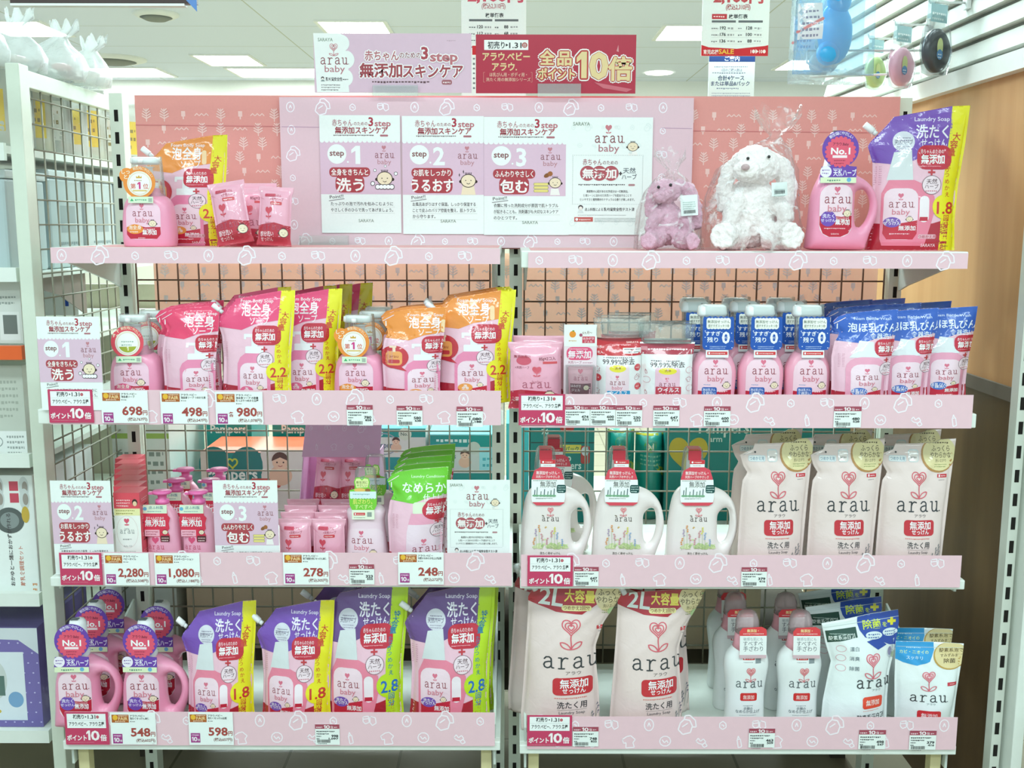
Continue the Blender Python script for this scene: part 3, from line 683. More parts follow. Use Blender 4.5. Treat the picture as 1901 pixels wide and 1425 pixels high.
def refill(kind, w, h, T, seed=1, spout=True, crease=1.0):
    """printed refill pouch, drawn in the frame of the purple laundry pouch (560..1080 x 580..1370)"""
    top, strip, title, sub, pic, spot, stx, num = REF[kind]
    X1 = 1080 if strip else 952; k = w / (X1 - 560); kz = h / 790; cx = (560 + X1) / 2
    f = lambda X: (X - cx) * k
    zt = lambda Y: (1370 - Y) * kz
    if spout: L = [(1370, 572), (1250, 588), (1050, 598), (890, 590), (800, 560), (775, 572), (700, 642), (640, 690)]; tops = [(690, 640), (985, 584), (1080, 580)]
    else: L = [(1370, 566), (1200, 574), (960, 566), (850, 580), (800, 604), (770, 604), (735, 584), (690, 566), (650, 600), (625, 640)]; tops = [(560, 640), (640, 626), (760, 606), (952, 590)]
    z0 = zt(640)
    R = [(0, f(X1 - 32)), (.2, f(X1 - 42)), (.45, f(X1 - 36)), (.75, f(X1 - 12)), (1, f(X1))]
    po = Pouch([(min(1, zt(Y) / z0), f(X)) for Y, X in L], R, [(f(X), zt(Y)) for X, Y in tops], T, seed, crease)
    root = thing('refill_pouch')
    a = Art(cx, 1370, k, 'film', kz); XE = 960 if strip else X1 + 20
    jug = pic == 'jug'
    # coloured top field with a soft lower edge
    yb = 905 if jug else 850
    a.poly([(530, 540), (XE + 30, 540), (XE + 30, yb - 70), (820, yb - 40), (730, yb), (640, yb - 12), (530, yb - 25)], top, 0)
    a.poly([(530, 1400), (530, 1205), (600, 1222), (760, 1232), (900, 1222), (XE + 30, 1196), (XE + 30, 1400)], DRED, 0)
    if jug: jug_picture(a, 636, 985, 275, 360); mini_label(a, 648, 1030, 818, 1312, spot, stx)
    elif pic == 'pump': pump_picture(a, 690, 1005, 230, 360); mini_label(a, 722, 1070, 900, 1350, spot, stx)
    elif pic == 'soft':
        a.rr(730, 840, 830, 960, 20, '#e2eecf'); a.poly([(720, 920), (850, 920), (860, 1000), (700, 1000)], '#f2a7c0')
        a.poly([(700, 1000), (870, 1000), (900, 1060), (920, 1370), (680, 1370), (690, 1060)], '#f3dbe6'); logo(a, 800, 1200, 150)
    else:
        a.poly([(720, 830), (800, 840), (800, 900), (840, 960), (660, 960), (700, 900)], '#e9eef0'); a.rr(640, 955, 880, 1370, 90, '#f0a5be')
        mini_label(a, 668, 1010, 856, 1330, spot, stx)
    # lettering
    if jug:
        a.circ(738, 775, 56, '#dcdde6'); a.text('天然ハーブ', 738, 790, 30, '#59506a', 'c', .02, 92); a.fine(705, 760, 772, 9, '#7b728e', 2); a.fine(705, 808, 770, 8, '#9a93a8', 2)
        a.text(title[0], 886, 752, 80, '#f4f0fb', 'c', .05, 168); a.text(title[1], 894, 803, 52, '#f4f0fb', 'c', .03, 140); a.text(sub, 885, 664, 32, '#f0e8fa', 'c', .02, 180)
    elif pic == 'bottle':
        a.text(title[0], 800, 760, 76, '#eef4ff', 'c', .04, 290); a.text(title[1], 855, 815, 50, '#eef4ff', 'c', .03, 150); a.text(sub, 800, 672, 30, '#dbe7fb', 'c', .01, 220)
    elif pic == 'soft':
        a.text(title[0], 800, 770, 82, '#f4fff0', 'c', .05, 270); a.text(title[1], 860, 830, 56, '#f4fff0', 'c', .03, 130); a.text(sub, 830, 668, 28, '#eaffdf', 'c', .01, 220)
    else:
        a.text(title[0], 825, 748, 92, '#fff3f6', 'c', .05, 190); a.text(title[1], 850, 810, 60, '#fff3f6', 'c', .03, 125); a.text(sub, 830, 664, 32, '#fff0f3', 'c', .02, 215)
        if kind.startswith('orange'):
            a.circ(640, 980, 88, '#cb2a38'); a.poly([(680, 1050), (720, 1090), (640, 1068)], '#cb2a38'); a.rr(590, 935, 690, 1045, 26, '#f2a45a'); a.rect(632, 905, 650, 940, '#f6d9bd'); a.rr(612, 893, 655, 908, 4, '#f6d9bd')
            a.text('arau', 640, 985, 32, '#a9482c', 'c', .01); a.rr(605, 1000, 675, 1028, 8, '#c9353c'); a.rr(920, 690, 948, 790, 13, '#ffd9a8')
    a.rr(806, 796 + (0 if jug else 22), XE + 30, 928 + (0 if jug else 22), 46, RED); yo = 0 if jug else 22
    if not strip: a.rect(900, 796 + yo, XE + 30, 928 + yo, RED)
    a.text('赤ちゃんのための', 886, 840 + yo, 27, '#ffdfe4', 'c', .03, 124); a.text('無添加', 890, 892 + yo, 54, '#ffffff', 'c', .06, 124); a.fine(826, 914 + yo, 950, 8, '#f5aab4')
    if kind == 'green': a.ell(880, 875 + yo, 92, 74, RED, 28); a.text('赤ちゃんのための', 886, 846 + yo, 26, '#ffdfe4', 'c', .03, 130); a.text('無添加', 884, 900 + yo, 60, '#ffffff', 'c', .06, 140)
    a.rect(880, 924 + yo * 1.6, 890, 962 + yo * 1.6, '#cb3440'); a.rect(866, 938 + yo * 1.6, 904, 948 + yo * 1.6, '#cb3440')
    yc = 1012 + yo * 1.6
    a.circ(888, yc, 51, '#f8e2ea'); a.ring(888, yc, 51, 3.2, '#8b6a72'); a.text('天然', 888, yc - 8, 30, '#6a4a52', 'c', .02); a.text('ハーブ', 888, yc + 18, 26, '#6a4a52', 'c', .02); a.fine(855, yc + 38, 922, 12, '#d98494')
    a.fine(600, 915 + yo, 612, 8, '#d99bb0', 9); a.fine(622, 915 + yo, 634, 8, '#d99bb0', 9)
    if strip:
        a.poly([(992, 540), (1110, 540), (1110, 1400), (945, 1400), (948, 1000), (975, 760)], strip, 0); a.circ(962, 1130, 66, strip)
        tl = num[2]; n1 = tl.index('た')
        vline(a, tl[:n1], [(1016, 765), (990, 850)], 46 if n1 < 4 else 38, num[3], .04); vline(a, tl[n1:], [(978, 890), (968, 950), (978, 1074)], 30, num[3], .02)
        a.text(num[0], 968, 1168, 92, num[1], 'c', .05, 92); a.text('回', 978, 1204, 36, num[1], 'c', .03); a.text('分', 978, 1244, 36, num[1], 'c', .03); a.fine(960, 1350, 1010, 8, '#8b8a2e')
        a.rr(825, 1282, 925, 1306, 8, '#e9b7c2'); a.text('つめかえ用', 875, 1302, 20, DRED, 'c', .02); a.text('SARAYA', 885, 1350, 24, '#f8dfe4', 'c', .04, 80)
        a.rect(X1 - 9, 540, X1 + 30, 700, strip)
    m = MB(); po.mesh(m, mat('#f6c6d6', 'film')); a.emit(m, po.front, .0055, .0005); m.build('pouch_body', root)
    if spout:
        d = Vector((-.78, 0, .62)); p0 = Vector((f(606), -.002, zt(738))); q = 34 * k
        c = MB(); c.tube([p0 + d * q * .2, p0 + d * q * .9], 13 * k, mat('#e9ecec', 'plast'), 14); c.tube([p0 + d * q * .9, p0 + d * q * .95, p0 + d * q * 2.5, p0 + d * q * 2.6], [16 * k, 18 * k, 18 * k, 16 * k], mat('#fbfcfc', 'plast'), 16); c.build('spout_cap', root)
    else:   # printed tear line at the pouring corner
        c = MB(); b = Art(cx, 1370, k, 'film', kz); b.rect(590, 700, 596, 740, '#ffffff'); b.line([(575, 700), (640, 655)], 5, '#f5dfe4'); b.emit(c, po.front, .006, .0012); c.build('tear_mark', root)
    return root

# --- beige household pouches with the large line-drawn flower
def plain_pouch(kind, w, h, T, seed=1, crease=1.0):
    """frame: 315..850 x 100..1061 (the middle beige pouch of the photo)"""
    base = {'beige': '#eed9d3', 'two': '#ecd6d0', 'bleach': '#eef6f4', 'clean': '#f0f7f5'}[kind]
    k = w / 535; kz = h / 961; cx = 582; f = lambda X: (X - cx) * k; zt = lambda Y: (1061 - Y) * kz
    if kind == 'beige':
        L = [(1061, 322), (940, 316), (700, 322), (480, 330), (400, 338), (345, 372), (290, 335), (215, 312), (180, 405), (140, 420)]; tops = [(315, 140), (560, 136), (700, 128), (740, 104), (850, 98)]
        R = [(0, 792), (.3, 806), (.6, 822), (.8, 836), (1, 850)]
    elif kind == 'two':
        L = [(1061, 318), (940, 315), (700, 330), (400, 345), (260, 350), (170, 352), (120, 372)]; tops = [(315, 130), (480, 112), (700, 100), (850, 104)]
        R = [(0, 748), (.3, 735), (.45, 722), (.6, 715), (.75, 752), (.85, 800), (.95, 845), (1, 840)]
    elif kind == 'bleach':
        L = [(1061, 340), (800, 352), (600, 380), (500, 395), (350, 350), (150, 320)]; tops = [(315, 200), (480, 170), (650, 130), (850, 100)]
        R = [(0, 800), (.3, 795), (.5, 800), (.7, 830), (.9, 848), (1, 838)]
    else:
        L = [(1061, 345), (800, 338), (500, 325), (110, 318)]; tops = [(315, 100), (600, 104), (850, 120)]; R = [(0, 800), (.4, 815), (.8, 840), (1, 850)]
    z0 = zt(tops[0][1]); po = Pouch([(min(1, zt(Y) / z0), f(X)) for Y, X in L], [(t, f(X)) for t, X in R], [(f(X), zt(Y)) for X, Y in tops], T, seed, crease)
    root = thing('refill_pouch'); a = Art(cx, 1061, k, 'film', kz); K = '#2c3338'
    if kind == 'two':
        a.poly([(300, 60), (880, 60), (880, 130), (760, 175), (640, 270), (500, 255), (400, 215), (345, 190), (300, 190)], '#b5202f', 0)
        a.text('2L', 470, 215, 150, '#e6efe9', 'c', .05, 125, rot=.12); a.text('大容量', 625, 190, 82, '#f6e45a', 'c', .06, 160, rot=.06); a.rr(530, 214, 690, 248, 16, '#f3e7a0'); a.text('つめかえ2回分', 610, 240, 28, '#8a3a20', 'c', .03, 140)
        a.circ(812, 160, 105, '#e9d7a6'); ty, tx = 130, 790; fy, fs = 350, 96
    elif kind == 'beige':
        a.circ(726, 208, 128, '#b98a4c'); a.circ(732, 202, 120, '#e9dba4'); ty, tx = 165, 740; fy, fs = 378, 96
        a.rr(372, 218, 492, 260, 10, '#cfe0e8'); a.rr(375, 221, 489, 257, 9, '#eef2f2'); a.text('つめかえ用', 432, 250, 28, '#4d7f9b', 'c', .02, 100); a.rr(508, 175, 580, 262, 18, '#d5dfe0'); a.rr(513, 185, 575, 257, 14, '#eee4de'); a.text('arau', 544, 235, 24, K, 'c')
    if kind in ('two', 'beige'):
        a.fine(tx - 60, ty - 30, tx + 65, 17, '#6a5b35'); a.text('ふっくら', tx, ty + 20, 48, '#5a4a28', 'c', .02, 130); a.text('やわらかな', tx, ty + 65, 46, '#5a4a28', 'c', .02, 150); a.text('洗い上がり', tx, ty + 95, 24, '#6a5b35', 'c', .01, 80); a.fine(tx - 45, ty + 118, tx + 45, 10, '#8f9a5a', 2)
        if kind == 'two': a.circ(800, 255, 26, '#bcd69a')
        a.rect(718, 345, 790, 370, '#cf2f3c'); a.rect(728, 349, 738, 366, '#ffffff'); a.fine(730, 390, 775, 8, '#9a8f90'); a.fine(745, 362, 785, 9, '#ffe3e5')
        flower(a, 582, fy, fs, '#dd5f6c', True); arau(a, 582, 605, 300, K, True, .12); a.text('アラウ', 596, 645, 26, '#6a5f5e', 'c', .01, 82)
        a.rr(485, 665, 702, 775, 24, '#c8202e'); a.text('無添加', 600, 725, 60, '#ffffff', 'c', .04, 150); a.text('せっけん', 600, 762, 40, '#ffffff', 'c', .03, 125); a.fine(495, 800, 695, 11, '#e2776f')
        a.text('洗たく用', 590, 860, 50, K, 'c', .03, 160); a.line([(512, 873), (670, 873)], 1.5, '#6c6664'); a.text('Laundry Soap', 590, 900, 26, '#4b4f55', 'c', 0, 140); a.fine(470, 940, 640, 18, '#5d5a5a')
        for q in ((700, 940, 12), (728, 900, 18), (750, 880, 20)):
            for j in range(5): a.ell(q[0] + (j % 2) * 6, q[1] - 30 + j * 16, 5, 9, '#8d8790', 8, .5)
            a.line([(q[0], q[1] - 40), (q[0] - 15, 1010)], 2.5, '#8f9488')
    elif kind == 'bleach':
        a.poly([(560, 60), (880, 60), (880, 380), (780, 360), (700, 320), (610, 300), (575, 250), (560, 200)], '#1f49a8', 0); a.poly([(620, 330), (700, 300), (760, 360), (700, 395)], '#1f49a8', 0)
        a.text('除菌', 660, 232, 72, '#d3e23a', 'c', .05, 120, rot=-.1); a.text('を', 745, 222, 40, '#d3e23a', 'c', .03); a.rect(785, 155, 805, 215, '#e6dc2c'); a.rect(765, 175, 825, 196, '#e6dc2c')
        a.ell(670, 285, 56, 30, '#e4f1f4'); a.ell(785, 265, 56, 30, '#e4f1f4'); a.fine(630, 285, 710, 15, '#3f63a8', 2); a.fine(745, 265, 825, 15, '#3f63a8', 2)
        a.poly([(345, 255), (550, 225), (560, 300), (365, 345)], '#1f4a3c'); a.text('酸素系漂白剤', 458, 312, 36, '#e2ebe4', 'c', .03, 175, rot=-.13); a.fine(375, 280, 520, 10, '#b5c9bf')
        for yy, s in ((395, '漂白'), (465, '消臭'), (540, '除菌')): a.ring(450, yy - 12, 30, 3, '#e3a3ad', 24); a.text(s, 535, yy, 34, '#7d8a92', 'c', .02)
        flower(a, 662, 470, 96, '#df6c7c', True, '#f6d3d6'); arau(a, 675, 672, 250, K, True, .13); a.text('アラウ', 690, 702, 22, '#6a7577', 'c')
        a.rr(590, 740, 742, 830, 20, '#ef4b2c'); a.text('無添加', 666, 804, 46, '#ffe6dc', 'c', .05, 100); a.fine(595, 848, 740, 8, '#e79a86')
        a.text('酸素系漂白剤', 656, 910, 44, K, 'c', .03, 205); a.text('Oxygen Brightener', 656, 942, 22, '#6d7a7e', 'c', 0, 150); a.rect(580, 958, 735, 990, '#3b4fae')
        a.ell(800, 420, 34, 50, '#c9cfd6'); a.ell(785, 410, 14, 34, '#8d86a8'); a.ell(815, 440, 12, 30, '#9fb09a')
    else:
        a.poly([(300, 60), (610, 60), (615, 180), (580, 290), (480, 330), (380, 310), (300, 270)], '#2b9edc', 0); a.text('カビ・ニオイの', 460, 215, 38, '#ddf0a8', 'c', .03, 220); a.text('スッキリ', 460, 270, 40, '#d8f1ff', 'c', .03, 120); a.fine(400, 165, 520, 15, '#bfe6fa')
        a.circ(748, 240, 140, '#c9a24e'); a.circ(752, 235, 132, '#ecd9a0'); a.text('酸素系泡で', 752, 200, 44, '#6a5426', 'c', .03, 190); a.text('すみずみまで', 752, 250, 36, '#6a5426', 'c', .02, 170); a.text('除菌', 740, 310, 50, '#5a4826', 'c', .03)
        flower(a, 570, 440, 100, '#df6c7c', True, '#f6cfd2'); arau(a, 570, 690, 280, K, True, .13); a.text('アラウ', 590, 722, 24, '#6a7577', 'c'); a.rect(720, 500, 800, 535, '#cf3040'); a.fine(740, 522, 790, 10, '#ffe0e2')
        a.rr(490, 780, 670, 880, 20, '#d8262f'); a.text('無添加', 580, 850, 52, '#ffd5d5', 'c', .05, 120); a.fine(500, 905, 660, 9, '#e7a0a0'); a.text('洗たく槽クリーナー', 575, 955, 44, K, 'c', .03, 270); a.fine(480, 985, 680, 10, '#8d9496')
    m = MB(); po.mesh(m, mat(base, 'film')); a.emit(m, po.front, .0055, .0005); m.build('pouch_body', root)
    if kind == 'two':
        c = MB(); p0 = Vector((f(392), 0, zt(128))); d = Vector((-.45, 0, .9)); c.tube([p0, p0 + d * .012], 16 * k, mat('#e9ecec', 'plast'), 14); c.tube([p0 + d * .012, p0 + d * .03], 20 * k, mat('#fbfcfc', 'plast'), 16); c.build('spout_cap', root)
    elif kind == 'beige':
        c = MB(); b = Art(cx, 1061, k, 'film', kz); b.circ(420, 196, 7, '#3a3330'); b.line([(340, 215), (415, 200)], 3, '#b9b0ac'); b.emit(c, po.front, .006, .0012); c.build('tear_mark', root)
    else:
        c = MB(); b = Art(cx, 1061, k, 'film', kz); b.line([(325, 230 if kind == 'bleach' else 150), (845, 150 if kind == 'bleach' else 160)], 3, '#d9e6e4'); b.emit(c, po.front, .006, .0012); c.build('seal_line', root)
    return root

# --- small flow-packed soaps
def soap_pack(kind, w, h, T, seed=1):
    """single pack frame 395..640 x 690..1050; twin pack drawn in the same frame"""
    k = w / 245; kz = h / 360; cx = 517
    po = Pouch([(0, -.5 * w), (.05, -.49 * w), (.12, -.46 * w), (.85, -.45 * w), (.93, -.5 * w), (1, -.5 * w)], [(0, .5 * w), (.05, .49 * w), (.12, .46 * w), (.85, .45 * w), (.93, .5 * w), (1, .5 * w)], [(-w, h), (0, h * .99), (w, h)], T, seed, .8, [(0, .05), (.06, .1), (.14, .85), (.5, 1), (.82, .8), (.92, .1), (1, .03)], .003)
    a = Art(cx, 1050, k, 'film', kz)
    root = thing('soap_pack')
    if kind == 'one':
        a.poly([(380, 1080), (380, 935), (440, 925), (520, 915), (600, 930), (660, 928), (660, 1080)], '#bd2238', 0)
        a.rr(445, 738, 520, 758, 5, '#d84f6a'); a.text('無添加せっけん', 505, 757, 20, '#c23850', 'c', .02, 110); a.text('+天然ハーブ', 530, 782, 22, '#b7475c', 'c', .02, 90); a.rr(488, 788, 566, 808, 6, '#d23a44'); a.fine(495, 803, 560, 9, '#ffe0e0')
        a.line([(410, 760), (440, 775)], 3, '#e58fa6'); flower(a, 478, 845, 48, '#d84a5c'); a.line([(478, 860), (480, 895)], 4, '#d84a5c'); a.text('baby', 478, 922, 18, '#d0788c', 'c', 0, 40)
        arau(a, 500, 960 - 2, 120, '#b04a62', False, .12); a.text('部分洗い', 470, 995, 32, '#ffe2e6', 'c', .03, 95); a.text('せっけん', 470, 1025, 28, '#ffe2e6', 'c', .03, 85); baby(a, 585, 975, 62)
    else:
        a.poly([(380, 1080), (380, 960), (450, 945), (560, 955), (660, 985), (660, 1080)], '#bf2740', 0)
        a.ell(462, 790, 32, 24, '#d6556c'); a.text('無添加洗い', 455, 775, 17, '#b23a50', 'c', .03, 70); a.text('85g×2コ入', 565, 788, 22, '#94485a', 'c', .02, 75); a.rect(545, 796, 610, 808, '#dd4c54'); a.text('+天然ハーブ', 455, 832, 15, '#a0485c', 'c', .02, 60)
        a.circ(520, 842, 18, '#e8788a'); flower(a, 518, 842, 40, '#df5a6c'); a.text('baby', 520, 908, 20, '#d6869a', 'c', 0, 45); arau(a, 515, 935, 120, '#b8586e', True, .12); baby(a, 575, 975, 50)
        a.text('洗濯石けん', 450, 1005, 24, '#ffdfe3', 'c', .03, 90)
    m = MB(); po.mesh(m, mat('#f4b0c4', 'film'), 26, 34); a.emit(m, po.front, .006, .0005); m.build('wrapper', root)
    c = MB(); b = Art(cx, 1050, k, 'film', kz)
    for i in range(9): b.line([(400, 694 + i * 2.6), (636, 694 + i * 2.6)], .8, '#f9cbd8', joint=False)
    b.emit(c, po.front, .02, .0012); c.build('crimped_seal', root)
    return root

# ================================================================== bottles
class Loft:
    """bottle body from rings (z, half width, half depth, exponent, x offset); front() lays artwork on it"""
    def __init__(s, rings): s.r = [tuple(q) + (0,) * (5 - len(q)) for q in rings]; s.c = list(zip(*s.r))
    def mesh(s, mb, mt, n=44, sub=3):
        out = []
        for a, b in zip(s.r[:-1], s.r[1:]): out += [tuple(a[i] + (b[i] - a[i]) * j / sub for i in range(5)) for j in range(sub)]
        return mb.loft(out + [s.r[-1]], mt, n)
    def front(s, x, z):
        w, d, e, o = (np.interp(z, s.c[0], s.c[i]) for i in (1, 2, 3, 4))
        q = np.clip(np.abs((x - o) / np.maximum(w, 1e-5)), 0, 1)
        return np.stack([np.clip(x, o - w, o + w), -d * (1 - q ** e) ** (1 / e), z], 1)
def smooth_rings(ctrl, n=26):
    """Catmull-Rom through the control rings"""
    c = np.array(ctrl, float); out = []
    for i in range(len(c) - 1):
        p0, p1, p2, p3 = c[max(i-1, 0)], c[i], c[i+1], c[min(i+2, len(c)-1)]; m = max(2, n // (len(c) - 1))
        for j in range(m):
            t = j / m; out.append(.5 * ((2*p1) + (-p0+p2)*t + (2*p0-5*p1+4*p2-p3)*t*t + (-p0+3*p1-3*p2+p3)*t**3))
    out.append(c[-1]); return [tuple(q) for q in out]

def inside(poly, x, y):
    c = np.zeros(len(x), bool); n = len(poly)
    for i in range(n):
        x1, y1 = poly[i]; x2, y2 = poly[i - 1]
        if y1 == y2: continue
        t = ((y1 > y) != (y2 > y)) & (x < (x2 - x1) * (y - y1) / (y2 - y1) + x1); c ^= t
    return c
def smooth_loop(pts, step):
    c = [np.array(p, float) for p in pts]; n = len(c); out = []
    for i in range(n):
        p0, p1, p2, p3 = c[i-1], c[i], c[(i+1) % n], c[(i+2) % n]; m = max(1, int(np.linalg.norm(p2 - p1) / step))
        for j in range(m):
            t = j / m; out.append(tuple(.5 * ((2*p1) + (-p0+p2)*t + (2*p0-5*p1+4*p2-p3)*t*t + (-p0+3*p1-3*p2+p3)*t**3)))
    return out
class Inflate:
    """a rounded solid from a silhouette with holes; thickness grows from the outline inward like a tube of radius R"""
    def __init__(s, outline, holes, R, thick): s.loops = [smooth_loop(outline, .004)] + [smooth_loop(h, .004) for h in holes]; s.R = R; s.th = thick
    def dist(s, x, z):
        d = np.full(len(x), 9.0)
        for lp in s.loops:
            a = np.array(lp); b = np.roll(a, -1, 0); e = b - a; L = (e ** 2).sum(1) + 1e-12
            t = np.clip(((x[:, None] - a[:, 0]) * e[:, 0] + (z[:, None] - a[:, 1]) * e[:, 1]) / L, 0, 1)
            d = np.minimum(d, np.hypot(x[:, None] - a[:, 0] - t * e[:, 0], z[:, None] - a[:, 1] - t * e[:, 1]).min(1))
        return d
    def ins(s, x, z):
        m = inside(s.loops[0], x, z)
        for h in s.loops[1:]: m &= ~inside(h, x, z)
        return m
    def y(s, x, z):
        d = np.minimum(s.dist(x, z), s.R); return s.th(x, z) * np.sqrt(np.maximum(1 - (1 - d / s.R) ** 2, 0))
    def front(s, x, z): return np.stack([x, -s.y(x, z), z], 1)
    def mesh(s, mb, mt, g=.008):
        V = []; E = []
        for lp in s.loops:
            n0 = len(V); V += lp; E += [(n0 + i, n0 + (i + 1) % len(lp)) for i in range(len(lp))]
        nb = len(V)
        for lp in s.loops:
            a = np.array(lp); t = np.roll(a, -1, 0) - np.roll(a, 1, 0); t /= np.linalg.norm(t, axis=1)[:, None] + 1e-9; nr = np.stack([-t[:, 1], t[:, 0]], 1)
            for off in (.0008, .003, .007):
                for sg in (1, -1):
                    q = a + nr * off * sg; m = s.ins(q[:, 0], q[:, 1]); dd = s.dist(q[:, 0], q[:, 1]); V += [tuple(p) for p, k, d_ in zip(q, m, dd) if k and d_ > off * .93]
        a = np.array(s.loops[0]); gx, gz = np.meshgrid(np.arange(a[:, 0].min(), a[:, 0].max(), g), np.arange(a[:, 1].min(), a[:, 1].max(), g)); gx = gx.ravel(); gz = gz.ravel()
        m = s.ins(gx, gz) & (s.dist(gx, gz) > .0105); V += list(zip(gx[m], gz[m]))
        vv, _, ff, ov, _, _ = delaunay_2d_cdt([Vector(p) for p in V], E, [], 0, 1e-7)
        v = np.array([tuple(p) for p in vv]); f = np.array([tuple(q) for q in ff]); cc = v[f].mean(1); f = f[s.ins(cc[:, 0], cc[:, 1])]
        bd = np.array([any(j < nb for j in o) for o in ov]); y = s.y(v[:, 0], v[:, 1]); y[bd] = 0
        N = len(v); idx = np.arange(N); back = np.where(bd, idx, idx + N)
        V3 = np.concatenate([np.stack([v[:, 0], -y, v[:, 1]], 1), np.stack([v[:, 0], y, v[:, 1]], 1)])
        A, B, C = v[f[:, 0]], v[f[:, 1]], v[f[:, 2]]; s2 = (B[:, 0]-A[:, 0])*(C[:, 1]-A[:, 1]) - (B[:, 1]-A[:, 1])*(C[:, 0]-A[:, 0])
        F = [tuple(t) if k > 0 else (t[0], t[2], t[1]) for t, k in zip(f.tolist(), s2)]
        F += [tuple(int(back[j]) for j in (t[0], t[2], t[1])) for t in F]
        return mb.add(V3, F, mt, True)

def flat_tag(root, pts, z0, art, base, loc, rx=0.0, name='hang_tag', kind='gloss', t=.0008):
    """a die-cut card hung on a bottle neck: outline in the art frame"""
    a = art; m = MB(); q = [((x - a.cx) * a.k, (a.cy - y) * a.kz) for x, y in pts]; n = len(q)
    tr = tessellate_polygon([[Vector((p[0], p[1], 0)) for p in q]]); V = [(x, 0, z) for x, z in q] + [(x, t, z) for x, z in q]
    m.add(V, [tuple(f) for f in tr] + [tuple(j + n for j in reversed(f)) for f in tr] + [(i, (i+1) % n, (i+1) % n + n, i + n) for i in range(n)], mat(base, kind)); a.emit(m, None)
    o = m.build(name, root); o.location = loc; o.rotation_euler = (rx, 0, 0); return o
def arc_pts(x, y, r, a0, a1, n=16, ry=None): return [(x + r * math.cos(math.radians(a0 + (a1 - a0) * i / n)), y + (ry or r) * math.sin(math.radians(a0 + (a1 - a0) * i / n))) for i in range(n + 1)]
def arc_text(a, t, x, y, r, a0, a1, h, col, b=.03):
    for i, ch in enumerate(t):
        g = math.radians(a0 + (a1 - a0) * i / max(1, len(t) - 1)); a.text(ch, x + r * math.cos(g), y + r * math.sin(g), h, col, 'c', b, rot=g + PI / 2)
def save_mark(a, x0, y0, x1, y1):
    """small red charity strip with a white figure"""
    a.rect(x0, y0, x1, y1, '#d7383c'); h = y1 - y0; a.circ(x0 + h * .6, (y0 + y1) / 2, h * .3, '#ffffff', 10); a.fine(x0 + h * 1.2, y0 + h * .75, x1 - h * .2, h * .5, '#ffd8d4')

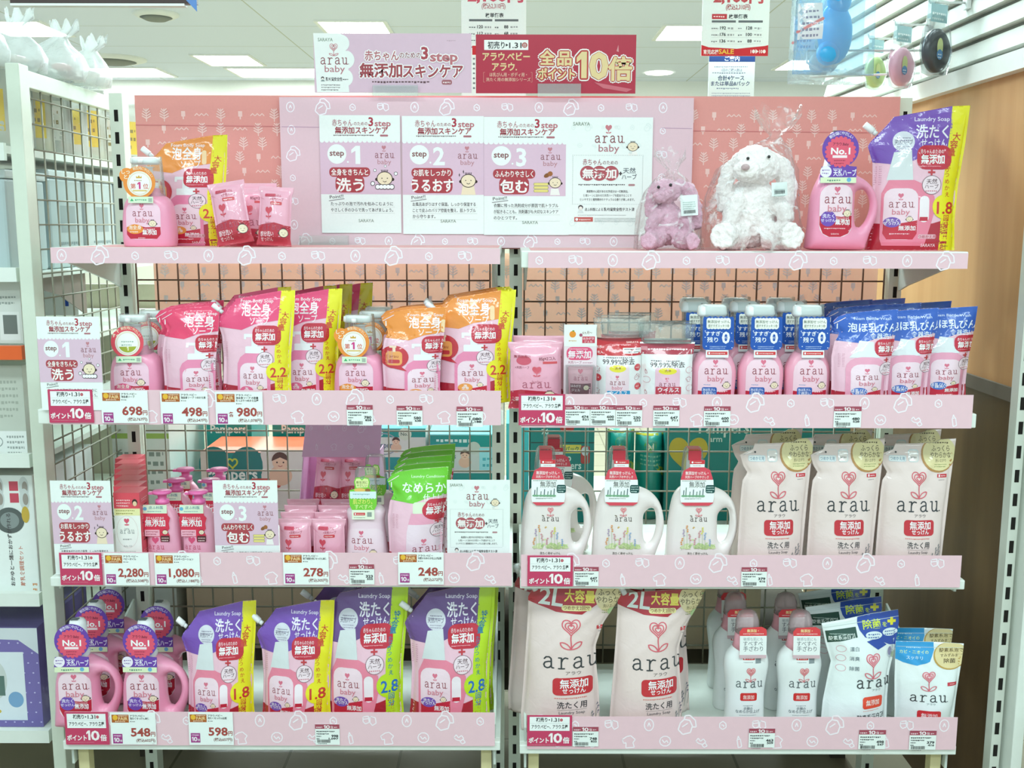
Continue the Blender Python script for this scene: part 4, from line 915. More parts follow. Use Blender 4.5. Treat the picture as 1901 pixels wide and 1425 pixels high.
PINKB = '#f59fbd'
def foam_bottle(k, tagc):
    """frame: centre 818, base 1357 (top-shelf pump bottle)"""
    root = thing('pump_bottle'); R = lambda Y, w, d, e: ((1357 - Y) * k, w * k, d * k, e)
    lo = Loft(smooth_rings([R(1357, 128, 84, 3), R(1350, 138, 92, 3), R(1300, 143, 95, 3), R(1200, 139, 93, 2.9), R(1130, 128, 88, 2.7), R(1095, 108, 80, 2.4), R(1075, 80, 68, 2.1), R(1060, 66, 62, 2), R(1040, 62, 62, 2)], 40))
    m = MB(); lo.mesh(m, mat(PINKB, 'plast'), 44, 1); m.build('bottle_body', root)
    a = Art(818, 1357, k, 'gloss'); orange = tagc == 'orange'
    a.rr(714, 1118, 902, 1318, 50, '#f8cfdf'); a.poly([(716, 1252), (760, 1235), (820, 1252), (900, 1250), (900, 1290), (880, 1314), (736, 1314), (716, 1290)], '#c3243c')
    a.ell(764, 1262, 46, 26, '#f0953e' if orange else '#e8678f'); a.text('泡全身', 764, 1262, 24, '#fff3e6', 'c', .03); a.fine(735, 1280, 793, 9, '#ffe9d8'); a.text('無添加', 842, 1290, 30, '#ffffff', 'c', .05, 74); a.fine(812, 1266, 874, 10, '#ffd2d8'); baby(a, 860, 1232, 42); a.fine(780, 1312, 826, 7, '#ffd2d8')
    logo(a, 806, 1192, 106)
    m = MB(); a.emit(m, lo.front, .006); m.build('label', root)
    m = MB(); z = lambda Y: (1357 - Y) * k
    m.loft([(z(1048), 58*k, 58*k, 2), (z(1010), 56*k, 56*k, 2), (z(1005), 30*k, 30*k, 2), (z(930), 28*k, 28*k, 2), (z(925), 40*k, 40*k, 2.4)], mat('#f4f6f5', 'plast'), 28)
    m.loft([(z(912), 68*k, 40*k, 3), (z(905), 78*k, 48*k, 3), (z(880), 76*k, 46*k, 3), (z(874), 66*k, 38*k, 3)], mat('#fafbfa', 'plast'), 32, True, True, -10 * k)
    m.loft([(z(910), 16*k, 30*k, 2.5, 0), (z(886), 16*k, 34*k, 2.5, 0)], mat('#fafbfa', 'plast'), 20, True, True, -20*k, -45*k); m.build('pump_head', root)
    m = MB(); m.loft([(z(1085), 90*k, 74*k, 2.6), (z(915), 80*k, 66*k, 2.6), (z(868), 76*k, 62*k, 2.6)], clear('cap', veil=.1, gl=.35), 32, False); m.build('clear_cap', root)
    # round hang tag
    t = Art(800, 1095, k, 'gloss'); pts = arc_pts(800, 1012, 86, 60, -240, 30) + [(742, 1095), (868, 1095)]
    col = '#f3943a' if orange else '#e8505f'
    if orange:
        t.circ(735, 975, 40, col); t.text('しっ', 730, 965, 27, '#fff5e0', 'c', .04); t.text('とり', 742, 992, 27, '#fff5e0', 'c', .04)
    else: t.text('すべ', 735, 962, 24, '#fff1d8', 'c', .05); t.text('すべ', 742, 985, 22, '#fff1d8', 'c', .05)
    arc_text(t, '新生児にやさしい', 800, 1012, 70, -108, -28, 17, '#ffeccb'); t.circ(802, 1018, 66, '#f6efe3'); t.ring(802, 1018, 58, 2, '#e7c9a0'); t.circ(802, 1018, 54, '#fbfbf5')
    if orange:
        t.poly([(785, 990), (785, 978), (793, 984), (800, 974), (807, 984), (815, 978), (815, 990)], '#d7a63c'); one(t, 790, 1048, 52, 18, '#d43a86'); t.text('第', 768, 1044, 30, '#d8604a', 'c', .04); t.text('位', 835, 1044, 30, '#d8604a', 'c', .04); t.fine(775, 1006, 825, 9, '#b79a6a'); t.rect(765, 1052, 840, 1060, '#e3c37c')
    else:
        t.fine(770, 1015, 835, 12, '#9fb9a8', 2); t.poly([(802 + 50 * math.cos(g), 1018 + 50 * math.sin(g)) for g in [.35 + i * .24 for i in range(11)]], '#aab33a'); one(t, 797, 1058, 30, 10, '#fff6d0')
    t.rect(738, 1088, 872, 1122, '#dcefd0'); t.poly([(748, 1112), (758, 1098), (768, 1112)], '#3fae6a'); t.fine(775, 1110, 840, 11, '#6aa888'); t.rect(846, 1096, 866, 1116, '#aab8a8')
    flat_tag(root, pts + [(874, 1090), (874, 1124), (736, 1124), (736, 1090)][0:0], 0, t, col, ((800 - 818) * k, -100 * k, z(1095)), -.06)
    return root

def jug(k, kind):
    """handled bottle. pink frame (x 228..620, base 1378) ; white is drawn in its own frame (x 100..628, base 1061)"""
    root = thing('handle_bottle')
    if kind == 'pink':
        cx, by = 400, 1378; Z = lambda Y: (by - Y) * k; X = lambda x: (x - cx) * k
        out = [(240, 1372), (228, 1340), (236, 1250), (244, 1120), (258, 1050), (286, 985), (305, 955), (420, 950), (470, 962), (540, 996), (590, 1048), (614, 1110), (616, 1165), (600, 1230), (578, 1290), (562, 1345), (545, 1374), (400, 1378)]
        hole = [(492, 1062), (530, 1048), (556, 1072), (572, 1118), (568, 1172), (548, 1222), (520, 1252), (500, 1248), (489, 1200), (487, 1120)]
        split, col, T = 505, PINKB, 78
    else:
        cx, by = 340, 1061; Z = lambda Y: (by - Y) * k; X = lambda x: (x - cx) * k
        out = [(112, 1055), (100, 1000), (104, 850), (112, 720), (128, 590), (150, 500), (190, 445), (240, 425), (380, 422), (440, 436), (520, 470), (585, 540), (618, 630), (628, 720), (615, 810), (585, 900), (560, 980), (545, 1050), (330, 1061)]
        hole = [(478, 640), (515, 598), (550, 600), (566, 650), (568, 730), (555, 800), (530, 850), (500, 858), (480, 820), (475, 730)]
        split, col, T = 500, '#f3e8e4', 92
    th = lambda x, z: T * k * (1 - .42 * np.clip((x - X(split - 60)) / (X(split + 30) - X(split - 60)), 0, 1))
    body = Inflate([(X(x), Z(y)) for x, y in out], [[(X(x), Z(y)) for x, y in hole]], 55 * k, th)
    m = MB(); body.mesh(m, mat(col, 'plast')); m.build('bottle_body', root)
    if kind == 'pink':
        m = MB(); c = mat('#f3f4f4', 'plast'); nx = X(372)
        m.loft([(Z(965), 66*k, 62*k, 2.2), (Z(925), 68*k, 64*k, 2.2), (Z(920), 60*k, 58*k, 2.2), (Z(760), 44*k, 50*k, 2.4, 12*k), (Z(742), 36*k, 44*k, 2.4, 8*k), (Z(738), 20*k, 30*k, 2.4, 8*k)], c, 32, True, True, nx); cap_ = m.build('cap', root)
        m = MB(); m.box(nx - 18*k, nx + 20*k, -22*k, 10*k, Z(738), Z(732), mat('#5e6466', 'plast')); m.build('cap_spout', cap_)
        a = Art(cx, by, k, 'gloss'); a.rr(282, 1022, 462, 1306, 66, '#f9dce6'); a.poly([(284, 1192), (330, 1188), (400, 1196), (460, 1188), (460, 1250), (440, 1286), (400, 1304), (340, 1304), (304, 1286), (284, 1240)], '#c3243c')
        a.circ(330, 1206, 42, '#7650b4'); a.text('洗たく', 330, 1200, 24, '#f3ecff', 'c', .04); a.text('せっけん', 330, 1222, 20, '#f3ecff', 'c', .03); a.text('無添加', 408, 1236, 34, '#ffffff', 'c', .05, 76); a.text('赤ちゃんのための', 406, 1208, 13, '#ffd7dc', 'c', .02, 70); baby(a, 432, 1178, 44); a.fine(310, 1262, 432, 9, '#ffd2d8'); a.text('SARAYA', 370, 1292, 12, '#ffd2d8', 'c', .03); a.fine(318, 1172, 380, 10, '#c59aae'); logo(a, 376, 1122, 140)
        m = MB(); a.emit(m, body.front, .006); m.build('label', root)
        t = Art(375, 1015, k, 'gloss'); V = '#6e45ab'; pts = arc_pts(378, 835, 98, 62, -242, 30) + [(330, 925), (280, 928), (272, 985), (275, 1015), (467, 1015), (468, 928), (430, 925)]
        for i in range(20): t.circ(378 + 74 * math.cos(i * PI / 10), 850 + 74 * math.sin(i * PI / 10), 10, '#e85a74', 10)
        t.circ(378, 850, 76, '#e85a74'); arc_text(t, '新生児にやさしい', 378, 838, 80, -128, -50, 20, '#efe6ff', .04); t.text('アラウ.Baby', 378, 816, 20, '#7c2340', 'c', .04, 84); t.text('No.1', 378, 862, 48, '#ffffff', 'c', .07, 100); t.rect(336, 868, 414, 882, '#ffe6ea'); t.fine(345, 900, 405, 10, '#a83650', 2)
        t.circ(303, 955, 31, '#f5eef8'); t.fine(283, 952, 322, 11, '#8d6fb0', 2); t.text('天然ハーブ', 405, 975, 38, '#f6f0ff', 'c', .05, 122); t.fine(342, 944, 400, 9, '#d9c9f0'); t.rect(275, 985, 467, 1015, '#e4f0c8'); t.fine(312, 1007, 395, 13, '#5f8f7a'); t.circ(428, 998, 12, '#6fb3d8', 12)
        flat_tag(root, pts, 0, t, V, (X(375), -T * k - .004, Z(1015)), -.04)
    else:
        nx = X(285); m = MB(); m.loft([(Z(440), 74*k, 66*k, 2.2), (Z(400), 78*k, 70*k, 2.2), (Z(330), 78*k, 70*k, 2.2)], mat('#eee5e2', 'plast'), 30, True, True, nx); m.loft([(Z(330), 50*k, 50*k, 2), (Z(200), 44*k, 44*k, 2)], mat('#f3eeea', 'plast'), 24, True, True, nx); m.build('neck', root)
        m = MB(); m.loft([(Z(410), 84*k, 76*k, 2.4), (Z(250), 78*k, 70*k, 2.4), (Z(160), 68*k, 62*k, 2.4), (Z(142), 56*k, 50*k, 2.4)], clear('cap', veil=.1, gl=.35), 32, True, True, nx); cap_ = m.build('clear_cap', root)
        a = Art(cx, by, k, 'gloss'); K = '#4a4038'; flower(a, 322, 592, 40, '#dd6a74', True, '#f3b5b6', .65); arau(a, 322, 672, 122, K, False, .13); a.ell(268, 632, 10, 5, '#8a7d70', 10, .4)
        r = random.Random(5)
        for i in range(46):   # soft meadow wash with blossoms
            x = r.uniform(195, 440); y = 875 - abs(r.gauss(0, 32)) * (1 - abs(x - 310) / 220); a.ell(x, y, r.uniform(8, 22), r.uniform(5, 12), r.choice(['#d5e2a8', '#c9d99a', '#bcd090', '#dfe8b8']), 10, r.uniform(-.6, .6))
        for x, y0, y1 in ((218, 880, 735), (240, 870, 705), (262, 875, 770), (300, 878, 800), (330, 880, 745), (352, 880, 720), (372, 878, 760), (410, 880, 810), (205, 885, 800)):
            a.line(bez((x, y0), (x + 6, (y0 + y1) / 2), (x - 6, (y0 + y1) / 2), (x + 3, y1), 5), 2.5, '#a9c088')
            for j in range(4): a.ell(x + r.uniform(-6, 6), y1 + j * 14, 7, 5, ('#e9dc5a', '#b59ac2', '#d8909c', '#8fa9d6', '#e79a5c')[(x // 7) % 5], 8)
        a.text('洗たく用せっけん', 322, 924, 24, K, 'c', .03, 150); a.fine(250, 948, 395, 8, '#8d857c'); a.ring(322, 770, 0.1, .1, K); a.circ(285, 722, 5, '#d8a04a', 8); a.ell(291, 716, 8, 4, '#e3c27a', 8, .6)
        m = MB(); a.emit(m, body.front, .006); m.build('label', root)
        t = Art(302, 555, k, 'gloss'); C_ = '#e04c5c'; pts = [(250, 270), (250, 218), (355, 218), (355, 270), (395, 290), (415, 350), (428, 500), (420, 535), (390, 552), (220, 552), (190, 530), (185, 500), (186, 350), (205, 295)]
        t.rect(246, 219, 356, 246, C_); save_mark(t, 252, 222, 350, 246); t.rect(250, 247, 354, 270, '#f4f6f4'); t.fine(270, 262, 330, 8, '#c98c90'); t.poly([(183, 362), (420, 362), (427, 500), (420, 528), (188, 528), (183, 500)], '#f7faf7')
        t.text('無添加せっけん・', 300, 324, 29, '#fff0ee', 'c', .04, 165); t.text('天然ハーブのやさしさ', 300, 350, 22, '#fff0ee', 'c', .03, 170); t.fine(195, 374, 410, 10, '#7d7f78'); t.text('無添加', 302, 416, 48, '#3d3a36', 'c', .01, 112); t.rr(365, 400, 432, 460, 14, '#1f4f4c'); t.fine(372, 420, 426, 11, '#cfe6df', 3)
        for x, h in ((205, 40), (222, 60), (250, 30), (275, 45), (300, 30), (322, 38), (345, 50)): t.line([(x, 480), (x + 3, 480 - h)], 7, '#5b6b74' if x % 2 else '#7d8f8a'); t.ell(x, 480, 16, 8, '#7fb08a', 8)
        t.fine(215, 505, 345, 11, '#8a8f8c')
        flat_tag(root, pts, 0, t, C_, (X(302), -T * k - .003, Z(555)), -.05)
        m = MB(); m.box(nx - 46*k, nx + 46*k, -78*k, -60*k, Z(222), Z(150), mat('#d23c4c', 'gloss')); m.box(nx - 46*k, nx + 46*k, -78*k, 30*k, Z(144), Z(138), mat('#d23c4c', 'gloss')); m.build('tag_strap', cap_, None, .001)
    return root

def wash_bottle(k):
    """baby-bottle wash: frame centre 1522, base 1097"""
    root = thing('wash_bottle'); z = lambda Y: (1097 - Y) * k; R = lambda Y, w, d, e: (z(Y), w * k, d * k, e)
    lo = Loft(smooth_rings([R(1097, 140, 84, 2.8), R(1085, 152, 92, 2.8), R(980, 160, 98, 2.7), R(860, 166, 100, 2.6), R(790, 158, 96, 2.5), R(720, 128, 84, 2.3), R(680, 92, 72, 2.1), R(650, 78, 66, 2), R(630, 74, 66, 2)], 40))
    m = MB(); lo.mesh(m, mat('#f6abc0', 'plast'), 44, 1); m.build('bottle_body', root)
    a = Art(1522, 1097, k, 'gloss'); a.rr(1400, 720, 1645, 1075, 110, '#f8d3de'); a.poly([(1402, 965), (1520, 975), (1643, 958), (1643, 1040), (1600, 1074), (1445, 1074), (1402, 1040)], '#c3243c'); a.rr(1428, 938, 1535, 1010, 14, '#2f63b4'); a.text('泡ほ乳びん', 1480, 965, 22, '#eaf2ff', 'c', .03, 92); a.text('食器洗い', 1480, 990, 24, '#eaf2ff', 'c', .03, 92); baby(a, 1605, 925, 56); a.fine(1540, 975, 1632, 14, '#ffd7dc'); a.text('無添加', 1590, 1020, 36, '#ffffff', 'c', .04); a.fine(1440, 925, 1500, 11, '#9aa8cc'); logo(a, 1525, 842, 165)
    m = MB(); a.emit(m, lo.front, .007); m.build('label', root)
    m = MB(); m.loft([(z(640), 70*k, 66*k, 2), (z(600), 70*k, 66*k, 2), (z(595), 40*k, 40*k, 2), (z(440), 36*k, 36*k, 2)], mat('#f2f5f4', 'plast'), 26); m.loft([(z(430), 100*k, 60*k, 3), (z(410), 108*k, 64*k, 3), (z(360), 100*k, 58*k, 3), (z(348), 84*k, 46*k, 3)], mat('#f7fafa', 'plast'), 30, True, True, -20 * k); m.build('pump_head', root)
    m = MB(); m.loft([(z(690), 96*k, 84*k, 2.6), (z(430), 104*k, 78*k, 2.6), (z(340), 100*k, 72*k, 2.6)], clear('cap', veil=.1, gl=.35), 30, False); m.build('clear_cap', root)
    t = Art(1530, 720, k, 'gloss'); B = '#1f56b0'; pts = [(1432, 425)] + [(1432 + 200 * i / 10, 425 + (6 if i % 2 else -2)) for i in range(1, 10)] + [(1638, 425), (1646, 440), (1650, 640), (1636, 664), (1612, 666), (1610, 722), (1450, 722), (1448, 666), (1432, 660), (1422, 640), (1424, 440)]
    t.rect(1448, 667, 1611, 722, '#f4f6f4'); save_mark(t, 1458, 678, 1604, 702)
    for i in range(7): t.circ(1465 + 23 * i, 452, 17, '#f6f8ee', 12); t.circ(1465 + 23 * i, 500, 17, '#f6f8ee', 12)
    t.rect(1448, 448, 1622, 504, '#f6f8ee'); t.text('無添加せっけん', 1535, 472, 24, '#44503c', 'c', .02, 160); t.text('超すすぎスッキリ◎', 1535, 500, 21, '#44503c', 'c', .02, 150); t.text('すすぎ', 1496, 562, 36, '#f3f7ff', 'c', .04, 108); t.text('残り', 1494, 608, 40, '#f3f7ff', 'c', .04, 78); t.text('0', 1590, 618, 118, '#f3f7ff', 'c', .06); t.text('ゼロ', 1590, 585, 18, '#f3f7ff', 'c', .03, 30); t.text('へ', 1634, 612, 20, '#f3f7ff', 'c'); t.fine(1475, 645, 1595, 8, '#bcd0f2', 2)
    for x, y in ((1440, 530), (1440, 575), (1450, 640), (1630, 545), (1560, 540), (1635, 650)): t.circ(x, y, 4, '#dfeaff', 8)
    flat_tag(root, pts, 0, t, B, ((1530 - 1522) * k, -100 * k, z(720)), -.05)
    return root

def soft_bottle(k):
    """softener with green tag: frame centre 795, base 1055"""
    root = thing('softener_bottle'); z = lambda Y: (1055 - Y) * k; R = lambda Y, w, d, e: (z(Y), w * k, d * k, e)
    lo = Loft(smooth_rings([R(1055, 150, 92, 2.8), R(1045, 160, 98, 2.8), R(940, 158, 98, 2.7), R(800, 142, 92, 2.6), R(700, 132, 88, 2.6), R(650, 140, 90, 2.6), R(615, 138, 88, 2.5), R(590, 110, 76, 2.4), R(578, 70, 60, 2), R(560, 62, 58, 2)], 40))
    m = MB(); lo.mesh(m, mat('#f7dbe6', 'plast'), 44, 1); m.build('bottle_body', root)
    a = Art(795, 1055, k, 'gloss'); a.rr(665, 735, 925, 1050, 60, '#f9e2ea'); logo(a, 770, 845, 150); a.text('', 0, 0, 1, '#ffffff'); baby(a, 852, 918, 58); a.fine(700, 920, 770, 11, '#9a8a92', 2); a.rect(668, 960, 922, 1040, '#d4586a'); a.circ(720, 970, 40, '#8cc84a')
    m = MB(); a.emit(m, lo.front, .007); m.build('label', root)
    m = MB(); m.loft([(z(575), 60*k, 58*k, 2), (z(500), 58*k, 56*k, 2), (z(495), 34*k, 34*k, 2), (z(400), 30*k, 30*k, 2)], mat('#f3c3cf', 'plast'), 26); m.build('neck', root)
    m = MB(); m.loft([(z(570), 84*k, 74*k, 2.6), (z(420), 80*k, 70*k, 2.6), (z(320), 74*k, 64*k, 2.6), (z(300), 60*k, 52*k, 2.6)], clear('cap', veil=.1, gl=.35), 30); m.build('clear_cap', root)
    t = Art(785, 665, k, 'gloss'); pts = heart_pts(780, 400, 118, 6)[6:18] + [(840, 440), (880, 452), (888, 480), (884, 560), (865, 590), (868, 660), (705, 660), (706, 590), (690, 560), (684, 480), (690, 445), (725, 440)]
    pts = [(722, 385), (735, 355), (765, 352), (780, 368), (798, 352), (828, 358), (838, 385), (832, 420), (842, 440), (878, 450), (888, 480), (884, 560), (866, 592), (868, 662), (705, 662), (706, 592), (690, 560), (684, 480), (690, 447), (726, 438), (728, 415)]
    t.poly([(730, 385), (740, 362), (765, 360), (780, 376), (798, 360), (824, 364), (830, 388), (822, 425), (740, 430)], '#e6f0a6'); t.text('新生児に', 780, 398, 22, '#6a7a2c', 'c', .02, 80); t.text('やさしい', 780, 420, 20, '#6a7a2c', 'c', .02, 74); t.ell(765, 446, 42, 14, '#f0c46a'); t.ell(822, 446, 20, 12, '#a06a3c')
    t.rect(692, 456, 882, 505, '#dff0f2'); scallop(t, 694, 880, 500, 10, '#dff0f2'); t.fine(715, 482, 860, 13, '#8ab4b0'); t.text('肌ざわり、', 784, 545, 40, '#e9f07a', 'c', .05, 140); t.text('すべすべ', 790, 584, 40, '#d6f29a', 'c', .05, 128); t.rect(705, 592, 868, 662, '#eef4dc'); save_mark(t, 718, 612, 800, 632); t.rect(815, 608, 848, 642, '#97a39a'); t.fine(720, 652, 800, 9, '#7d8d80')
    flat_tag(root, pts, 0, t, '#7fd03f', ((785 - 795) * k, -102 * k, z(665)), -.05)
    return root

def plain_bottle(k):
    """white hourglass bottle with pink collar: frame centre 245, base 1080"""
    root = thing('softener_bottle'); z = lambda Y: (1080 - Y) * k; R = lambda Y, w, d, e: (z(Y), w * k, d * k, e)
    lo = Loft(smooth_rings([R(1080, 138, 88, 2.7), R(1066, 146, 94, 2.7), R(940, 142, 92, 2.6), R(780, 140, 90, 2.5), R(660, 154, 94, 2.4), R(570, 164, 98, 2.3), R(500, 150, 92, 2.2), R(450, 112, 80, 2.1), R(415, 84, 72, 2), R(400, 80, 70, 2)], 40))
    m = MB(); lo.mesh(m, mat('#f0f4f2', 'plast'), 44, 1); m.build('bottle_body', root)
    a = Art(245, 1080, k, 'gloss'); flower(a, 262, 605, 62, '#dd7a80', True, '#f3bdbb', .75); arau(a, 255, 722, 195, '#5a6266', False, .13); a.rr(192, 766, 314, 826, 12, '#d6322f'); a.text('無添加', 253, 812, 36, '#ffd9d2', 'c', .04, 80); a.fine(215, 868, 292, 9, '#8a9498'); a.text('衣類の', 252, 894, 24, '#6f7a80', 'c', .02, 66); a.text('なめらか仕上げ', 250, 918, 28, '#6f7a80', 'c', .02, 175); a.fine(190, 940, 315, 8, '#a3adb0')
    m = MB(); a.emit(m, lo.front, .007); m.build('label', root)
    m = MB(); m.loft([(z(455), 108*k, 84*k, 2.1), (z(400), 92*k, 78*k, 2.1), (z(330), 84*k, 74*k, 2.1)], mat('#f0aab6', 'plast'), 28); m.build('collar', root)
    m = MB(); m.loft([(z(330), 88*k, 78*k, 2.3), (z(230), 80*k, 72*k, 2.3), (z(185), 62*k, 56*k, 2.2), (z(168), 36*k, 32*k, 2)], clear('pinkcap', '#f6dfe2', .3, .15, .35), 28); m.build('clear_cap', root)
    t = Art(266, 495, k, 'gloss'); C_ = '#e4464c'; pts = [(172, 325), (168, 300), (190, 270), (330, 262), (362, 280), (366, 300), (366, 495), (172, 485)]
    t.rect(172, 328, 366, 470, '#f3f6f4'); t.rect(172, 470, 366, 495, '#d9b9bf'); t.text('無添加・', 265, 300, 26, '#ffe9a8', 'c', .04, 84); t.fine(195, 318, 350, 11, '#ffd8d4'); t.text('敏感な肌にも', 268, 362, 26, '#9aa3a6', 'c', .0, 140); t.text('すべすべ', 268, 400, 40, '#6a6f74', 'c', .01, 140); t.text('手ざわり', 270, 440, 42, '#6a6f74', 'c', .01, 142)
    o = flat_tag(root, pts, 0, t, C_, ((266 - 245) * k, -100 * k, z(495)), -.05)
    m = MB(); s2 = Art(245, 1080, k, 'gloss'); save_mark(s2, 202, 492, 285, 512); s2.rect(292, 498, 334, 538, '#8d979a'); s2.fine(205, 532, 282, 8, '#a0a8aa'); s2.emit(m, lo.front, .007); m.build('sticker', root)
    return root

def lotion_bottle(k):
    """pink milk lotion pump: frame centre 1205, base 1053"""
    root = thing('lotion_bottle'); z = lambda Y: (1053 - Y) * k; R = lambda Y, w, d, e: (z(Y), w * k, d * k, e)
    lo = Loft(smooth_rings([R(1053, 108, 70, 2.6), R(1043, 118, 76, 2.6), R(900, 120, 78, 2.5), R(740, 118, 76, 2.4), R(660, 104, 70, 2.3), R(610, 76, 60, 2.1), R(585, 54, 52, 2), R(570, 52, 50, 2)], 36))
    m = MB(); lo.mesh(m, mat('#f7b4cb', 'plast'), 40, 1); m.build('bottle_body', root)
    a = Art(1205, 1053, k, 'gloss'); a.poly(heart_pts(1165, 830, 52, 6), '#e0587e'); arau(a, 1168, 895, 118, '#d86a86', False, .15); a.text('baby', 1168, 928, 40, '#e58aa4', 'c', .01, 92)
    m = MB(); a.emit(m, lo.front, .007); m.build('print', root)
    pk = mat('#ec6fae', 'plast'); m = MB(); m.loft([(z(575), 50*k, 50*k, 2), (z(540), 50*k, 50*k, 2), (z(535), 30*k, 30*k, 2), (z(500), 34*k, 34*k, 2), (z(495), 66*k, 60*k, 2), (z(482), 72*k, 62*k, 2), (z(474), 66*k, 56*k, 2)], pk, 28)
    m.box(-95*k, -40*k, -20*k, 20*k, z(500), z(484), pk); m.build('pump_head', root)
    t = Art(1170, 840, k, 'gloss'); pts = [(1085, 560), (1258, 562), (1262, 640), (1280, 660), (1268, 700), (1272, 740), (1255, 760), (1272, 790), (1270, 836), (1205, 840), (1200, 800), (1098, 798), (1088, 745), (1080, 680), (1085, 640)]
    t.rect(1086, 562, 1259, 626, '#e2f0d6'); t.circ(1100, 592, 14, '#6ab4d8', 10); t.text('皮ふ科医', 1180, 592, 24, '#5f8f98', 'c', .03, 104); t.fine(1118, 616, 1245, 11, '#7fa6a8'); t.text('赤ちゃんのための', 1170, 670, 24, '#ffe3e8', 'c', .03, 130); t.text('無添加', 1170, 718, 56, '#ffffff', 'c', .05, 145); t.rect(1092, 748, 1200, 796, '#f7b8c8'); t.fine(1102, 768, 1190, 12, '#b0485e', 2); t.rr(1206, 792, 1272, 838, 8, '#5a2e32'); t.fine(1214, 815, 1264, 12, '#e8cfc8', 2); baby(t, 1240, 766, 40)
    flat_tag(root, pts, 0, t, '#dc3450', ((1170 - 1205) * k, -80 * k, z(840)), -.03)
    return root

# ================================================================== goods on the shelves
CT, ST = math.cos(TH), math.sin(TH)
def zc(key, y, up=.1): return y * CT + (H - ZS[key] - up) * ST
def XU(u, key, y): return (u - 950.5) / FPX * zc(key, y)
def size(key, y, u0, u1, vt): return (u1 - u0) * zc(key, y) / FPX, P(950, vt, y).z - ZS[key]
def put(proto, cat, group, spots):
    """spots: (shelf, u, depth, turn, lean, label[, (sx, sy, sz)]); the first takes the prototype itself"""
    out = []
    for i, sp in enumerate(spots):
        key, u, y, rz, rx, lab = sp[:6]; loc = (XU(u, key, y), y, ZS[key] + .0006)
        o = proto if i == 0 and not proto.get('category') else copy_tree(proto, loc)
        o.location = loc; o.rotation_euler = (math.radians(-rx), 0, math.radians(rz))
        if len(sp) > 6: o.scale = sp[6]
        tag(o, lab, cat, group); out.append(o)
    return out

# --- foam pump bottles
k = zc('1L', 2.17) / FPX / 2.969
fo = foam_bottle(k, 'orange'); fp = foam_bottle(k, 'pink')
put(fo, 'bottle', 'orange tagged pump bottles', [('1L', 275.5, 2.17, 2, 0, 'pink pump bottle with round orange tag, on the top shelf'),
    ('2L', 669, 2.10, -3, 0, 'front pink pump bottle with round orange tag, on the second shelf'), ('2L', 696, 2.205, 3, 0, 'pink pump bottle right behind the orange tagged one on the second shelf'), ('2L', 706, 2.31, 0, 0, 'rearmost of the orange tagged pump bottles on the second shelf')])
put(fp, 'bottle', 'red tagged pump bottles', [('2L', 254, 2.10, 3, 0, 'pink pump bottle with round red tag, beside the step 1 card'), ('2L', 291, 2.205, 0, 0, 'second red tagged pump bottle, directly behind the first')])

# --- foam soap refill pouches
w, h = size('2L', 2.07, 298, 410, 566)
put(refill('pink', w, h, .05, 3, False), 'pouch', 'small pink foam soap refills', [('2L', 354, 2.072, -2, 2, 'small magenta refill pouch at the front, right of the red tagged bottle'),
    ('2L', 346, 2.12, 3, 0, 'small magenta refill pouch, second in the row behind the front one'), ('2L', 352, 2.17, -2, 0, 'small magenta refill pouch, third in its row'), ('2L', 368, 2.225, 2, -2, 'small magenta refill pouch, fourth and rearmost in its row')])
w, h = size('2L', 2.07, 402, 549, 540)
put(refill('pinkbig', w, h, .055, 4), 'pouch', 'large magenta and yellow refills', [('2L', 477, 2.072, -1, 2, 'large magenta refill pouch with yellow 2.2 edge, left one of the front pair'), ('2L', 566, 2.128, 3, 1, 'large magenta refill pouch with yellow 2.2 edge, right one of the front pair'),
    ('2L', 474, 2.185, 2, 0, 'large magenta refill pouch standing second behind the left 2.2 pouch'), ('2L', 560, 2.24, -2, 0, 'large magenta refill pouch standing second behind the right 2.2 pouch'), ('2L', 590, 2.297, 4, -1, 'large magenta refill pouch third back, its shaded yellow edge showing'), ('2L', 630, 2.355, 1, -2, 'large magenta refill pouch rearmost against the wire grid')])
w, h = size('2L', 2.07, 706, 828, 568)
put(refill('orange', w, h, .05, 15, False), 'pouch', 'small orange foam soap refills', [('2L', 768, 2.072, 2, 2, 'small orange refill pouch at the front with a red bubble picture'), ('2L', 765, 2.135, -3, 0, 'small orange refill pouch, second in the row, top edge showing'), ('2L', 778, 2.20, 2, -1, 'small orange refill pouch, third and rearmost in its row')])
w, h = size('2L', 2.07, 796, 958, 541)
put(refill('orangebig', w, h, .055, 6), 'pouch', 'large orange and yellow refills', [('2L', 879, 2.115, 3, 2, 'large orange refill pouch with yellow 2.2 edge, at the end of its shelf'), ('2L', 874, 2.172, -1, 0, 'large orange refill pouch standing second behind the yellow edged one'), ('2L', 872, 2.23, 2, -1, 'large orange refill pouch third back at the end of the left bay'),
    ('1L', 353, 2.245, -2, -2, 'orange refill pouch with yellow edge, on the top shelf behind the pump bottle')])

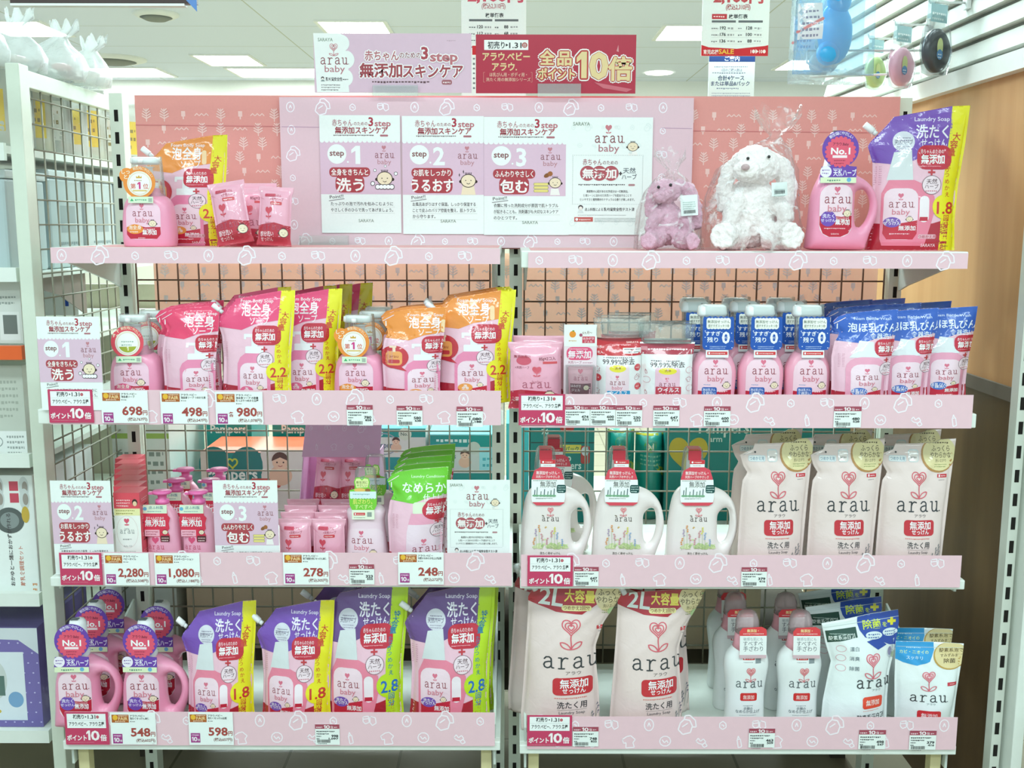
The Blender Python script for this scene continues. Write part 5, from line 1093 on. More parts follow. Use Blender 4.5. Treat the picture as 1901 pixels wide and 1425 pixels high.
# --- laundry refills with purple top
w, h = size('1R', 2.2, 1606, 1786, 195)
put(refill('purple', w, h, .06, 7), 'pouch', 'purple and yellow laundry refills', [('1R', 1696, 2.2, -3, 0, 'purple refill pouch with yellow 1.8 edge, at the right end of the top shelf'),
    ('4L', 412, 2.085, 4, 1, 'purple laundry refill pouch with yellow 1.8 edge, right of the pink jugs', (.78, 1, .95)), ('4L', 552, 2.085, -3, 2, 'purple laundry refill pouch with crumpled yellow edge, left of the lime edged ones', (.83, 1, .96))])
w, h = size('4L', 2.08, 588, 757, 1088)
put(refill('violet', w, h, .065, 8), 'pouch', 'purple and lime laundry refills', [('4L', 678, 2.10, 1, 1, 'dark purple refill pouch with lime 2.8 edge, left one of the two'), ('4L', 838, 2.10, 3, 1, 'dark purple refill pouch with lime 2.8 edge, right one of the two'), ('4L', 848, 2.175, -4, -1, 'lime edged refill pouch hidden behind the right 2.8 pouch'), ('4L', 655, 2.175, 2, -1, 'lime edged refill pouch hidden behind the left 2.8 pouch')])

# --- handled laundry jugs
k = zc('1R', 2.17) / FPX / 2.969
put(jug(k, 'pink'), 'bottle', 'pink laundry jugs with round tags', [('1R', 1555, 2.17, -2, 0, 'pink jug with handle and round purple tag, on the top shelf by the white rabbit'),
    ('4L', 158, 2.09, 1, 0, 'pink jug with handle, front one at the left end of the bottom shelf'), ('4L', 283, 2.09, -1, 0, 'pink jug with handle, front one beside the purple pouches'), ('4L', 192, 2.195, 1, 0, 'pink jug second back behind the leftmost jug'), ('4L', 312, 2.195, 0, 0, 'pink jug second back behind the jug beside the purple pouches'), ('4L', 222, 2.30, 2, 0, 'pink jug third back, its tag showing highest')])
k = zc('3R', 2.10) / FPX / 3.96
put(jug(k, 'white'), 'bottle', 'white laundry jugs with red tags', [('3R', 1026, 2.10, 0, 0, 'white handled jug with meadow print, leftmost of the front three'), ('3R', 1160, 2.10, -1, 0, 'white handled jug with meadow print, middle of the front three'), ('3R', 1297, 2.10, 1, 0, 'white handled jug with meadow print, beside the beige pouches'), ('3R', 1040, 2.215, 0, 0, 'white handled jug standing behind the leftmost meadow jug')])

# --- beige pouches
w, h = size('3R', 2.08, 1500, 1636, 814)
put(plain_pouch('beige', w, h, .06, 9), 'pouch', 'beige laundry refills', [('3R', 1568, 2.085, 0, 1, 'beige refill pouch with line drawn heart flower, middle of the three'), ('3R', 1438, 2.085, 2, 1, 'beige refill pouch with line drawn heart flower, next to the white jugs'), ('3R', 1697, 2.085, -2, 1, 'beige refill pouch with line drawn heart flower, at the wooden wall end'),
    ('3R', 1418, 2.19, 2, -1, 'beige refill pouch in shade behind the one next to the jugs'), ('3R', 1545, 2.19, -2, -1, 'beige refill pouch in shade behind the middle one'), ('3R', 1672, 2.19, 1, -1, 'beige refill pouch in shade behind the one at the wall end')])
w, h = size('4R', 2.085, 968, 1152, 1090)
put(plain_pouch('two', w, h, .075, 10), 'pouch', 'two litre beige refills', [('4R', 1060, 2.085, -2, 1, 'large beige 2L refill pouch with red top, left one beside the gap'), ('4R', 1218, 2.085, 2, 1, 'large beige 2L refill pouch with red top, right one', (.92, 1, .98)), ('4R', 1228, 2.185, -2, -1, 'dark 2L refill pouch standing behind the right red topped one'), ('4R', 1032, 2.185, 2, -1, 'dark 2L refill pouch standing behind the left red topped one')])
w, h = size('4R', 2.08, 1519, 1666, 1132)
put(plain_pouch('bleach', w, h, .06, 11), 'pouch', 'white and blue bleach refills', [('4R', 1592, 2.08, 3, 1, 'white bleach refill pouch with blue top, at the front'), ('4R', 1560, 2.17, -2, 0, 'white bleach refill pouch with blue top, second in the row'), ('4R', 1542, 2.265, 1, -1, 'white bleach refill pouch with blue top, rearmost in the row')])
w, h = size('4R', 2.08, 1660, 1786, 1190)
put(plain_pouch('clean', w, h, .05, 12), 'pouch', 'small white tub cleaner pouches', [('4R', 1722, 2.08, -1, 1, 'small white cleaner pouch with light blue top and gold disc, in front'), ('4R', 1704, 2.16, 1, 0, 'small white cleaner pouch with light blue top, directly behind the front one')])

# --- bottle wash and its blue refills
k = zc('2R', 2.11) / FPX / 3.96
put(wash_bottle(k), 'bottle', 'pink bottle wash with blue tags', [('2R', 1324, 2.10, 0, 0, 'pink wash bottle with blue tag, left one of the front three'), ('2R', 1412, 2.10, 0, 0, 'pink wash bottle with blue tag, middle one of the front three'), ('2R', 1499, 2.10, 1, 0, 'pink wash bottle with blue tag, right one beside the blue pouches'),
    ('2R', 1292, 2.20, 0, 0, 'blue tagged wash bottle second back, behind the left one'), ('2R', 1382, 2.20, 2, 0, 'blue tagged wash bottle second back, behind the middle one'), ('2R', 1468, 2.20, 0, 0, 'blue tagged wash bottle second back, behind the right one'),
    ('2R', 1288, 2.30, 0, 0, 'blue tagged wash bottle third back, in the left file'), ('2R', 1366, 2.30, 0, 0, 'blue tagged wash bottle third back, in the middle file'), ('2R', 1448, 2.30, 0, 0, 'blue tagged wash bottle third back, in the right file')])
w, h = size('2R', 2.08, 1543, 1665, 570)
put(refill('blue', w, h, .05, 13, False), 'pouch', 'blue bottle wash refills', [('2R', 1603, 2.07, 0, 2, 'blue refill pouch at the front, next to the wash bottles'), ('2R', 1677, 2.115, 1, 0, 'blue refill pouch at the front, middle of the three'), ('2R', 1749, 2.16, -1, 0, 'blue refill pouch at the front, at the wooden wall end'),
    ('2R', 1585, 2.215, 2, 0, 'blue refill pouch second back, behind the one next to the bottles'), ('2R', 1648, 2.262, -2, 0, 'blue refill pouch second back, behind the middle one'), ('2R', 1706, 2.31, 1, 0, 'blue refill pouch second back, behind the one at the wall end'), ('2R', 1560, 2.355, 0, -1, 'dark blue refill pouch rearmost, next to the bottles'), ('2R', 1622, 2.40, 2, -1, 'dark blue refill pouch rearmost, near the right post')])
# --- softeners
k = zc('3L', 2.10) / FPX / 3.96
put(soft_bottle(k), 'bottle', 'softener bottles with green tags', [('3L', 681, 2.10, 0, 0, 'pale pink softener bottle with green tag, in front'), ('3L', 699, 2.215, 0, 0, 'pale pink softener bottle with green tag, behind the front one')])
w, h = size('3L', 2.07, 717, 832, 866)
put(refill('green', w, h, .05, 14, False), 'pouch', 'green softener refills', [('3L', 776, 2.072, 1, 2, 'green refill pouch in front, left of the white information card'), ('3L', 782, 2.13, -1, 0, 'green refill pouch second in the row, its top edge showing'), ('3L', 786, 2.19, 1, 0, 'green refill pouch third in the row'), ('3L', 790, 2.25, 0, -1, 'green refill pouch fourth in the row'), ('3L', 795, 2.31, 1, -1, 'darkest green refill pouch at the very back of the row')])
k = zc('4R', 2.10) / FPX / 3.96
put(plain_bottle(k), 'bottle', 'white softener bottles with red tags', [('4R', 1482, 2.10, 0, 0, 'white waisted bottle with red tag, next to the bleach pouch'), ('4R', 1384, 2.10, 1, 0, 'white waisted bottle with red tag, the one further from the bleach pouch'), ('4R', 1455, 2.205, 0, 0, 'white waisted bottle second back, behind the one next to the bleach'), ('4R', 1362, 2.205, 0, 0, 'white waisted bottle second back, nearest the two litre pouches'), ('4R', 1350, 2.31, 0, 0, 'white waisted bottle at the very back by the wire grid')])
k = zc('3L', 2.10) / FPX / 3.96
put(lotion_bottle(k), 'bottle', 'milk lotion pump bottles', [('3L', 304, 2.10, 0, 0, 'pink lotion pump bottle in front, beside the oil cartons'), ('3L', 371, 2.10, 0, 0, 'pink lotion pump bottle in front, beside the step 3 card'), ('3L', 330, 2.20, 1, 0, 'pink lotion pump bottle second back, on the oil carton side'), ('3L', 394, 2.20, 0, 0, 'pink lotion pump bottle second back, half behind the step 3 card'), ('3L', 347, 2.30, 0, 0, 'pink lotion pump bottle third back, on the oil carton side'), ('3L', 409, 2.30, 0, 0, 'pink lotion pump bottle third back, above the step 3 card')])

# --- soap packs
w, h = size('3L', 2.075, 516, 580, 963)
sp = soap_pack('one', w, h, .034, 16)
rows = []
for r_, yy in enumerate((2.075, 2.125, 2.175, 2.225)):
    for c_, u in enumerate((548, 611)):
        rows.append(('3L', u + r_ * 5, yy, (-1, 3, -2, 2)[r_], r_, 'pink single soap pack in the %s file, %s' % (('file beside the step 3 card', 'file beside the softener bottle')[c_].replace('file ', ''), ('front one', 'second from the front', 'third from the front', 'rearmost one')[r_])))
put(sp, 'soap pack', 'pink single soap packs', rows)
tw = soap_pack('two', *size('1L', 2.2, 412, 512, 340), .04, 17)
put(tw, 'soap pack', 'pink twin soap packs', [('1L', 462, 2.2, 2, 4, 'pink twin soap pack standing behind two single packs on the top shelf'), ('2R', 995, 2.075, 3, 3, 'pink twin soap pack overhanging the left end of its shelf', (1, 1, 1.03)), ('2R', 1003, 2.135, -2, 1, 'shaded twin soap pack directly behind the overhanging one', (1.02, 1, 1.08))])
for (u, y, ry, sc_, lab) in ((434, 2.125, -9, 1.13, 'pink single soap pack leaning left, on the top shelf'), (505, 2.125, 3, 1.06, 'pink single soap pack standing upright, on the top shelf by the mauve board')):
    o = copy_tree(sp, (XU(u, '1L', y), y, ZS['1L'] + .002), math.radians(4), math.radians(-8), 0, (sc_ * .93, sc_, sc_)); o.rotation_euler[1] = math.radians(ry); o.location.z += abs(math.sin(math.radians(ry))) * .03; tag(o, lab, 'soap pack', 'pink single soap packs')

# --- mauve display carton holding two more packs
y0 = 2.275; r = thing('display_carton', (XU(628, '3L', y0), y0, ZS['3L'])); tag(r, 'mauve printed display carton behind the single soap packs', 'display carton')
wc, hc = size('3L', y0, 562, 708, 848); pm = mat('#e4b4d6', 'gloss'); zl = hc * .42
m = MB(); m.box(-wc/2, wc/2, 0, .002, 0, zl, pm); m.box(-wc/2, -wc/2 + .002, 0, .13, 0, zl, pm); m.box(wc/2 - .002, wc/2, 0, .13, 0, zl, pm); m.box(-wc/2, wc/2, .128, .13, 0, hc * .9, pm); m.box(-wc/2, wc/2, 0, .13, zl - .012, zl - .01, pm)
for sg in (-1, 1):
    X = sg * (wc/2 - .001); m.add([(X - .001, 0, zl), (X - .001, .13, zl), (X - .001, .13, hc), (X - .001, .07, hc), (X + .001, 0, zl), (X + .001, .13, zl), (X + .001, .13, hc), (X + .001, .07, hc)], [(0, 1, 2, 3), (7, 6, 5, 4), (0, 4, 5, 1), (1, 5, 6, 2), (2, 6, 7, 3), (3, 7, 4, 0)], pm)
m.build('carton_body', r)
a = Art(0, 100, wc / 220, 'gloss', .1 / 100); icons(a, -108, 2, 108, 98, '#f3d9ee', 22, 2, 2); m = MB(); m.box(-wc/2, wc/2, 0, .002, 0, .1, pm); a.emit(m); o = m.build('carton_flap', r); o.location = (0, .05, hc - .012); o.rotation_euler = (math.radians(-38), 0, 0)
for dx, ry, lab in ((-.036, 4, 'soap pack inside the mauve carton, tilted one'), (.026, 0, 'soap pack inside the mauve carton, upright one')):
    o = copy_tree(sp, (r.location.x + dx, y0 + .045, r.location.z + zl - .0098), 0, math.radians(-14), 0, (.93, .9, 1.08)); o.rotation_euler[1] = math.radians(ry); tag(o, lab, 'soap pack', 'pink single soap packs')

# --- baby oil cartons
y0 = 2.062; wb, hb = size('3L', y0, 214, 262, 917); db = .05
def carton():
    r = thing('oil_carton'); k = wb / 190; a = Art(945, 1061, k, 'gloss', hb / 556); F_ = '#f7f6ef'
    m = MB(); m.box(-wb/2, wb/2, 0, db, 0, hb, mat('#e3606c', 'gloss'))
    a.rect(850, 612, 1040, 1061, F_); a.rect(850, 612, 1040, 660, '#f3edb0'); a.rect(850, 505, 1040, 612, '#e2515f'); a.fine(870, 560, 970, 13, '#ffd3d4', 3); a.fine(865, 632, 1000, 13, '#a9a35a', 2); a.ell(1005, 570, 20, 24, '#3a2a28'); a.ell(1005, 578, 15, 17, '#f0cfa8')
    a.ring(940, 775, 78, 2, '#e2c9c4', 112, 36); a.poly(heart_pts(938, 700, 38, 6), '#df5c74'); a.ell(938, 725, 18, 5, '#df5c74'); arau(a, 938, 785, 105, '#8a8d8e', False, .12); a.text('baby', 938, 757, 18, '#a9a9a6', 'c'); a.fine(905, 832, 970, 13, '#9a9b98'); a.fine(880, 915, 995, 8, '#b5b5b0', 3); a.text('Baby Oil', 938, 880, 18, '#a6a6a2', 'c')
    a.emit(m); 
    s = Art(0, 1061, .001, 'gloss', hb / 556)
    for j in range(4): s.rect(12, 600 + j * 120, 40, 606 + j * 120, '#5a3038'); s.fine(10, 560 + j * 120, 42, 10, '#f3b9bf', 2)
    s2 = MB(); s.emit(s2)
    v = np.concatenate(s2.v); v2 = np.stack([wb/2 - v[:, 1], v[:, 0], v[:, 2]], 1); n0 = m.n
    m.v.append(v2); m.f.extend([tuple(q + n0 for q in f) for f in s2.f]); m.mi.extend([m.m(s2.mats[i]) for i in s2.mi]); m.sm.extend(s2.sm); m.n += len(v2)
    m.build('carton_body', r)
    MB().box(-wb/2, wb/2, 0, db, hb, hb + .0008, mat('#d65763', 'gloss')).build('lid', r); return r
cb = carton(); od = ('frontmost', 'second', 'third', 'fourth', 'fifth', 'sixth', 'rearmost')
put(cb, 'carton', 'red topped baby oil cartons', [('3L', 238, y0 + i * .0515, 0, 0, 'white and red oil carton, %s in the row beside the lotion bottles' % od[i]) for i in range(7)])

# --- tooth gel pack, wet wipe packs
y0 = 2.075; wg, hg = size('2R', y0, 1046, 1107, 602); r = thing('tooth_gel_pack', (XU(1077, '2R', y0), y0, ZS['2R'])); tag(r, 'tooth gel pack with white header card and orange fruit, beside the twin soap', 'gel pack')
a = Art(540, 1097, wg / 240, 'gloss', hg / 615); a.rect(420, 482, 660, 640, '#f3f4ef'); a.circ(483, 552, 24, '#f0982e'); a.ell(488, 528, 8, 5, '#6a9a3a'); a.fine(455, 605, 515, 12, '#d9a95a'); a.text('6ヵ月〜', 590, 550, 26, '#7a4a48', 'c', .02, 70); a.rect(553, 568, 645, 616, '#d04458'); a.text('はみがき', 598, 590, 20, '#ffe6e8', 'c', .03, 80); a.text('ジェル', 598, 611, 20, '#ffe6e8', 'c', .03, 60); a.circ(543, 558, 12, '#a8546a')
a.rr(440, 645, 630, 740, 40, '#e8577e'); a.fine(460, 664, 610, 11, '#ffdbe4'); a.text('無添加', 535, 722, 62, '#fff0f4', 'c', .06, 165); a.rect(440, 740, 635, 772, '#f8e3e8'); a.text('天然ハーブ', 500, 765, 22, '#b05a70', 'c', .02, 100); a.fine(560, 764, 630, 11, '#c790a0')
m = MB(); m.box(-wg/2, wg/2, 0, .002, 0, hg, mat('#f2dfe4', 'gloss')); a.emit(m); m.build('header_card', r)
k = wg / 240; m = MB(); z = lambda Y: (1097 - Y) * hg / 615
po = Pouch([(0, -70*k), (.2, -80*k), (1, -92*k)], [(0, 70*k), (.2, 80*k), (1, 92*k)], [(-1, z(780)), (1, z(780))], .03, 1, .1, [(0, 1), (.2, 1), (.7, .6), (1, .05)], .001)
po.mesh(m, mat('#efb3c2', 'plast'), 16, 16); b = Art(540, 1097, k, 'gloss', hg / 615); b.poly(heart_pts(538, 815, 36, 6), '#e06a84'); b.text('baby', 540, 845, 16, '#c77a8c', 'c'); arau(b, 540, 876, 100, '#c05a74', False, .13); b.rect(465, 900, 615, 975, '#7a3a48'); b.text('はみがき', 505, 925, 22, '#f3dfe2', 'c', .03, 70); b.text('ジェル', 505, 955, 22, '#f3dfe2', 'c', .03, 60); baby(b, 580, 930, 44); b.emit(m, po.front, .008)
o = m.build('gel_tube', r); o.location = (0, -.014, 0)
m = MB(); m.box(-wg/2 + .004, wg/2 - .004, -.031, -.001, .0, z(775), clear('pack', veil=.04, gl=.4)); m.build('blister', r)
def wipes(kind, w, h, seed):
    r = thing('wipes_pack'); k = w / 370; kz = h / 520; cx = 815 if kind == 'red' else 1178; W2 = w / 2
    po = Pouch([(0, -W2*.95), (.1, -W2*.93), (.75, -W2*.92), (1, -W2)], [(0, W2*.95), (.1, W2*.93), (.75, W2*.92), (1, W2)], [(-1, h), (1, h)], .05, seed, 1.1, [(0, .5), (.1, 1), (.6, .95), (.8, .45), (.9, .08), (1, .03)], .004)
    a = Art(cx, 1097, k, 'film', kz)
    if kind == 'red':
        a.rect(600, 540, 1020, 705, '#c8202a', 0); a.rect(650, 640, 690, 695, '#c8202a'); a.text('厚手', 668, 655, 24, '#ffe3df', 'c', .03); a.text('10枚入', 668, 690, 22, '#ffe3df', 'c', .03, 60); a.rr(840, 650, 990, 690, 6, '#f6f4f2'); a.fine(852, 666, 980, 12, '#6a5a58', 2); a.text('SARAYA', 915, 618, 20, '#ffd9d2', 'c', .04, 90)
    else:
        a.rect(960, 590, 1400, 670, '#b03a4c', 0); a.fine(1010, 640, 1350, 18, '#ffe0e2'); a.rr(1000, 610, 1045, 640, 6, '#d98a94')
    cx2 = cx - 5 if kind == 'red' else cx; a.text('99.99%除去', cx2, 765, 48, '#4a3a40', 'c', .03, 230); a.fine(cx2 - 110, 725, cx2 + 110, 14, '#6a5a60')
    x0, x1 = (715, 885) if kind == 'red' else (1095, 1260)
    a.rr(x0, 770, x1, 1000, 20, '#f6dfe5' if kind == 'red' else '#f1c6d6'); a.ell((x0 + x1) / 2, 795, 60, 26, '#f0e23a'); a.text('洗浄', (x0 + x1) / 2, 800, 22, '#a8792a', 'c', .03)
    logo(a, (x0 + x1) / 2 - 2, 912, 108); a.rr(x0 + 10, 958, x1 + 10, 1090, 8, '#2f9fd0' if kind == 'red' else '#c23a4c'); a.text('ウイルス', (x0 + x1) / 2 + 8, 990 if kind == 'red' else 965, 38, '#ffffff', 'c', .04, 130)
    if kind != 'red': a.rr(x0 + 5, 915, x1 + 10, 1090, 8, '#c23a4c'); a.text('ウイルス', (x0 + x1) / 2 + 8, 955, 42, '#ffffff', 'c', .05, 140); a.text('感染対策', (x0 + x1) / 2 + 8, 1000, 38, '#ffffff', 'c', .05, 135)
    for x, y in ((x1 + 65, 790), (x0 - 55, 865), (x1 + 70, 930)):
        if kind == 'red': a.circ(x, y, 26, '#d8404a'); a.fine(x - 16, y + 4, x + 16, 10, '#ffd9d6')
        else: a.ring(x, y, 24, 3, '#d8909a')
    for x, y in ((x0 - 60, 800), (x1 + 60, 860), (x0 - 60, 960)): icon(a, (int(x) % 7), x, y, 46, '#c98a92')
    m = MB(); po.mesh(m, mat('#f1f2f0', 'film'), 28, 32); a.emit(m, po.front, .007); m.build('wrapper', r)
    W3 = W2; c = Pouch([(0, -W3*.93), (1, -W3*1.02)], [(0, W3*.93), (1, W3*1.02)], [(-1, h * .26), (0, h * .29), (1, h * .25)], .022, seed + 5, 2.5, [(0, .8), (.5, .7), (1, .1)], .003)
    m = MB(); c.mesh(m, clear('cello', veil=.1, rough=.1, gl=.6, bump=.5, bscale=40), 20, 12); o = m.build('clear_sleeve', r); o.location = (0, .0, h * .985); return r
w, h = size('2R', 2.08, 1100, 1194, 626); put(wipes('red', w, h, 21), 'wipes pack', 'red topped wet wipe packs', [('2R', 1148, 2.08, 2, 0, 'white wipes pack with red top band, in front, beside the gel pack'), ('2R', 1160, 2.15, -2, -2, 'wipes pack with red top band, behind the front red one'), ('2R', 1172, 2.215, 1, -2, 'wipes pack with red top band, rearmost of its row')])
w, h = size('2R', 2.08, 1186, 1288, 634); put(wipes('white', w, h, 23), 'wipes pack', 'pink banded wet wipe packs', [('2R', 1238, 2.078, -2, 0, 'white wipes pack with shiny clear top, in front, beside the wash bottles'), ('2R', 1232, 2.145, 2, -2, 'white wipes pack with clear top, behind the front one')])

# ================================================================== posters, signs and price cards
ZF = {'Z1': (0, 0, 2.969), 'Z2': (480, 0, 2.969), 'Z3': (960, 0, 2.969), 'Z4': (1420, 0, 2.969), 'Z5': (0, 480, 3.96), 'Z6': (480, 480, 3.96), 'Z7': (940, 480, 3.96), 'Z8': (1420, 480, 3.952),
      'A1': (0, 790, 3.96), 'A2': (480, 790, 3.96), 'A3': (940, 790, 3.96), 'A4': (1420, 790, 3.952), 'B1': (0, 1085, 3.96), 'B2': (480, 1085, 3.96), 'B3': (940, 1085, 3.96), 'B4': (1420, 1085, 3.952)}
def zsheet(name, fr, x0, y0, x1, y1, y, lab, cat, base, artfn, **kw):
    ox, oy, s = ZF[fr]; return sheet(name, ox + x0 / s, oy + y0 / s, ox + x1 / s, oy + y1 / s, y, lab, cat, base, artfn, (ox, oy, s), **kw)
WH = '#f3f9f5'; MV = '#e2c2d4'; TX = '#4b4144'; RT = '#b2474f'
def head3(a, cx, y, w):
    """two-line heading: 3step additive-free skin care"""
    a.text('赤ちゃん', cx - w * .5, y + w * .13, w * .125, '#b5707a', 'l', .02, w * .35); a.text('のための', cx - w * .13, y + w * .125, w * .07, '#a8666f', 'l', .02, w * .24)
    a.text('3', cx + w * .13, y + w * .135, w * .2, '#b2384a', 'l', .06); a.text('step', cx + w * .235, y + w * .14, w * .14, '#c0707a', 'l', .05, w * .27)
    a.text('無添加スキンケア', cx - w * .45, y + w * .255, w * .125, '#a8404c', 'l', .05, w * .9)
    a.fine(cx - w * .48, y + w * .305, cx + w * .3, w * .03, '#6a5558'); a.rr(cx + w * .32, y + w * .28, cx + w * .46, y + w * .312, w * .015, '#b5707a')
def step_art(n):
    t1, t2 = {1: ('全身をきちんと', '洗う'), 2: ('お肌をしっかり', 'うるおす'), 3: ('ふんわりやさしく', '包む')}[n]
    body = {1: ('たっぷりの泡で汚れを包みこむように', 'やさしく手のひらで洗ってあげましょう。'), 2: ('お風呂あがりはすぐ保湿。しっかり保湿する', 'ことで皮ふのバリア機能を整え、肌トラブル', 'から守ります。'), 3: ('衣類に残った洗剤成分が原因で肌トラブル', 'が起きることも。洗剤選びも大切なスキンケア', 'のひとつです。')}[n]
    def f(a, x0=330, y0=640, w=455, h=645):
        X = lambda q: x0 + w * q; Y = lambda q: y0 + w * q
        a.rect(x0, Y(.3), x0 + w, Y(.95), MV); scallop(a, x0, x0 + w, Y(.3), w * .03, WH); head3(a, X(.52), Y(.03), w * .72)
        a.circ(X(.21), Y(.465), w * .118, '#f4faf6'); a.text('step', X(.21), Y(.485), w * .1, '#8d5a5c', 'c', .05, w * .175); a.circ(X(.345), Y(.56), w * .012, '#f4faf6', 10)
        (one(a, X(.39), Y(.585), w * .3, w * .11, '#f4faf6') if n == 1 else a.text(str(n), X(.45), Y(.585), w * .3, '#f4faf6', 'c', .06)); logo(a, X(.8), Y(.51), w * .235, '#93535a', '#c08890', '#c8848e')
        a.rr(X(.11), Y(.625), X(.62), Y(.74), w * .05, RT); q = .36 if n != 2 else .5; a.rr(X(.365 - q / 2), Y(.72), X(.365 + q / 2), Y(.93), w * .07, RT)
        a.text(t1, X(.365), Y(.715), w * .085, '#fdf6f2', 'c', .05, w * .46); a.text(t2, X(.365), Y(.9), w * .17, '#fdf6f2', 'c', .07, w * (.33 if n != 2 else .52))
        if n == 1: baby(a, X(.8), Y(.76), w * .2, True)
        elif n == 2:
            a.poly([(X(.72), Y(.95)), (X(.74), Y(.84)), (X(.88), Y(.84)), (X(.9), Y(.95))], '#f6e3c4'); baby(a, X(.81), Y(.78), w * .19)
            for dx, dy in ((.7, .71), (.75, .67)): a.poly([(X(dx), Y(dy - .025)), (X(dx + .008), Y(dy)), (X(dx), Y(dy + .025)), (X(dx - .008), Y(dy))], TX)
        else:
            baby(a, X(.86), Y(.79), w * .15); a.poly([(X(.8), Y(.94)), (X(.81), Y(.86)), (X(.9), Y(.86)), (X(.92), Y(.94))], '#f8f4ee')
            for j in range(3): a.rr(X(.6), Y(.79 + j * .04), X(.78), Y(.825 + j * .04), w * .015, '#8d8a3c'); a.rr(X(.605), Y(.793 + j * .04), X(.775), Y(.822 + j * .04), w * .012, '#eedf86')
            a.ell(X(.76), Y(.7), w * .04, w * .025, '#8d5a34', 12, -.5); a.ell(X(.8), Y(.68), w * .03, w * .03, '#a86a3c', 12)
        a.text('Point!!', X(.11), Y(1.005), w * .055, TX, 'l', .01, w * .17, rot=-.08); a.line([(X(.1), Y(1.03)), (X(.29), Y(1.005))], w * .008, '#8a8688')
        for i, t in enumerate(body): a.text(t, X(.12), Y(1.085 + i * .075), w * .05, TX, 'l', .02, w * (.78 if i < 2 else .28)); a.line([(X(.12), Y(1.105 + i * .075)), (X(.92), Y(1.105 + i * .075))], w * .002, '#b9bcb8', joint=False)
        a.text('SARAYA', X(.56), Y(1.29), w * .052, '#93a093', 'c', .03, w * .19)
    return f
def info_art(a, x0=283, y0=645, w=450, h=645):
    X = lambda q: x0 + w * q; Y = lambda q: y0 + w * q
    icons(a, x0, y0 + 6, x0 + w, Y(.45), '#e6f0ec', w * .08, 0, 2); icons(a, x0, Y(1.15), x0 + w, Y(1.42), '#e6f0ec', w * .08, 1, 1)
    a.text('SARAYA', X(.05), Y(.1), w * .06, '#97a494', 'l', .03, w * .2); logo(a, X(.48), Y(.305), w * .34, '#8a4148', '#b97a82', '#cf7f88')
    a.poly([(X(.71), Y(.46)), (X(.73), Y(.39)), (X(.8), Y(.39)), (X(.83), Y(.46))], '#f8f6f0'); baby(a, X(.765), Y(.355), w * .13); a.circ(X(.74), Y(.425), w * .02, '#e2e8e4', 12)
    for i in range(40):
        t = i / 40
        for p in ((.05 + .84 * t, .46), (.05 + .84 * t, 1.06), (.05, .46 + .6 * t), (.89, .46 + .6 * t)): a.rect(X(p[0]) - w*.003, Y(p[1]) - w*.003, X(p[0]) + w*.003, Y(p[1]) + w*.003, '#9aa3a0', 0)
    a.text('赤ちゃん', X(.17), Y(.575), w * .085, '#a8666c', 'l', .02, w * .23); a.text('のための', X(.41), Y(.57), w * .055, '#8c6064', 'l', .02, w * .18)
    for q in (.23, .37, .51): a.circ(X(q), Y(.68), w * .092, '#b75a62')
    a.text('無添加', X(.37), Y(.73), w * .125, '#fdf6f2', 'c', .08, w * .4); a.rect(X(.605), Y(.675), X(.645), Y(.69), TX); a.rect(X(.618), Y(.66), X(.632), Y(.705), TX)
    a.text('天然', X(.73), Y(.675), w * .075, '#6a6f76', 'c', .03, w * .15); a.text('ハーブ', X(.73), Y(.75), w * .07, '#6a6f76', 'c', .03, w * .18)
    a.fine(X(.12), Y(.83), X(.7), w * .025, '#5d5557'); a.rr(X(.72), Y(.81), X(.8), Y(.835), w * .012, '#b9888c')
    for i, t in enumerate(('高度数の心配がある化学成分は一切無添加。', '使用シーンに合わせた天然ハーブを配合することで', '使いやすさと植物素材のナチュラルな香りが楽しめます。')): a.text(t, X(.47), Y(.915 + i * .05), w * .035, TX, 'c', .02, w * (.5, .58, .66)[i])
    a.circ(X(.15), Y(1.1), w * .03, TX, 14); a.circ(X(.15), Y(1.11), w * .022, '#f4ebe2', 14); a.poly([(X(.11), Y(1.17)), (X(.13), Y(1.135)), (X(.17), Y(1.135)), (X(.19), Y(1.17))], '#dfe6e4')
    a.text('皮ふ科医による', X(.2), Y(1.14), w * .042, TX, 'l', .03, w * .22); a.text('乳幼児安全性テスト済', X(.43), Y(1.14), w * .045, TX, 'l', .05, w * .37); a.fine(X(.12), Y(1.2), X(.8), w * .012, '#9aa09e')
    a.rect(X(.075), Y(1.22), X(.3), Y(1.275), '#c9605a'); a.circ(X(.105), Y(1.248), w * .017, '#ffffff', 12); a.fine(X(.135), Y(1.262), X(.29), w * .025, '#ffe2dc'); a.fine(X(.32), Y(1.24), X(.82), w * .013, '#a3a9a7', 3)

yb = YB - .053
def shift(fn, x0, y0, w): return lambda a: fn(a, x0, y0, w)
zsheet('poster', 'Z2', 330, 636, 786, 1285, yb, 'white and mauve step 1 poster with bathing baby on the display board', 'poster', WH, shift(step_art(1), 330, 636, 456), group='skin care posters on the board')
zsheet('poster', 'Z2', 786, 640, 1240, 1290, yb - .0005, 'white and mauve step 2 poster on the display board', 'poster', WH, shift(step_art(2), 786, 640, 454), group='skin care posters on the board')
zsheet('poster', 'Z2', 1238, 644, 1707, 1294, yb - .001, 'white and mauve step 3 poster with folded towels on the display board', 'poster', WH, shift(step_art(3), 1238, 644, 456), group='skin care posters on the board')
zsheet('poster', 'Z3', 268, 645, 734, 1292, yb - .0015, 'white information poster with dotted frame at the right of the display board', 'poster', WH, shift(info_art, 283, 645, 450), group='skin care posters on the board')
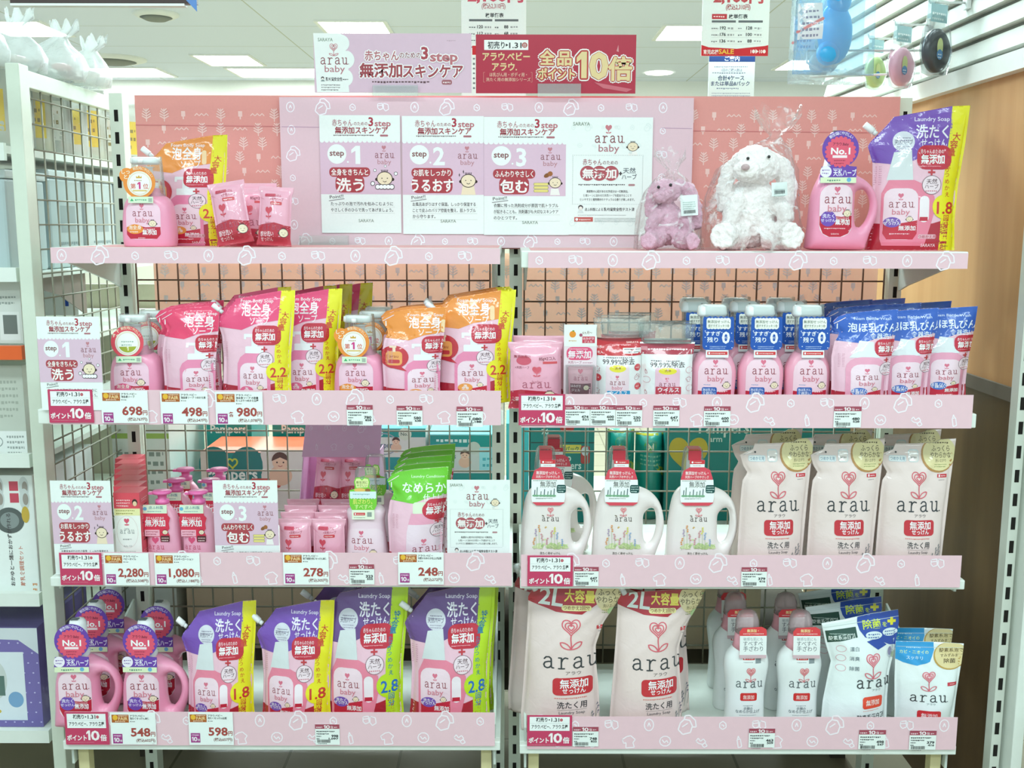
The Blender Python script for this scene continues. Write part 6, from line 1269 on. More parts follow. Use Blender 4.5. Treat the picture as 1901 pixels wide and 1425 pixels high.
# small copies standing behind the price strips
def small(fr, x0, y0, x1, y1, y, lab, fn, rz=0):
    zsheet('step_card', fr, x0, y0, x1, y1, y, lab, 'card', WH, shift(fn, x0, y0, x1 - x0), kind='gloss', rz=rz)
small('Z5', 262, 432, 768, 1120, 2.0172, 'small step 1 card in front of the left post on the second shelf', step_art(1))
small('A1', 366, 410, 852, 1100, 2.045, 'small step 2 card at the left end of the third shelf', step_art(2))
small('A1', 1562, 405, 2062, 1080, 2.048, 'small step 3 card between lotion bottles and soap packs', step_art(3))
small('A2', 1385, 398, 1850, 1080, 2.048, 'small white information card right of the green pouches', info_art)

# the two header signs on the backdrop
def sign_pink(a):
    a.poly([(297, 185), (440, 185)] + arc_pts(448, 240, 48, -80, 60, 8) + arc_pts(470, 330, 52, -70, 70, 8) + arc_pts(462, 430, 50, -60, 60, 8) + [(490, 510), (310, 510)], '#f3f6f2')
    a.text('SARAYA', 322, 229, 26, '#8fa08c', 'l', .04, 82); flower(a, 408, 264, 42, '#cf7f88', True, None, .62); arau(a, 408, 355, 150, '#93535a', True, .14); a.text('baby', 412, 398, 52, '#bf8088', 'c', .02, 112)
    a.circ(343, 432, 9, TX, 12); a.circ(343, 436, 6, '#f4ebe2', 10); a.poly([(332, 450), (338, 441), (350, 441), (356, 450)], '#8d9a98'); a.text('乳幼児安全性', 360, 446, 22, TX, 'l', .06, 92); a.fine(455, 443, 488, 9, TX); a.fine(335, 474, 440, 9, '#6d6567', 3)
    a.text('赤ちゃん', 580, 330, 60, '#b9686f', 'l', .05, 188, ot=('#fbf5f5', .11)); a.text('のための', 772, 318, 36, '#9d5560', 'l', .05, 118, ot=('#fbf5f5', .11)); a.text('3', 895, 325, 92, '#ad3f4b', 'l', .08, ot=('#fbf5f5', .11)); a.text('step', 944, 338, 74, '#c07077', 'l', .08, 148, ot=('#fbf5f5', .11))
    a.text('無添加', 552, 420, 84, '#a34048', 'l', .07, 232, ot=('#fbf5f5', .1)); a.text('スキンケア', 792, 424, 82, '#a34048', 'l', .07, 330, ot=('#fbf5f5', .1))
    a.fine(618, 460, 1000, 17, '#6a4a50'); a.rr(1005, 440, 1062, 467, 10, '#a8646c'); a.fine(1012, 460, 1056, 12, '#f6e6e6'); a.fine(1035, 230, 1085, 12, '#c9a5b5')
    a.rect(636, 472, 870, 512, '#d9b9ca', None)
zsheet('header_sign', 'Z2', 297, 185, 1171, 512, YB - .06, 'pink 3step skin care sign standing on the backdrop, left of the red sign', 'sign', '#e0bfd0', sign_pink, kind='gloss', thick=.002)
def sign_red(a):
    Y = '#e9cf96'
    D = '#2b2022'; a.rr(-186, 220, 56, 275, 2, '#f6f5f0'); a.text('初売り', -166, 264, 42, D, 'l', .05, 92); a.poly([(-68, 240), (-53, 248), (-68, 256)], D); a.text('1.31', -48, 264, 42, D, 'l', .05, 66); a.circ(36, 248, 15, '#b5554f'); a.text('日', 36, 256, 20, '#f6f5f0', 'c')
    a.text('アラウ.ベビー', -194, 330, 50, Y, 'l', .07, 258); a.text('アラウ.', -142, 386, 50, Y, 'l', .07, 135); a.text('ほ乳びん用・ボディ用・', -156, 420, 24, '#e8b7a0', 'l', .03, 205); a.text('洗たく用の無添加シリーズ', -176, 446, 22, '#e8b7a0', 'l', .03, 245)
    a.line([(-182, 398), (-190, 398), (-190, 452), (-182, 452)], 2, '#d98a80', joint=False); a.line([(70, 398), (78, 398), (78, 452), (70, 452)], 2, '#d98a80', joint=False)
    big = (('全', 122, 350, 84, 76), ('品', 218, 352, 84, 74), ('ポイント', 112, 432, 66, 200), ('0', 398, 430, 200, 92), ('倍', 500, 430, 138, 124))
    for c_, r in (('#faf3ec', 16), ('#b8352f', 9)):
        for t, x, y, h, w in big: a.text(t, x, y, h, None, 'l', 0, w, ot=(c_, r / h))
        one(a, 322, 430, 200, 56, None, ((c_, r),))
    for t, x, y, h, w in big: a.text(t, x, y, h, Y, 'l', .08, w)
    one(a, 322, 430, 200, 56, Y)
    a.poly([(540, 280), (550, 245), (553, 285)], '#d98f94'); a.poly([(420, 452), (630, 490), (600, 506), (470, 485)], '#cf6673')
zsheet('header_sign', 'Z3', -232, 190, 648, 514, YB - .062, 'crimson ten times points sign standing on the backdrop', 'sign', '#b5203c', sign_red, kind='gloss', thick=.002)
for i, (fr, x0, y0, x1, y1, lab) in enumerate((('Z2', 625, 470, 875, 530, 'clear sign clip under the pink 3step sign'), ('Z3', 110, 460, 348, 532, 'clear sign clip under the crimson points sign'))):
    zsheet('sign_clip', fr, x0, y0, x1, y1, YB - .0665, lab, 'sign clip', clear('clip', veil=.2, gl=.6), None, thick=.0025)
zsheet('sign_clip', 'Z2', 222, 1300, 490, 1362, YB - .09, 'clear acrylic block lying on the top shelf before the display board', 'sign clip', clear('clip', veil=.2, gl=.6), None, thick=.02)

# crimson point cards and price cards on the strips
def promo(a, x0=348, y0=970, w=347, h=240):
    X = lambda q: x0 + w * q; Y = lambda q: y0 + h * q; D = '#2b2426'
    a.rect(X(.055), Y(.05), X(.945), Y(.5), '#f7faf8'); a.text('初売り', X(.2), Y(.2), h * .15, D, 'l', .06, w * .25); a.poly([(X(.48), Y(.11)), (X(.51), Y(.145)), (X(.48), Y(.18))], D); a.text('1.31', X(.54), Y(.205), h * .17, D, 'l', .05, w * .17); a.circ(X(.76), Y(.15), h * .05, '#c56a72'); a.line([(X(.06), Y(.26)), (X(.94), Y(.26))], 1.5, '#b9bfbc', joint=False)
    a.text('アラウ.ベビー、アラウ.各種', X(.5), Y(.42), h * .14, D, 'c', .05, w * .8)
    a.text('ポイント', X(.04), Y(.88), h * .19, '#fff2f2', 'l', .1, w * .44); ten(a, X(.48), Y(.88), h * .42, w * .3, '#fff2f2'); a.text('倍', X(.8), Y(.885), h * .21, '#fff2f2', 'l', .08, w * .14); a.fine(X(.06), Y(.96), X(.7), h * .025, '#e79aa8')
yf = {'2L': 2.02, '2R': 2.02, '3L': 2.03, '3R': 2.03, '4L': 2.02, '4R': 2.02}
sname = {'2': 'second', '3': 'third', '4': 'bottom'}
for key, u0, v0, u1, v1 in (('2L', 88, 724.5, 175, 786), ('2R', 963, 731, 1049, 789), ('3L', 110, 1028, 192, 1087), ('3R', 980, 1031, 1064, 1087.5), ('4L', 120, 1323, 205, 1383), ('4R', 980, 1327, 1063, 1384)):
    sheet('point_card', u0, v0, u1, v1, yf[key] - .0035, 'crimson ten times points card on the %s shelf of the %s bay' % (sname[key[0]], 'left' if key[1] == 'L' else 'right'), 'card', '#cb3f66', shift(promo, 0, 0, 347), (u0, v0, 347 / (u1 - u0)), 'gloss', group='crimson point cards')
def price(big, tax, lines, each=False):
    def f(a):
        D = '#3a3334'; R_ = '#ad4a42'
        a.rect(12, 16, 148, 76, '#b5642c'); a.circ(40, 38, 20, '#f0bc3c'); a.text('FAIR', 102, 58, 34, '#f4d49a', 'c', .06, 72); a.fine(66, 30, 140, 12, '#f6e2c4'); a.fine(40, 72, 130, 12, '#f6e2c4')
        for i, t in enumerate(lines): a.text(t, 158, 32 + i * 20, 18, D, 'l', .05, min(185, len(t) * 17))
        a.circ(162, 32 + len(lines) * 20 - 4, 4, D, 8); a.fine(170, 32 + len(lines) * 20, 205, 9, '#777777')
        a.rect(14, 162, 90, 236, '#a8408a'); a.fine(22, 182, 82, 13, '#f3dced'); ten(a, 22, 224, 46, 44, '#f9eef6'); a.text('倍', 78, 222, 18, '#f9eef6', 'c', .04)
        w = {3: 150, 4: 165, 5: 198}[len(big)]; a.text(big, 312, 180, 88, R_, 'r', .07, w); a.text('円', 352, 178, 40, R_, 'r', .05)
        if each: a.text('各', 118, 182, 40, R_, 'c', .05)
        a.text('(税込%s円)' % tax, 350, 222, 28, '#8f5a54', 'r', .05, 150 if len(tax) < 4 else 178); a.fine(325, 240, 345, 6, '#c9b5b2')
    return f
for key, fr, x0, y0, x1, y1, b, t, ln, ea, lab in (
    ('2L', 'Z5', 738, 975, 1095, 1214, '698', '767', ('アラウ.ベビー', '泡全身ソープ'), False, 'white 698 yen price card beside the crimson card'), ('2L', 'Z5', 1175, 980, 1535, 1218, '498', '547', ('アラウ.ベビー', '泡全身ソープ つめかえ用'), False, 'white 498 yen price card on the second shelf'),
    ('2L', 'Z5', 1580, 982, 1937, 1222, '980', '1,078', ('アラウ.ベビー', '泡全身ソープ 大容量', 'たっぷりつめかえ各種'), True, 'white 980 yen price card on the second shelf'), ('3L', 'A1', 762, 942, 1105, 1178, '2,280', '2,508', ('アラウ.ベビー', 'ベビーオイル'), False, 'white 2,280 yen price card on the third shelf'),
    ('3L', 'A1', 1134, 942, 1478, 1178, '1,080', '1,188', ('アラウ.ベビー', 'ミルキーローション'), False, 'white 1,080 yen price card on the third shelf'), ('3L', 'A2', 180, 936, 523, 1170, '278', '305', ('アラウ.ベビー', '洗濯用部分洗いせっけん本体'), False, 'white 278 yen price card under the single soap packs'),
    ('3L', 'A2', 1027, 932, 1365, 1168, '248', '272', ('アラウ.ベビー', '衣類のなめらか仕上げ詰替'), False, 'white 248 yen price card under the green pouches'), ('4L', 'B1', 812, 945, 1158, 1180, '548', '602', ('アラウ.ベビー', '洗たくせっけん本体'), False, 'white 548 yen price card on the bottom shelf'),
    ('4L', 'B1', 1387, 942, 1725, 1182, '598', '657', ('アラウ.ベビー', '洗たくせっけん詰替'), False, 'white 598 yen price card on the bottom shelf')):
    ox, oy, s = ZF[fr]; u0, v0, u1, v1 = ox + x0 / s, oy + y0 / s, ox + x1 / s, oy + y1 / s
    sheet('price_card', u0, v0, u1, v1, yf[key] - .004, lab, 'price card', '#f4faf6', price(b, t, ln, ea), (u0, v0, 360 / (u1 - u0)), 'gloss', group='white yen price cards')
def smalltag(b, t, i):
    def f(a):
        D = '#33373a'; a.rect(0, 0, 190, 34, '#a84a5c'); a.fine(8, 28, 66, 14, '#f0d0d6'); ten(a, 68, 32, 36, 48, '#fbeef0'); a.text('倍', 132, 29, 22, '#f0d0d6', 'c', .06); a.fine(150, 28, 182, 13, '#f0d0d6')
        a.fine(10, 60, 165, 14, D); a.fine(10, 78, 110, 13, D); a.fine(10, 96, 52, 12, '#55595c'); a.text(b, 178, 98, 26, D, 'r', .09, 20 * len(b) * .85); a.fine(10, 114, 36, 11, '#55595c'); a.text(t, 178, 116, 20, D, 'r', .09, 17 * len(t) * .85); barcode(a, 14, 116, 100, 24, i); a.fine(20, 150, 90, 8, '#6a6e70')
    return f
tags = [('2L', 'Z6', 648, 1077, 842, 1228, '780', '858', 'under the orange tagged pump bottle'), ('2L', 'Z6', 1015, 1082, 1206, 1231, '580', '638', 'under the small orange pouch'), ('2L', 'Z6', 1456, 1087, 1650, 1237, '1,080', '1,188', 'under the large orange pouch'),
    ('2R', 'Z7', 430, 1074, 614, 1226, '474', '521', 'beside the crimson card of the right second shelf'), ('2R', 'Z7', 618, 1074, 801, 1226, '600', '660', 'under the gel pack'), ('2R', 'Z7', 806, 1076, 997, 1228, '230', '253', 'under the red wipes pack'), ('2R', 'Z7', 1082, 1077, 1270, 1228, '647', '711', 'under the white wipes pack'), ('2R', 'Z7', 1455, 1081, 1645, 1229, '600', '660', 'under the left wash bottle'), ('2R', 'Z8', 510, 1078, 703, 1232, '480', '528', 'under the blue pouches'),
    ('3L', 'A2', 668, 1020, 855, 1168, '323', '355', 'under the softener bottle'), ('3R', 'A3', 500, 1035, 680, 1177, '647', '711', 'under the leftmost white jug'), ('3R', 'A3', 1733, 1035, 1915, 1178, '379', '416', 'under the beige pouches'), ('4L', 'B2', 420, 1028, 603, 1179, '998', '1,097', 'under the purple pouches'),
    ('4R', 'B3', 495, 1042, 681, 1187, '748', '822', 'under the left 2L pouch'), ('4R', 'B4', -110, 1050, 75, 1190, '463', '509', 'under the white waisted bottles'), ('4R', 'B4', 698, 1058, 886, 1200, '498', '547', 'under the bleach pouch'), ('4R', 'B4', 1070, 1063, 1256, 1203, '379', '416', 'under the small cleaner pouch')]
for i, (key, fr, x0, y0, x1, y1, b, t, lab) in enumerate(tags):
    ox, oy, s = ZF[fr]; u0, v0, u1, v1 = ox + x0 / s, oy + y0 / s, ox + x1 / s, oy + y1 / s
    sheet('price_tag', u0, v0, u1, v1, yf[key] - .003, 'small barcode price tag ' + lab, 'price tag', '#f1f7f2', smalltag(b, t, i), (u0, v0, 190 / (u1 - u0)), 'gloss', group='small barcode price tags')

# posters hanging from the ceiling behind the backdrop
def hang(name, fr, x0, y0, x1, y1, y, lab, base, fn, strings=True):
    zsheet(name, fr, x0, y0, x1, y1, y, lab, 'hanging poster', base, fn, thick=.003)
def table(a, x0, y0, rows):
    D = '#3d4446'; a.text('枚単価表', x0 + 90, y0, 26, D, 'l', .06, 100); a.rect(x0 + 0, y0 + 12, x0 + 128, y0 + 24, '#6a7072'); a.rect(x0 + 142, y0 + 12, x0 + 272, y0 + 24, '#6a7072')
    for i, (p, q) in enumerate(rows): yy = y0 + 62 + i * 36; a.fine(x0, yy, x0 + 40, 12, '#777b7c'); a.text(p, x0 + 76, yy, 24, D, 'r', .07); a.fine(x0 + 86, yy, x0 + 126, 16, '#a3a7a6'); a.fine(x0 + 142, yy, x0 + 165, 12, '#777b7c'); a.text(q, x0 + 216, yy, 24, D, 'r', .07); a.fine(x0 + 228, yy, x0 + 268, 16, '#a3a7a6'); a.line([(x0, yy + 8), (x0 + 272, yy + 8)], 1, '#c5cac8', joint=False)
def post_r(a):
    a.text('2,100円', 1210, 8, 80, '#c8545a', 'c', .09, 260); a.text('(税込2,310円)', 1210, 48, 34, '#b5585c', 'c', .05, 130); a.rect(1072, 74, 1152, 102, '#c43c44'); a.fine(1080, 94, 1145, 13, '#ffe3e0'); table(a, 1072, 97, (('192', '128'), ('176', '100'), ('136', '88')))
    a.poly([(1020, 245), (1060, 258), (1210, 266), (1360, 250), (1378, 245), (1378, 306), (1020, 306)], '#cf3038'); a.text('育児応援', 1032, 294, 27, '#fbeee8', 'l', .06, 80); a.text('SALE', 1114, 294, 36, '#f0c34a', 'l', .06, 80); a.text('1●▶10●', 1285, 290, 26, '#fbeee8', 'l', .06, 80)
hang('price_poster', 'Z3', 1020, -60, 1378, 306, 3.3, 'hanging price poster with red sale band, right of the crimson sign', '#edf5f0', post_r)
def post_b(a):
    a.rect(1055, 290, 1300, 338, '#26407c'); a.text('ご案内', 1178, 331, 28, '#e9eef6', 'c', .05, 78); a.fine(1085, 370, 1265, 11, '#9aa6b8'); a.text('1回のご購入数は', 1178, 390, 18, '#8090a8', 'c', .03, 110); a.fine(1075, 405, 1275, 13, '#9aa6b8'); a.text('合計4ケース', 1175, 438, 30, '#44597c', 'c', .05, 140); a.text('または単品8パック', 1172, 468, 28, '#44597c', 'c', .05, 205); a.fine(1100, 490, 1245, 12, '#8090a8'); a.fine(1075, 515, 1280, 9, '#aab4c2', 3)
hang('notice_poster', 'Z3', 1055, 290, 1300, 560, 3.34, 'white notice poster with navy heading below the sale poster', '#e9f3f2', post_b)
def post_c(a):
    a.text('2,100円', 1300, 5, 80, '#d0586c', 'c', .09, 300); a.text('(税込2,310円)', 1290, 44, 34, '#b86870', 'c', .04, 130); table(a, 1155, 92, (('120', '88'), ('112', '68'), ('92', '54'), ('80', '48'))); a.rect(1172, 250, 1480, 300, '#cf3038'); a.fine(1175, 330, 1470, 18, '#7a8082', 7)
hang('price_poster', 'Z2', 1112, -60, 1470, 560, 3.25, 'tall hanging price poster partly behind the pink and red signs', '#edf5f0', post_c)
a0 = P(15, 10, 1.9); m = MB(); p0, p1 = P(14, -40, 1.9), P(362, 8, 1.9); m.box(p0.x, p1.x, 1.9, 1.915, p1.z, p0.z, mat('#3d2a26', 'gloss'))
m.add([(p1.x - .012, 1.899, p0.z), (p1.x + .002, 1.899, p0.z), (p1.x + .002, 1.899, p1.z - .014), (p1.x - .03, 1.899, p1.z + .02)], [(0, 3, 2, 1)], mat('#5b86c4', 'gloss')); m.box(p0.x, p1.x - .02, 1.899, 1.916, p1.z - .004, p1.z, mat('#e8ebe4', 'gloss'))
tag(m.build('hanging_sign'), 'dark brown hanging sign with blue corner at the top left of the picture', 'sign')

# ================================================================== plush rabbits in clear bags
def fuse(name, root, shapes, mt, vox=.0035, disp=.004, seed=1):
    """balls and limbs fused into one soft continuous surface"""
    m = MB()
    for s_ in shapes:
        if s_[0] == 'b': m.ball(s_[1], s_[2], mt, 20, s_[3] if len(s_) > 3 else None)
        else: m.tube(s_[1], s_[2], mt, 14)
    o = m.build('tmp'); o.modifiers.new('r', 'REMESH').mode = 'VOXEL'; o.modifiers['r'].voxel_size = vox
    sm = o.modifiers.new('s', 'SMOOTH'); sm.factor = .6; sm.iterations = 6
    tx = bpy.data.textures.new('fluff', 'CLOUDS'); tx.noise_scale = .009; d = o.modifiers.new('d', 'DISPLACE'); d.texture = tx; d.strength = disp; d.mid_level = .5; d.texture_coords = 'LOCAL'
    dg = bpy.context.evaluated_depsgraph_get(); me = bpy.data.meshes.new_from_object(o.evaluated_get(dg)); me.name = name
    bpy.data.objects.remove(o); me.materials.clear(); me.materials.append(mt)
    for p in me.polygons: p.use_smooth = True
    q = bpy.data.objects.new(name, me); COL.objects.link(q); q.parent = root; _kids.setdefault(root.name, []).append(q); return q
def bag(root, prof, seed, mt, n=40):
    """crumpled clear bag: (z, half width, half depth, x offset) rings with folds, tuft at the top"""
    r = random.Random(seed); V = []; F = []; ph = [r.uniform(0, 6) for _ in range(6)]
    for i, (z, w, d, ox) in enumerate(prof):
        for k in range(n):
            t = 2 * PI * k / n; f = 1 + .05 * math.sin(5 * t + ph[0] + z * 30) + .05 * math.sin(9 * t + ph[1] - z * 45) + .03 * math.sin(14 * t + ph[2] + z * 80)
            V.append((ox + w * f * math.cos(t), d * f * math.sin(t), z + .003 * math.sin(4 * t + ph[3]) * (i > 1) + (.012 * math.sin(7 * t + ph[4]) if i == len(prof) - 1 else 0)))
    for i in range(len(prof) - 1):
        for k in range(n): k2 = (k + 1) % n; F.append((i*n+k, i*n+k2, (i+1)*n+k2, (i+1)*n+k))
    m = MB(); m.add(V, F, mt, True); return m.build('clear_bag', root)
bagm = clear('bag', '#ffffff', .03, .1, .16, 1.0, 26, .6)
def rabbit(u0, y, k, pts, col, lab, eye, tagbox, prof, seed, nose=None):
    z0 = ZS['1R']; r = thing('plush_rabbit', (XU(u0, '1R', y), y, z0)); tag(r, lab, 'plush rabbit', 'bagged plush rabbits')
    C = lambda u, v, d: ((u - u0) * k, d * k, (464 - v) * k)
    sh = []
    for p in pts:
        if p[0] == 'b': sh.append(('b', C(*p[1]), tuple(q * k for q in p[2]), Matrix.Rotation(p[3], 3, 'Y')) if len(p) > 3 else ('b', C(*p[1]), tuple(q * k for q in p[2])))
        else: sh.append(('t', [C(*q) for q in p[1]], [q * k for q in p[2]]))
    fuse('plush_body', r, sh, mat(col, 'fur'), .003, .009)
    for e in eye: MB().ball(C(*e), 3 * k, mat('#1d1716', 'plast'), 12).build('eye', r)
    if nose: MB().ball(C(*nose[:3]), (8 * k, 5 * k, 6 * k), mat('#c9aeb0', 'fur'), 12).build('nose', r)
    u1, v1, u2, v2, d = tagbox; a = Art((u1 + u2) / 2, v2, k, 'paper'); w = (u2 - u1) * k / 2; h = (v2 - v1) * k
    a.fine(u1 + 4, v1 + 14, u2 - 4, 2.5, '#a9bdb6', 4); barcode(a, u1 + 5, v2 - 10, (u2 - u1) - 10, 6, seed)
    m = MB(); m.box(-w, w, 0, .0008, 0, h, mat('#eef6f3', 'paper')); a.emit(m); o = m.build('price_label', r); p = C((u1 + u2) / 2, v2, d); o.location = p; o.rotation_euler = (0, math.radians(-4), 0)
    bag(r, [(z * k, w * k, d_ * k, o_ * k) for z, w, d_, o_ in prof], seed, bagm)
    return r
k = zc('1R', 2.19) / FPX
rabbit(1238, 2.19, k, [('b', (1238, 415, 0), (30, 28, 42)), ('b', (1234, 356, -14), (25, 24, 22), .3), ('b', (1222, 366, -28), (15, 13, 12)),
    ('t', [(1252, 340, -5), (1274, 352, -8), (1287, 385, -10), (1292, 425, -14)], [8, 15, 15, 10]), ('t', [(1220, 340, 2), (1210, 360, -6), (1207, 385, -8), (1204, 404, -10)], [7, 12, 12, 8]),
    ('t', [(1222, 395, -18), (1205, 415, -30), (1200, 432, -34)], [12, 11, 9]), ('t', [(1256, 395, -18), (1272, 415, -28), (1276, 430, -32)], [12, 11, 9]),
    ('t', [(1222, 440, -18), (1204, 448, -40), (1196, 446, -58)], [18, 16, 15]), ('t', [(1256, 442, -18), (1272, 448, -40), (1280, 446, -56)], [18, 16, 15])],
    '#dfb0c2', 'mauve plush rabbit with drooping ears in a clear bag, beside the display board', [(1238, 346, -37), (1216, 350, -38)], (1258, 364, 1289, 401, -40),
    [(0, 50, 50, 0), (1, 60, 62, 0), (30, 60, 66, 0), (70, 56, 56, 2), (105, 46, 42, 4), (128, 30, 28, 6), (140, 12, 12, 8), (146, 8, 8, 9), (158, 18, 12, 6), (178, 30, 14, 2)], 4)
k = zc('1R', 2.2) / FPX
rabbit(1392, 2.2, k, [('b', (1394, 395, 0), (52, 42, 66)), ('b', (1396, 310, -20), (44, 36, 35), .2), ('b', (1374, 322, -46), (26, 22, 20)),
    ('t', [(1420, 290, -6), (1446, 310, -10), (1458, 350, -14), (1456, 392, -18)], [10, 17, 18, 12]), ('t', [(1370, 290, 0), (1348, 320, -8), (1340, 360, -14), (1338, 395, -18)], [8, 14, 16, 10]),
    ('t', [(1366, 370, -24), (1350, 395, -44), (1345, 415, -50)], [18, 17, 15]), ('t', [(1424, 370, -24), (1444, 392, -44), (1448, 412, -50)], [18, 17, 15]),
    ('t', [(1368, 436, -24), (1340, 440, -52), (1328, 436, -78)], [27, 25, 24]), ('t', [(1424, 438, -24), (1444, 440, -52), (1454, 436, -78)], [27, 25, 24])],
    '#fdf3f0', 'cream white plush rabbit in a tall clear bag, beside the pink jug', [(1410, 297, -56), (1372, 300, -58)], (1416, 342, 1444, 366, -64), 
    [(0, 78, 80, 0), (1, 92, 96, 0), (40, 92, 98, 0), (100, 84, 80, 2), (150, 72, 64, 8), (185, 42, 40, 26), (202, 14, 14, 40), (210, 9, 9, 42), (226, 28, 14, 44), (256, 44, 18, 46)], 9, (1366, 316, -68))

# ================================================================== diaper boxes on the rear side of the shelving, seen through the wires
TEAL = '#0f9a94'; zr = ZS['3L'] - .06
def rear_box(u0, v0, u1, y, dep, base, fn, lab, z0=None, side=None, topc=None, name='diaper_box', cat='box'):
    p0, p1 = P(u0, v0, y), P(u1, v0, y); z0 = zr if z0 is None else z0; w = p1.x - p0.x; h = p0.z - z0
    r = thing(name, ((p0.x + p1.x) / 2, y, z0)); tag(r, lab, cat)
    a = Art((u0 + u1) / 2, v0 + h / (w / (u1 - u0)), w / (u1 - u0), 'gloss'); a.vb = a.cy
    if fn: fn(a)
    m = MB(); m.box(-w/2, w/2, 0, dep, 0, h - .002, mat(base, 'gloss')); a.emit(m); m.build('box_body', r)
    MB().box(-w/2, w/2, 0, dep, h - .002, h, mat(topc or base, 'gloss')).build('box_lid', r); return r
def infant(a, x, y, s):
    a.ell(x, y + s * 1.1, s * .9, s * .8, '#e8c3a8'); a.ell(x, y, s * .62, s * .68, '#efcdb2'); a.poly(arc_pts(x, y - s * .05, s * .66, 180, 360, 12, s * .72) + [(x + s * .55, y - s * .1), (x, y - s * .35), (x - s * .55, y - s * .1)], '#5a4238'); [a.circ(x + g * s * .25, y + s * .05, s * .07, '#3a2a26', 8) for g in (-1, 1)]; a.line([(x - s*.15, y + s*.32), (x, y + s*.38), (x + s*.15, y + s*.32)], s * .06, '#b5655a')
def bx1(a):
    a.rect(484, 838, 614, a.vb, '#e6e3de'); a.poly(heart_pts(428, 888, 118), '#0b7f7d'); a.line(heart_pts(431, 862, 18, 6), 3, '#c9d94a', True); a.text('Pampers', 428, 892, 30, '#eaf7f2', 'c', .06, 96); a.rr(462, 890, 520, 908, 6, '#cf4a3c'); a.fine(468, 903, 514, 9, '#ffe6d9'); infant(a, 520, 858, 24); a.rect(372, 838, 384, a.vb, '#d9d6cc')
def bxt(a): a.text('Pampers', (a.x0 + a.x1) / 2, 805, 22, '#e8f6f1', 'c', .06, 66)
def bx2(a):
    a.rect(655, 797, 790, 812, TEAL); a.text('240', 700, 810, 15, '#cfeeea', 'c', .06); a.circ(752, 806, 12, '#d8e2d2'); a.text('No.1', 752, 809, 9, '#5d7a6a', 'c', .05); a.ring(712, 825, 26, 2, '#9aa7b5', 20); a.text('Pampers', 712, 832, 15, '#6a7a92', 'c', .05, 40); infant(a, 735, 820, 11); a.fine(665, 830, 680, 8, '#8d8f8a', 2); a.rect(655, 850, 790, a.vb, '#1a9a98'); a.text('Pampers', 722, 890, 26, '#d8f0ec', 'c', .05, 80)
def bx3(a):
    a.rect(795, 808, 926, 830, TEAL); a.fine(810, 822, 880, 9, '#d6efec'); a.circ(880, 832, 12, '#c9d6cc'); infant(a, 863, 845, 13); a.text('Pampers', 826, 852, 14, '#6f8f9a', 'c', .05, 40); a.rect(890, 832, 926, 875, '#9fe6ee'); a.fine(896, 856, 920, 8, '#4fb5c4', 2); a.rect(795, 880, 926, a.vb, '#149490')
def bx4(a):
    a.text('76', 1012, 806, 14, '#bfe6e2', 'c', .04); a.rr(1040, 786, 1066, 800, 5, '#b5403c'); a.line([(986, 822), (1104, 822)], 2, '#23413f', joint=False); a.rect(1020, 826, 1080, 842, '#dcd45c'); a.text('12ヵ月パック', 1050, 839, 12, '#33705e', 'c', .05, 50); a.rr(1079, 828, 1096, 862, 4, '#b5403c'); a.ell(1087, 838, 7, 9, '#c9d6dc'); a.text('Pampers', 1052, 872, 20, '#cfeae6', 'c', .05, 56); a.line(heart_pts(1054, 855, 12, 5), 2, '#d8f0e6', True); a.line([(1092, 788), (1092, 920)], 1.5, '#7fc9c4', joint=False)
def bx5(a):
    a.text('Pampers', 1345, 803, 34, '#d9f0e8', 'c', .06, 92); a.text('arm', 1330, 820, 16, '#cfeae2', 'c', .03); a.poly(heart_pts(1280, 848, 72), '#c9b83a'); a.circ(1300, 860, 12, '#0f8a84'); a.fine(1420, 830, 1540, 14, '#7fc4be', 3); a.poly(heart_pts(1470, 900, 90), '#0b8480')
rear_box(372, 840, 615, 2.62, .2, TEAL, bx1, 'teal and white diaper box with dark hearts, low in the left bay', topc='#e2643c')
for u0, u1, lab in ((380, 466, 'small teal diaper box standing left on the orange topped box row'), (505, 606, 'small teal diaper box standing right on the orange topped box row')):
    def f(a, u0=u0, u1=u1): a.x0, a.x1 = u0, u1; bxt(a)
    rear_box(u0, 770, u1, 2.84, .2, TEAL, f, lab)
rear_box(655, 795, 790, 2.66, .24, '#dfe3de', bx2, 'white and teal diaper box behind the mauve carton', topc='#2fb3c0')
rear_box(796, 806, 926, 2.62, .24, '#cfdcd8', bx3, 'white and teal diaper box behind the green pouches', topc='#63d3de')
rear_box(796, 770, 926, 2.9, .2, '#1ba5a0', None, 'plain teal diaper box further back in the middle of the shelving')
rear_box(940, 786, 982, 2.64, .2, '#3ec3cc', None, 'narrow turquoise diaper box seen in the gap between both bays')
rear_box(985, 780, 1104, 2.64, .22, '#12827f', bx4, 'dark teal diaper box with yellow band behind the leftmost white jug')
rear_box(1236, 770, 1580, 2.66, .24, '#0f8a84', bx5, 'big dark teal diaper box with yellow heart behind the beige pouches')
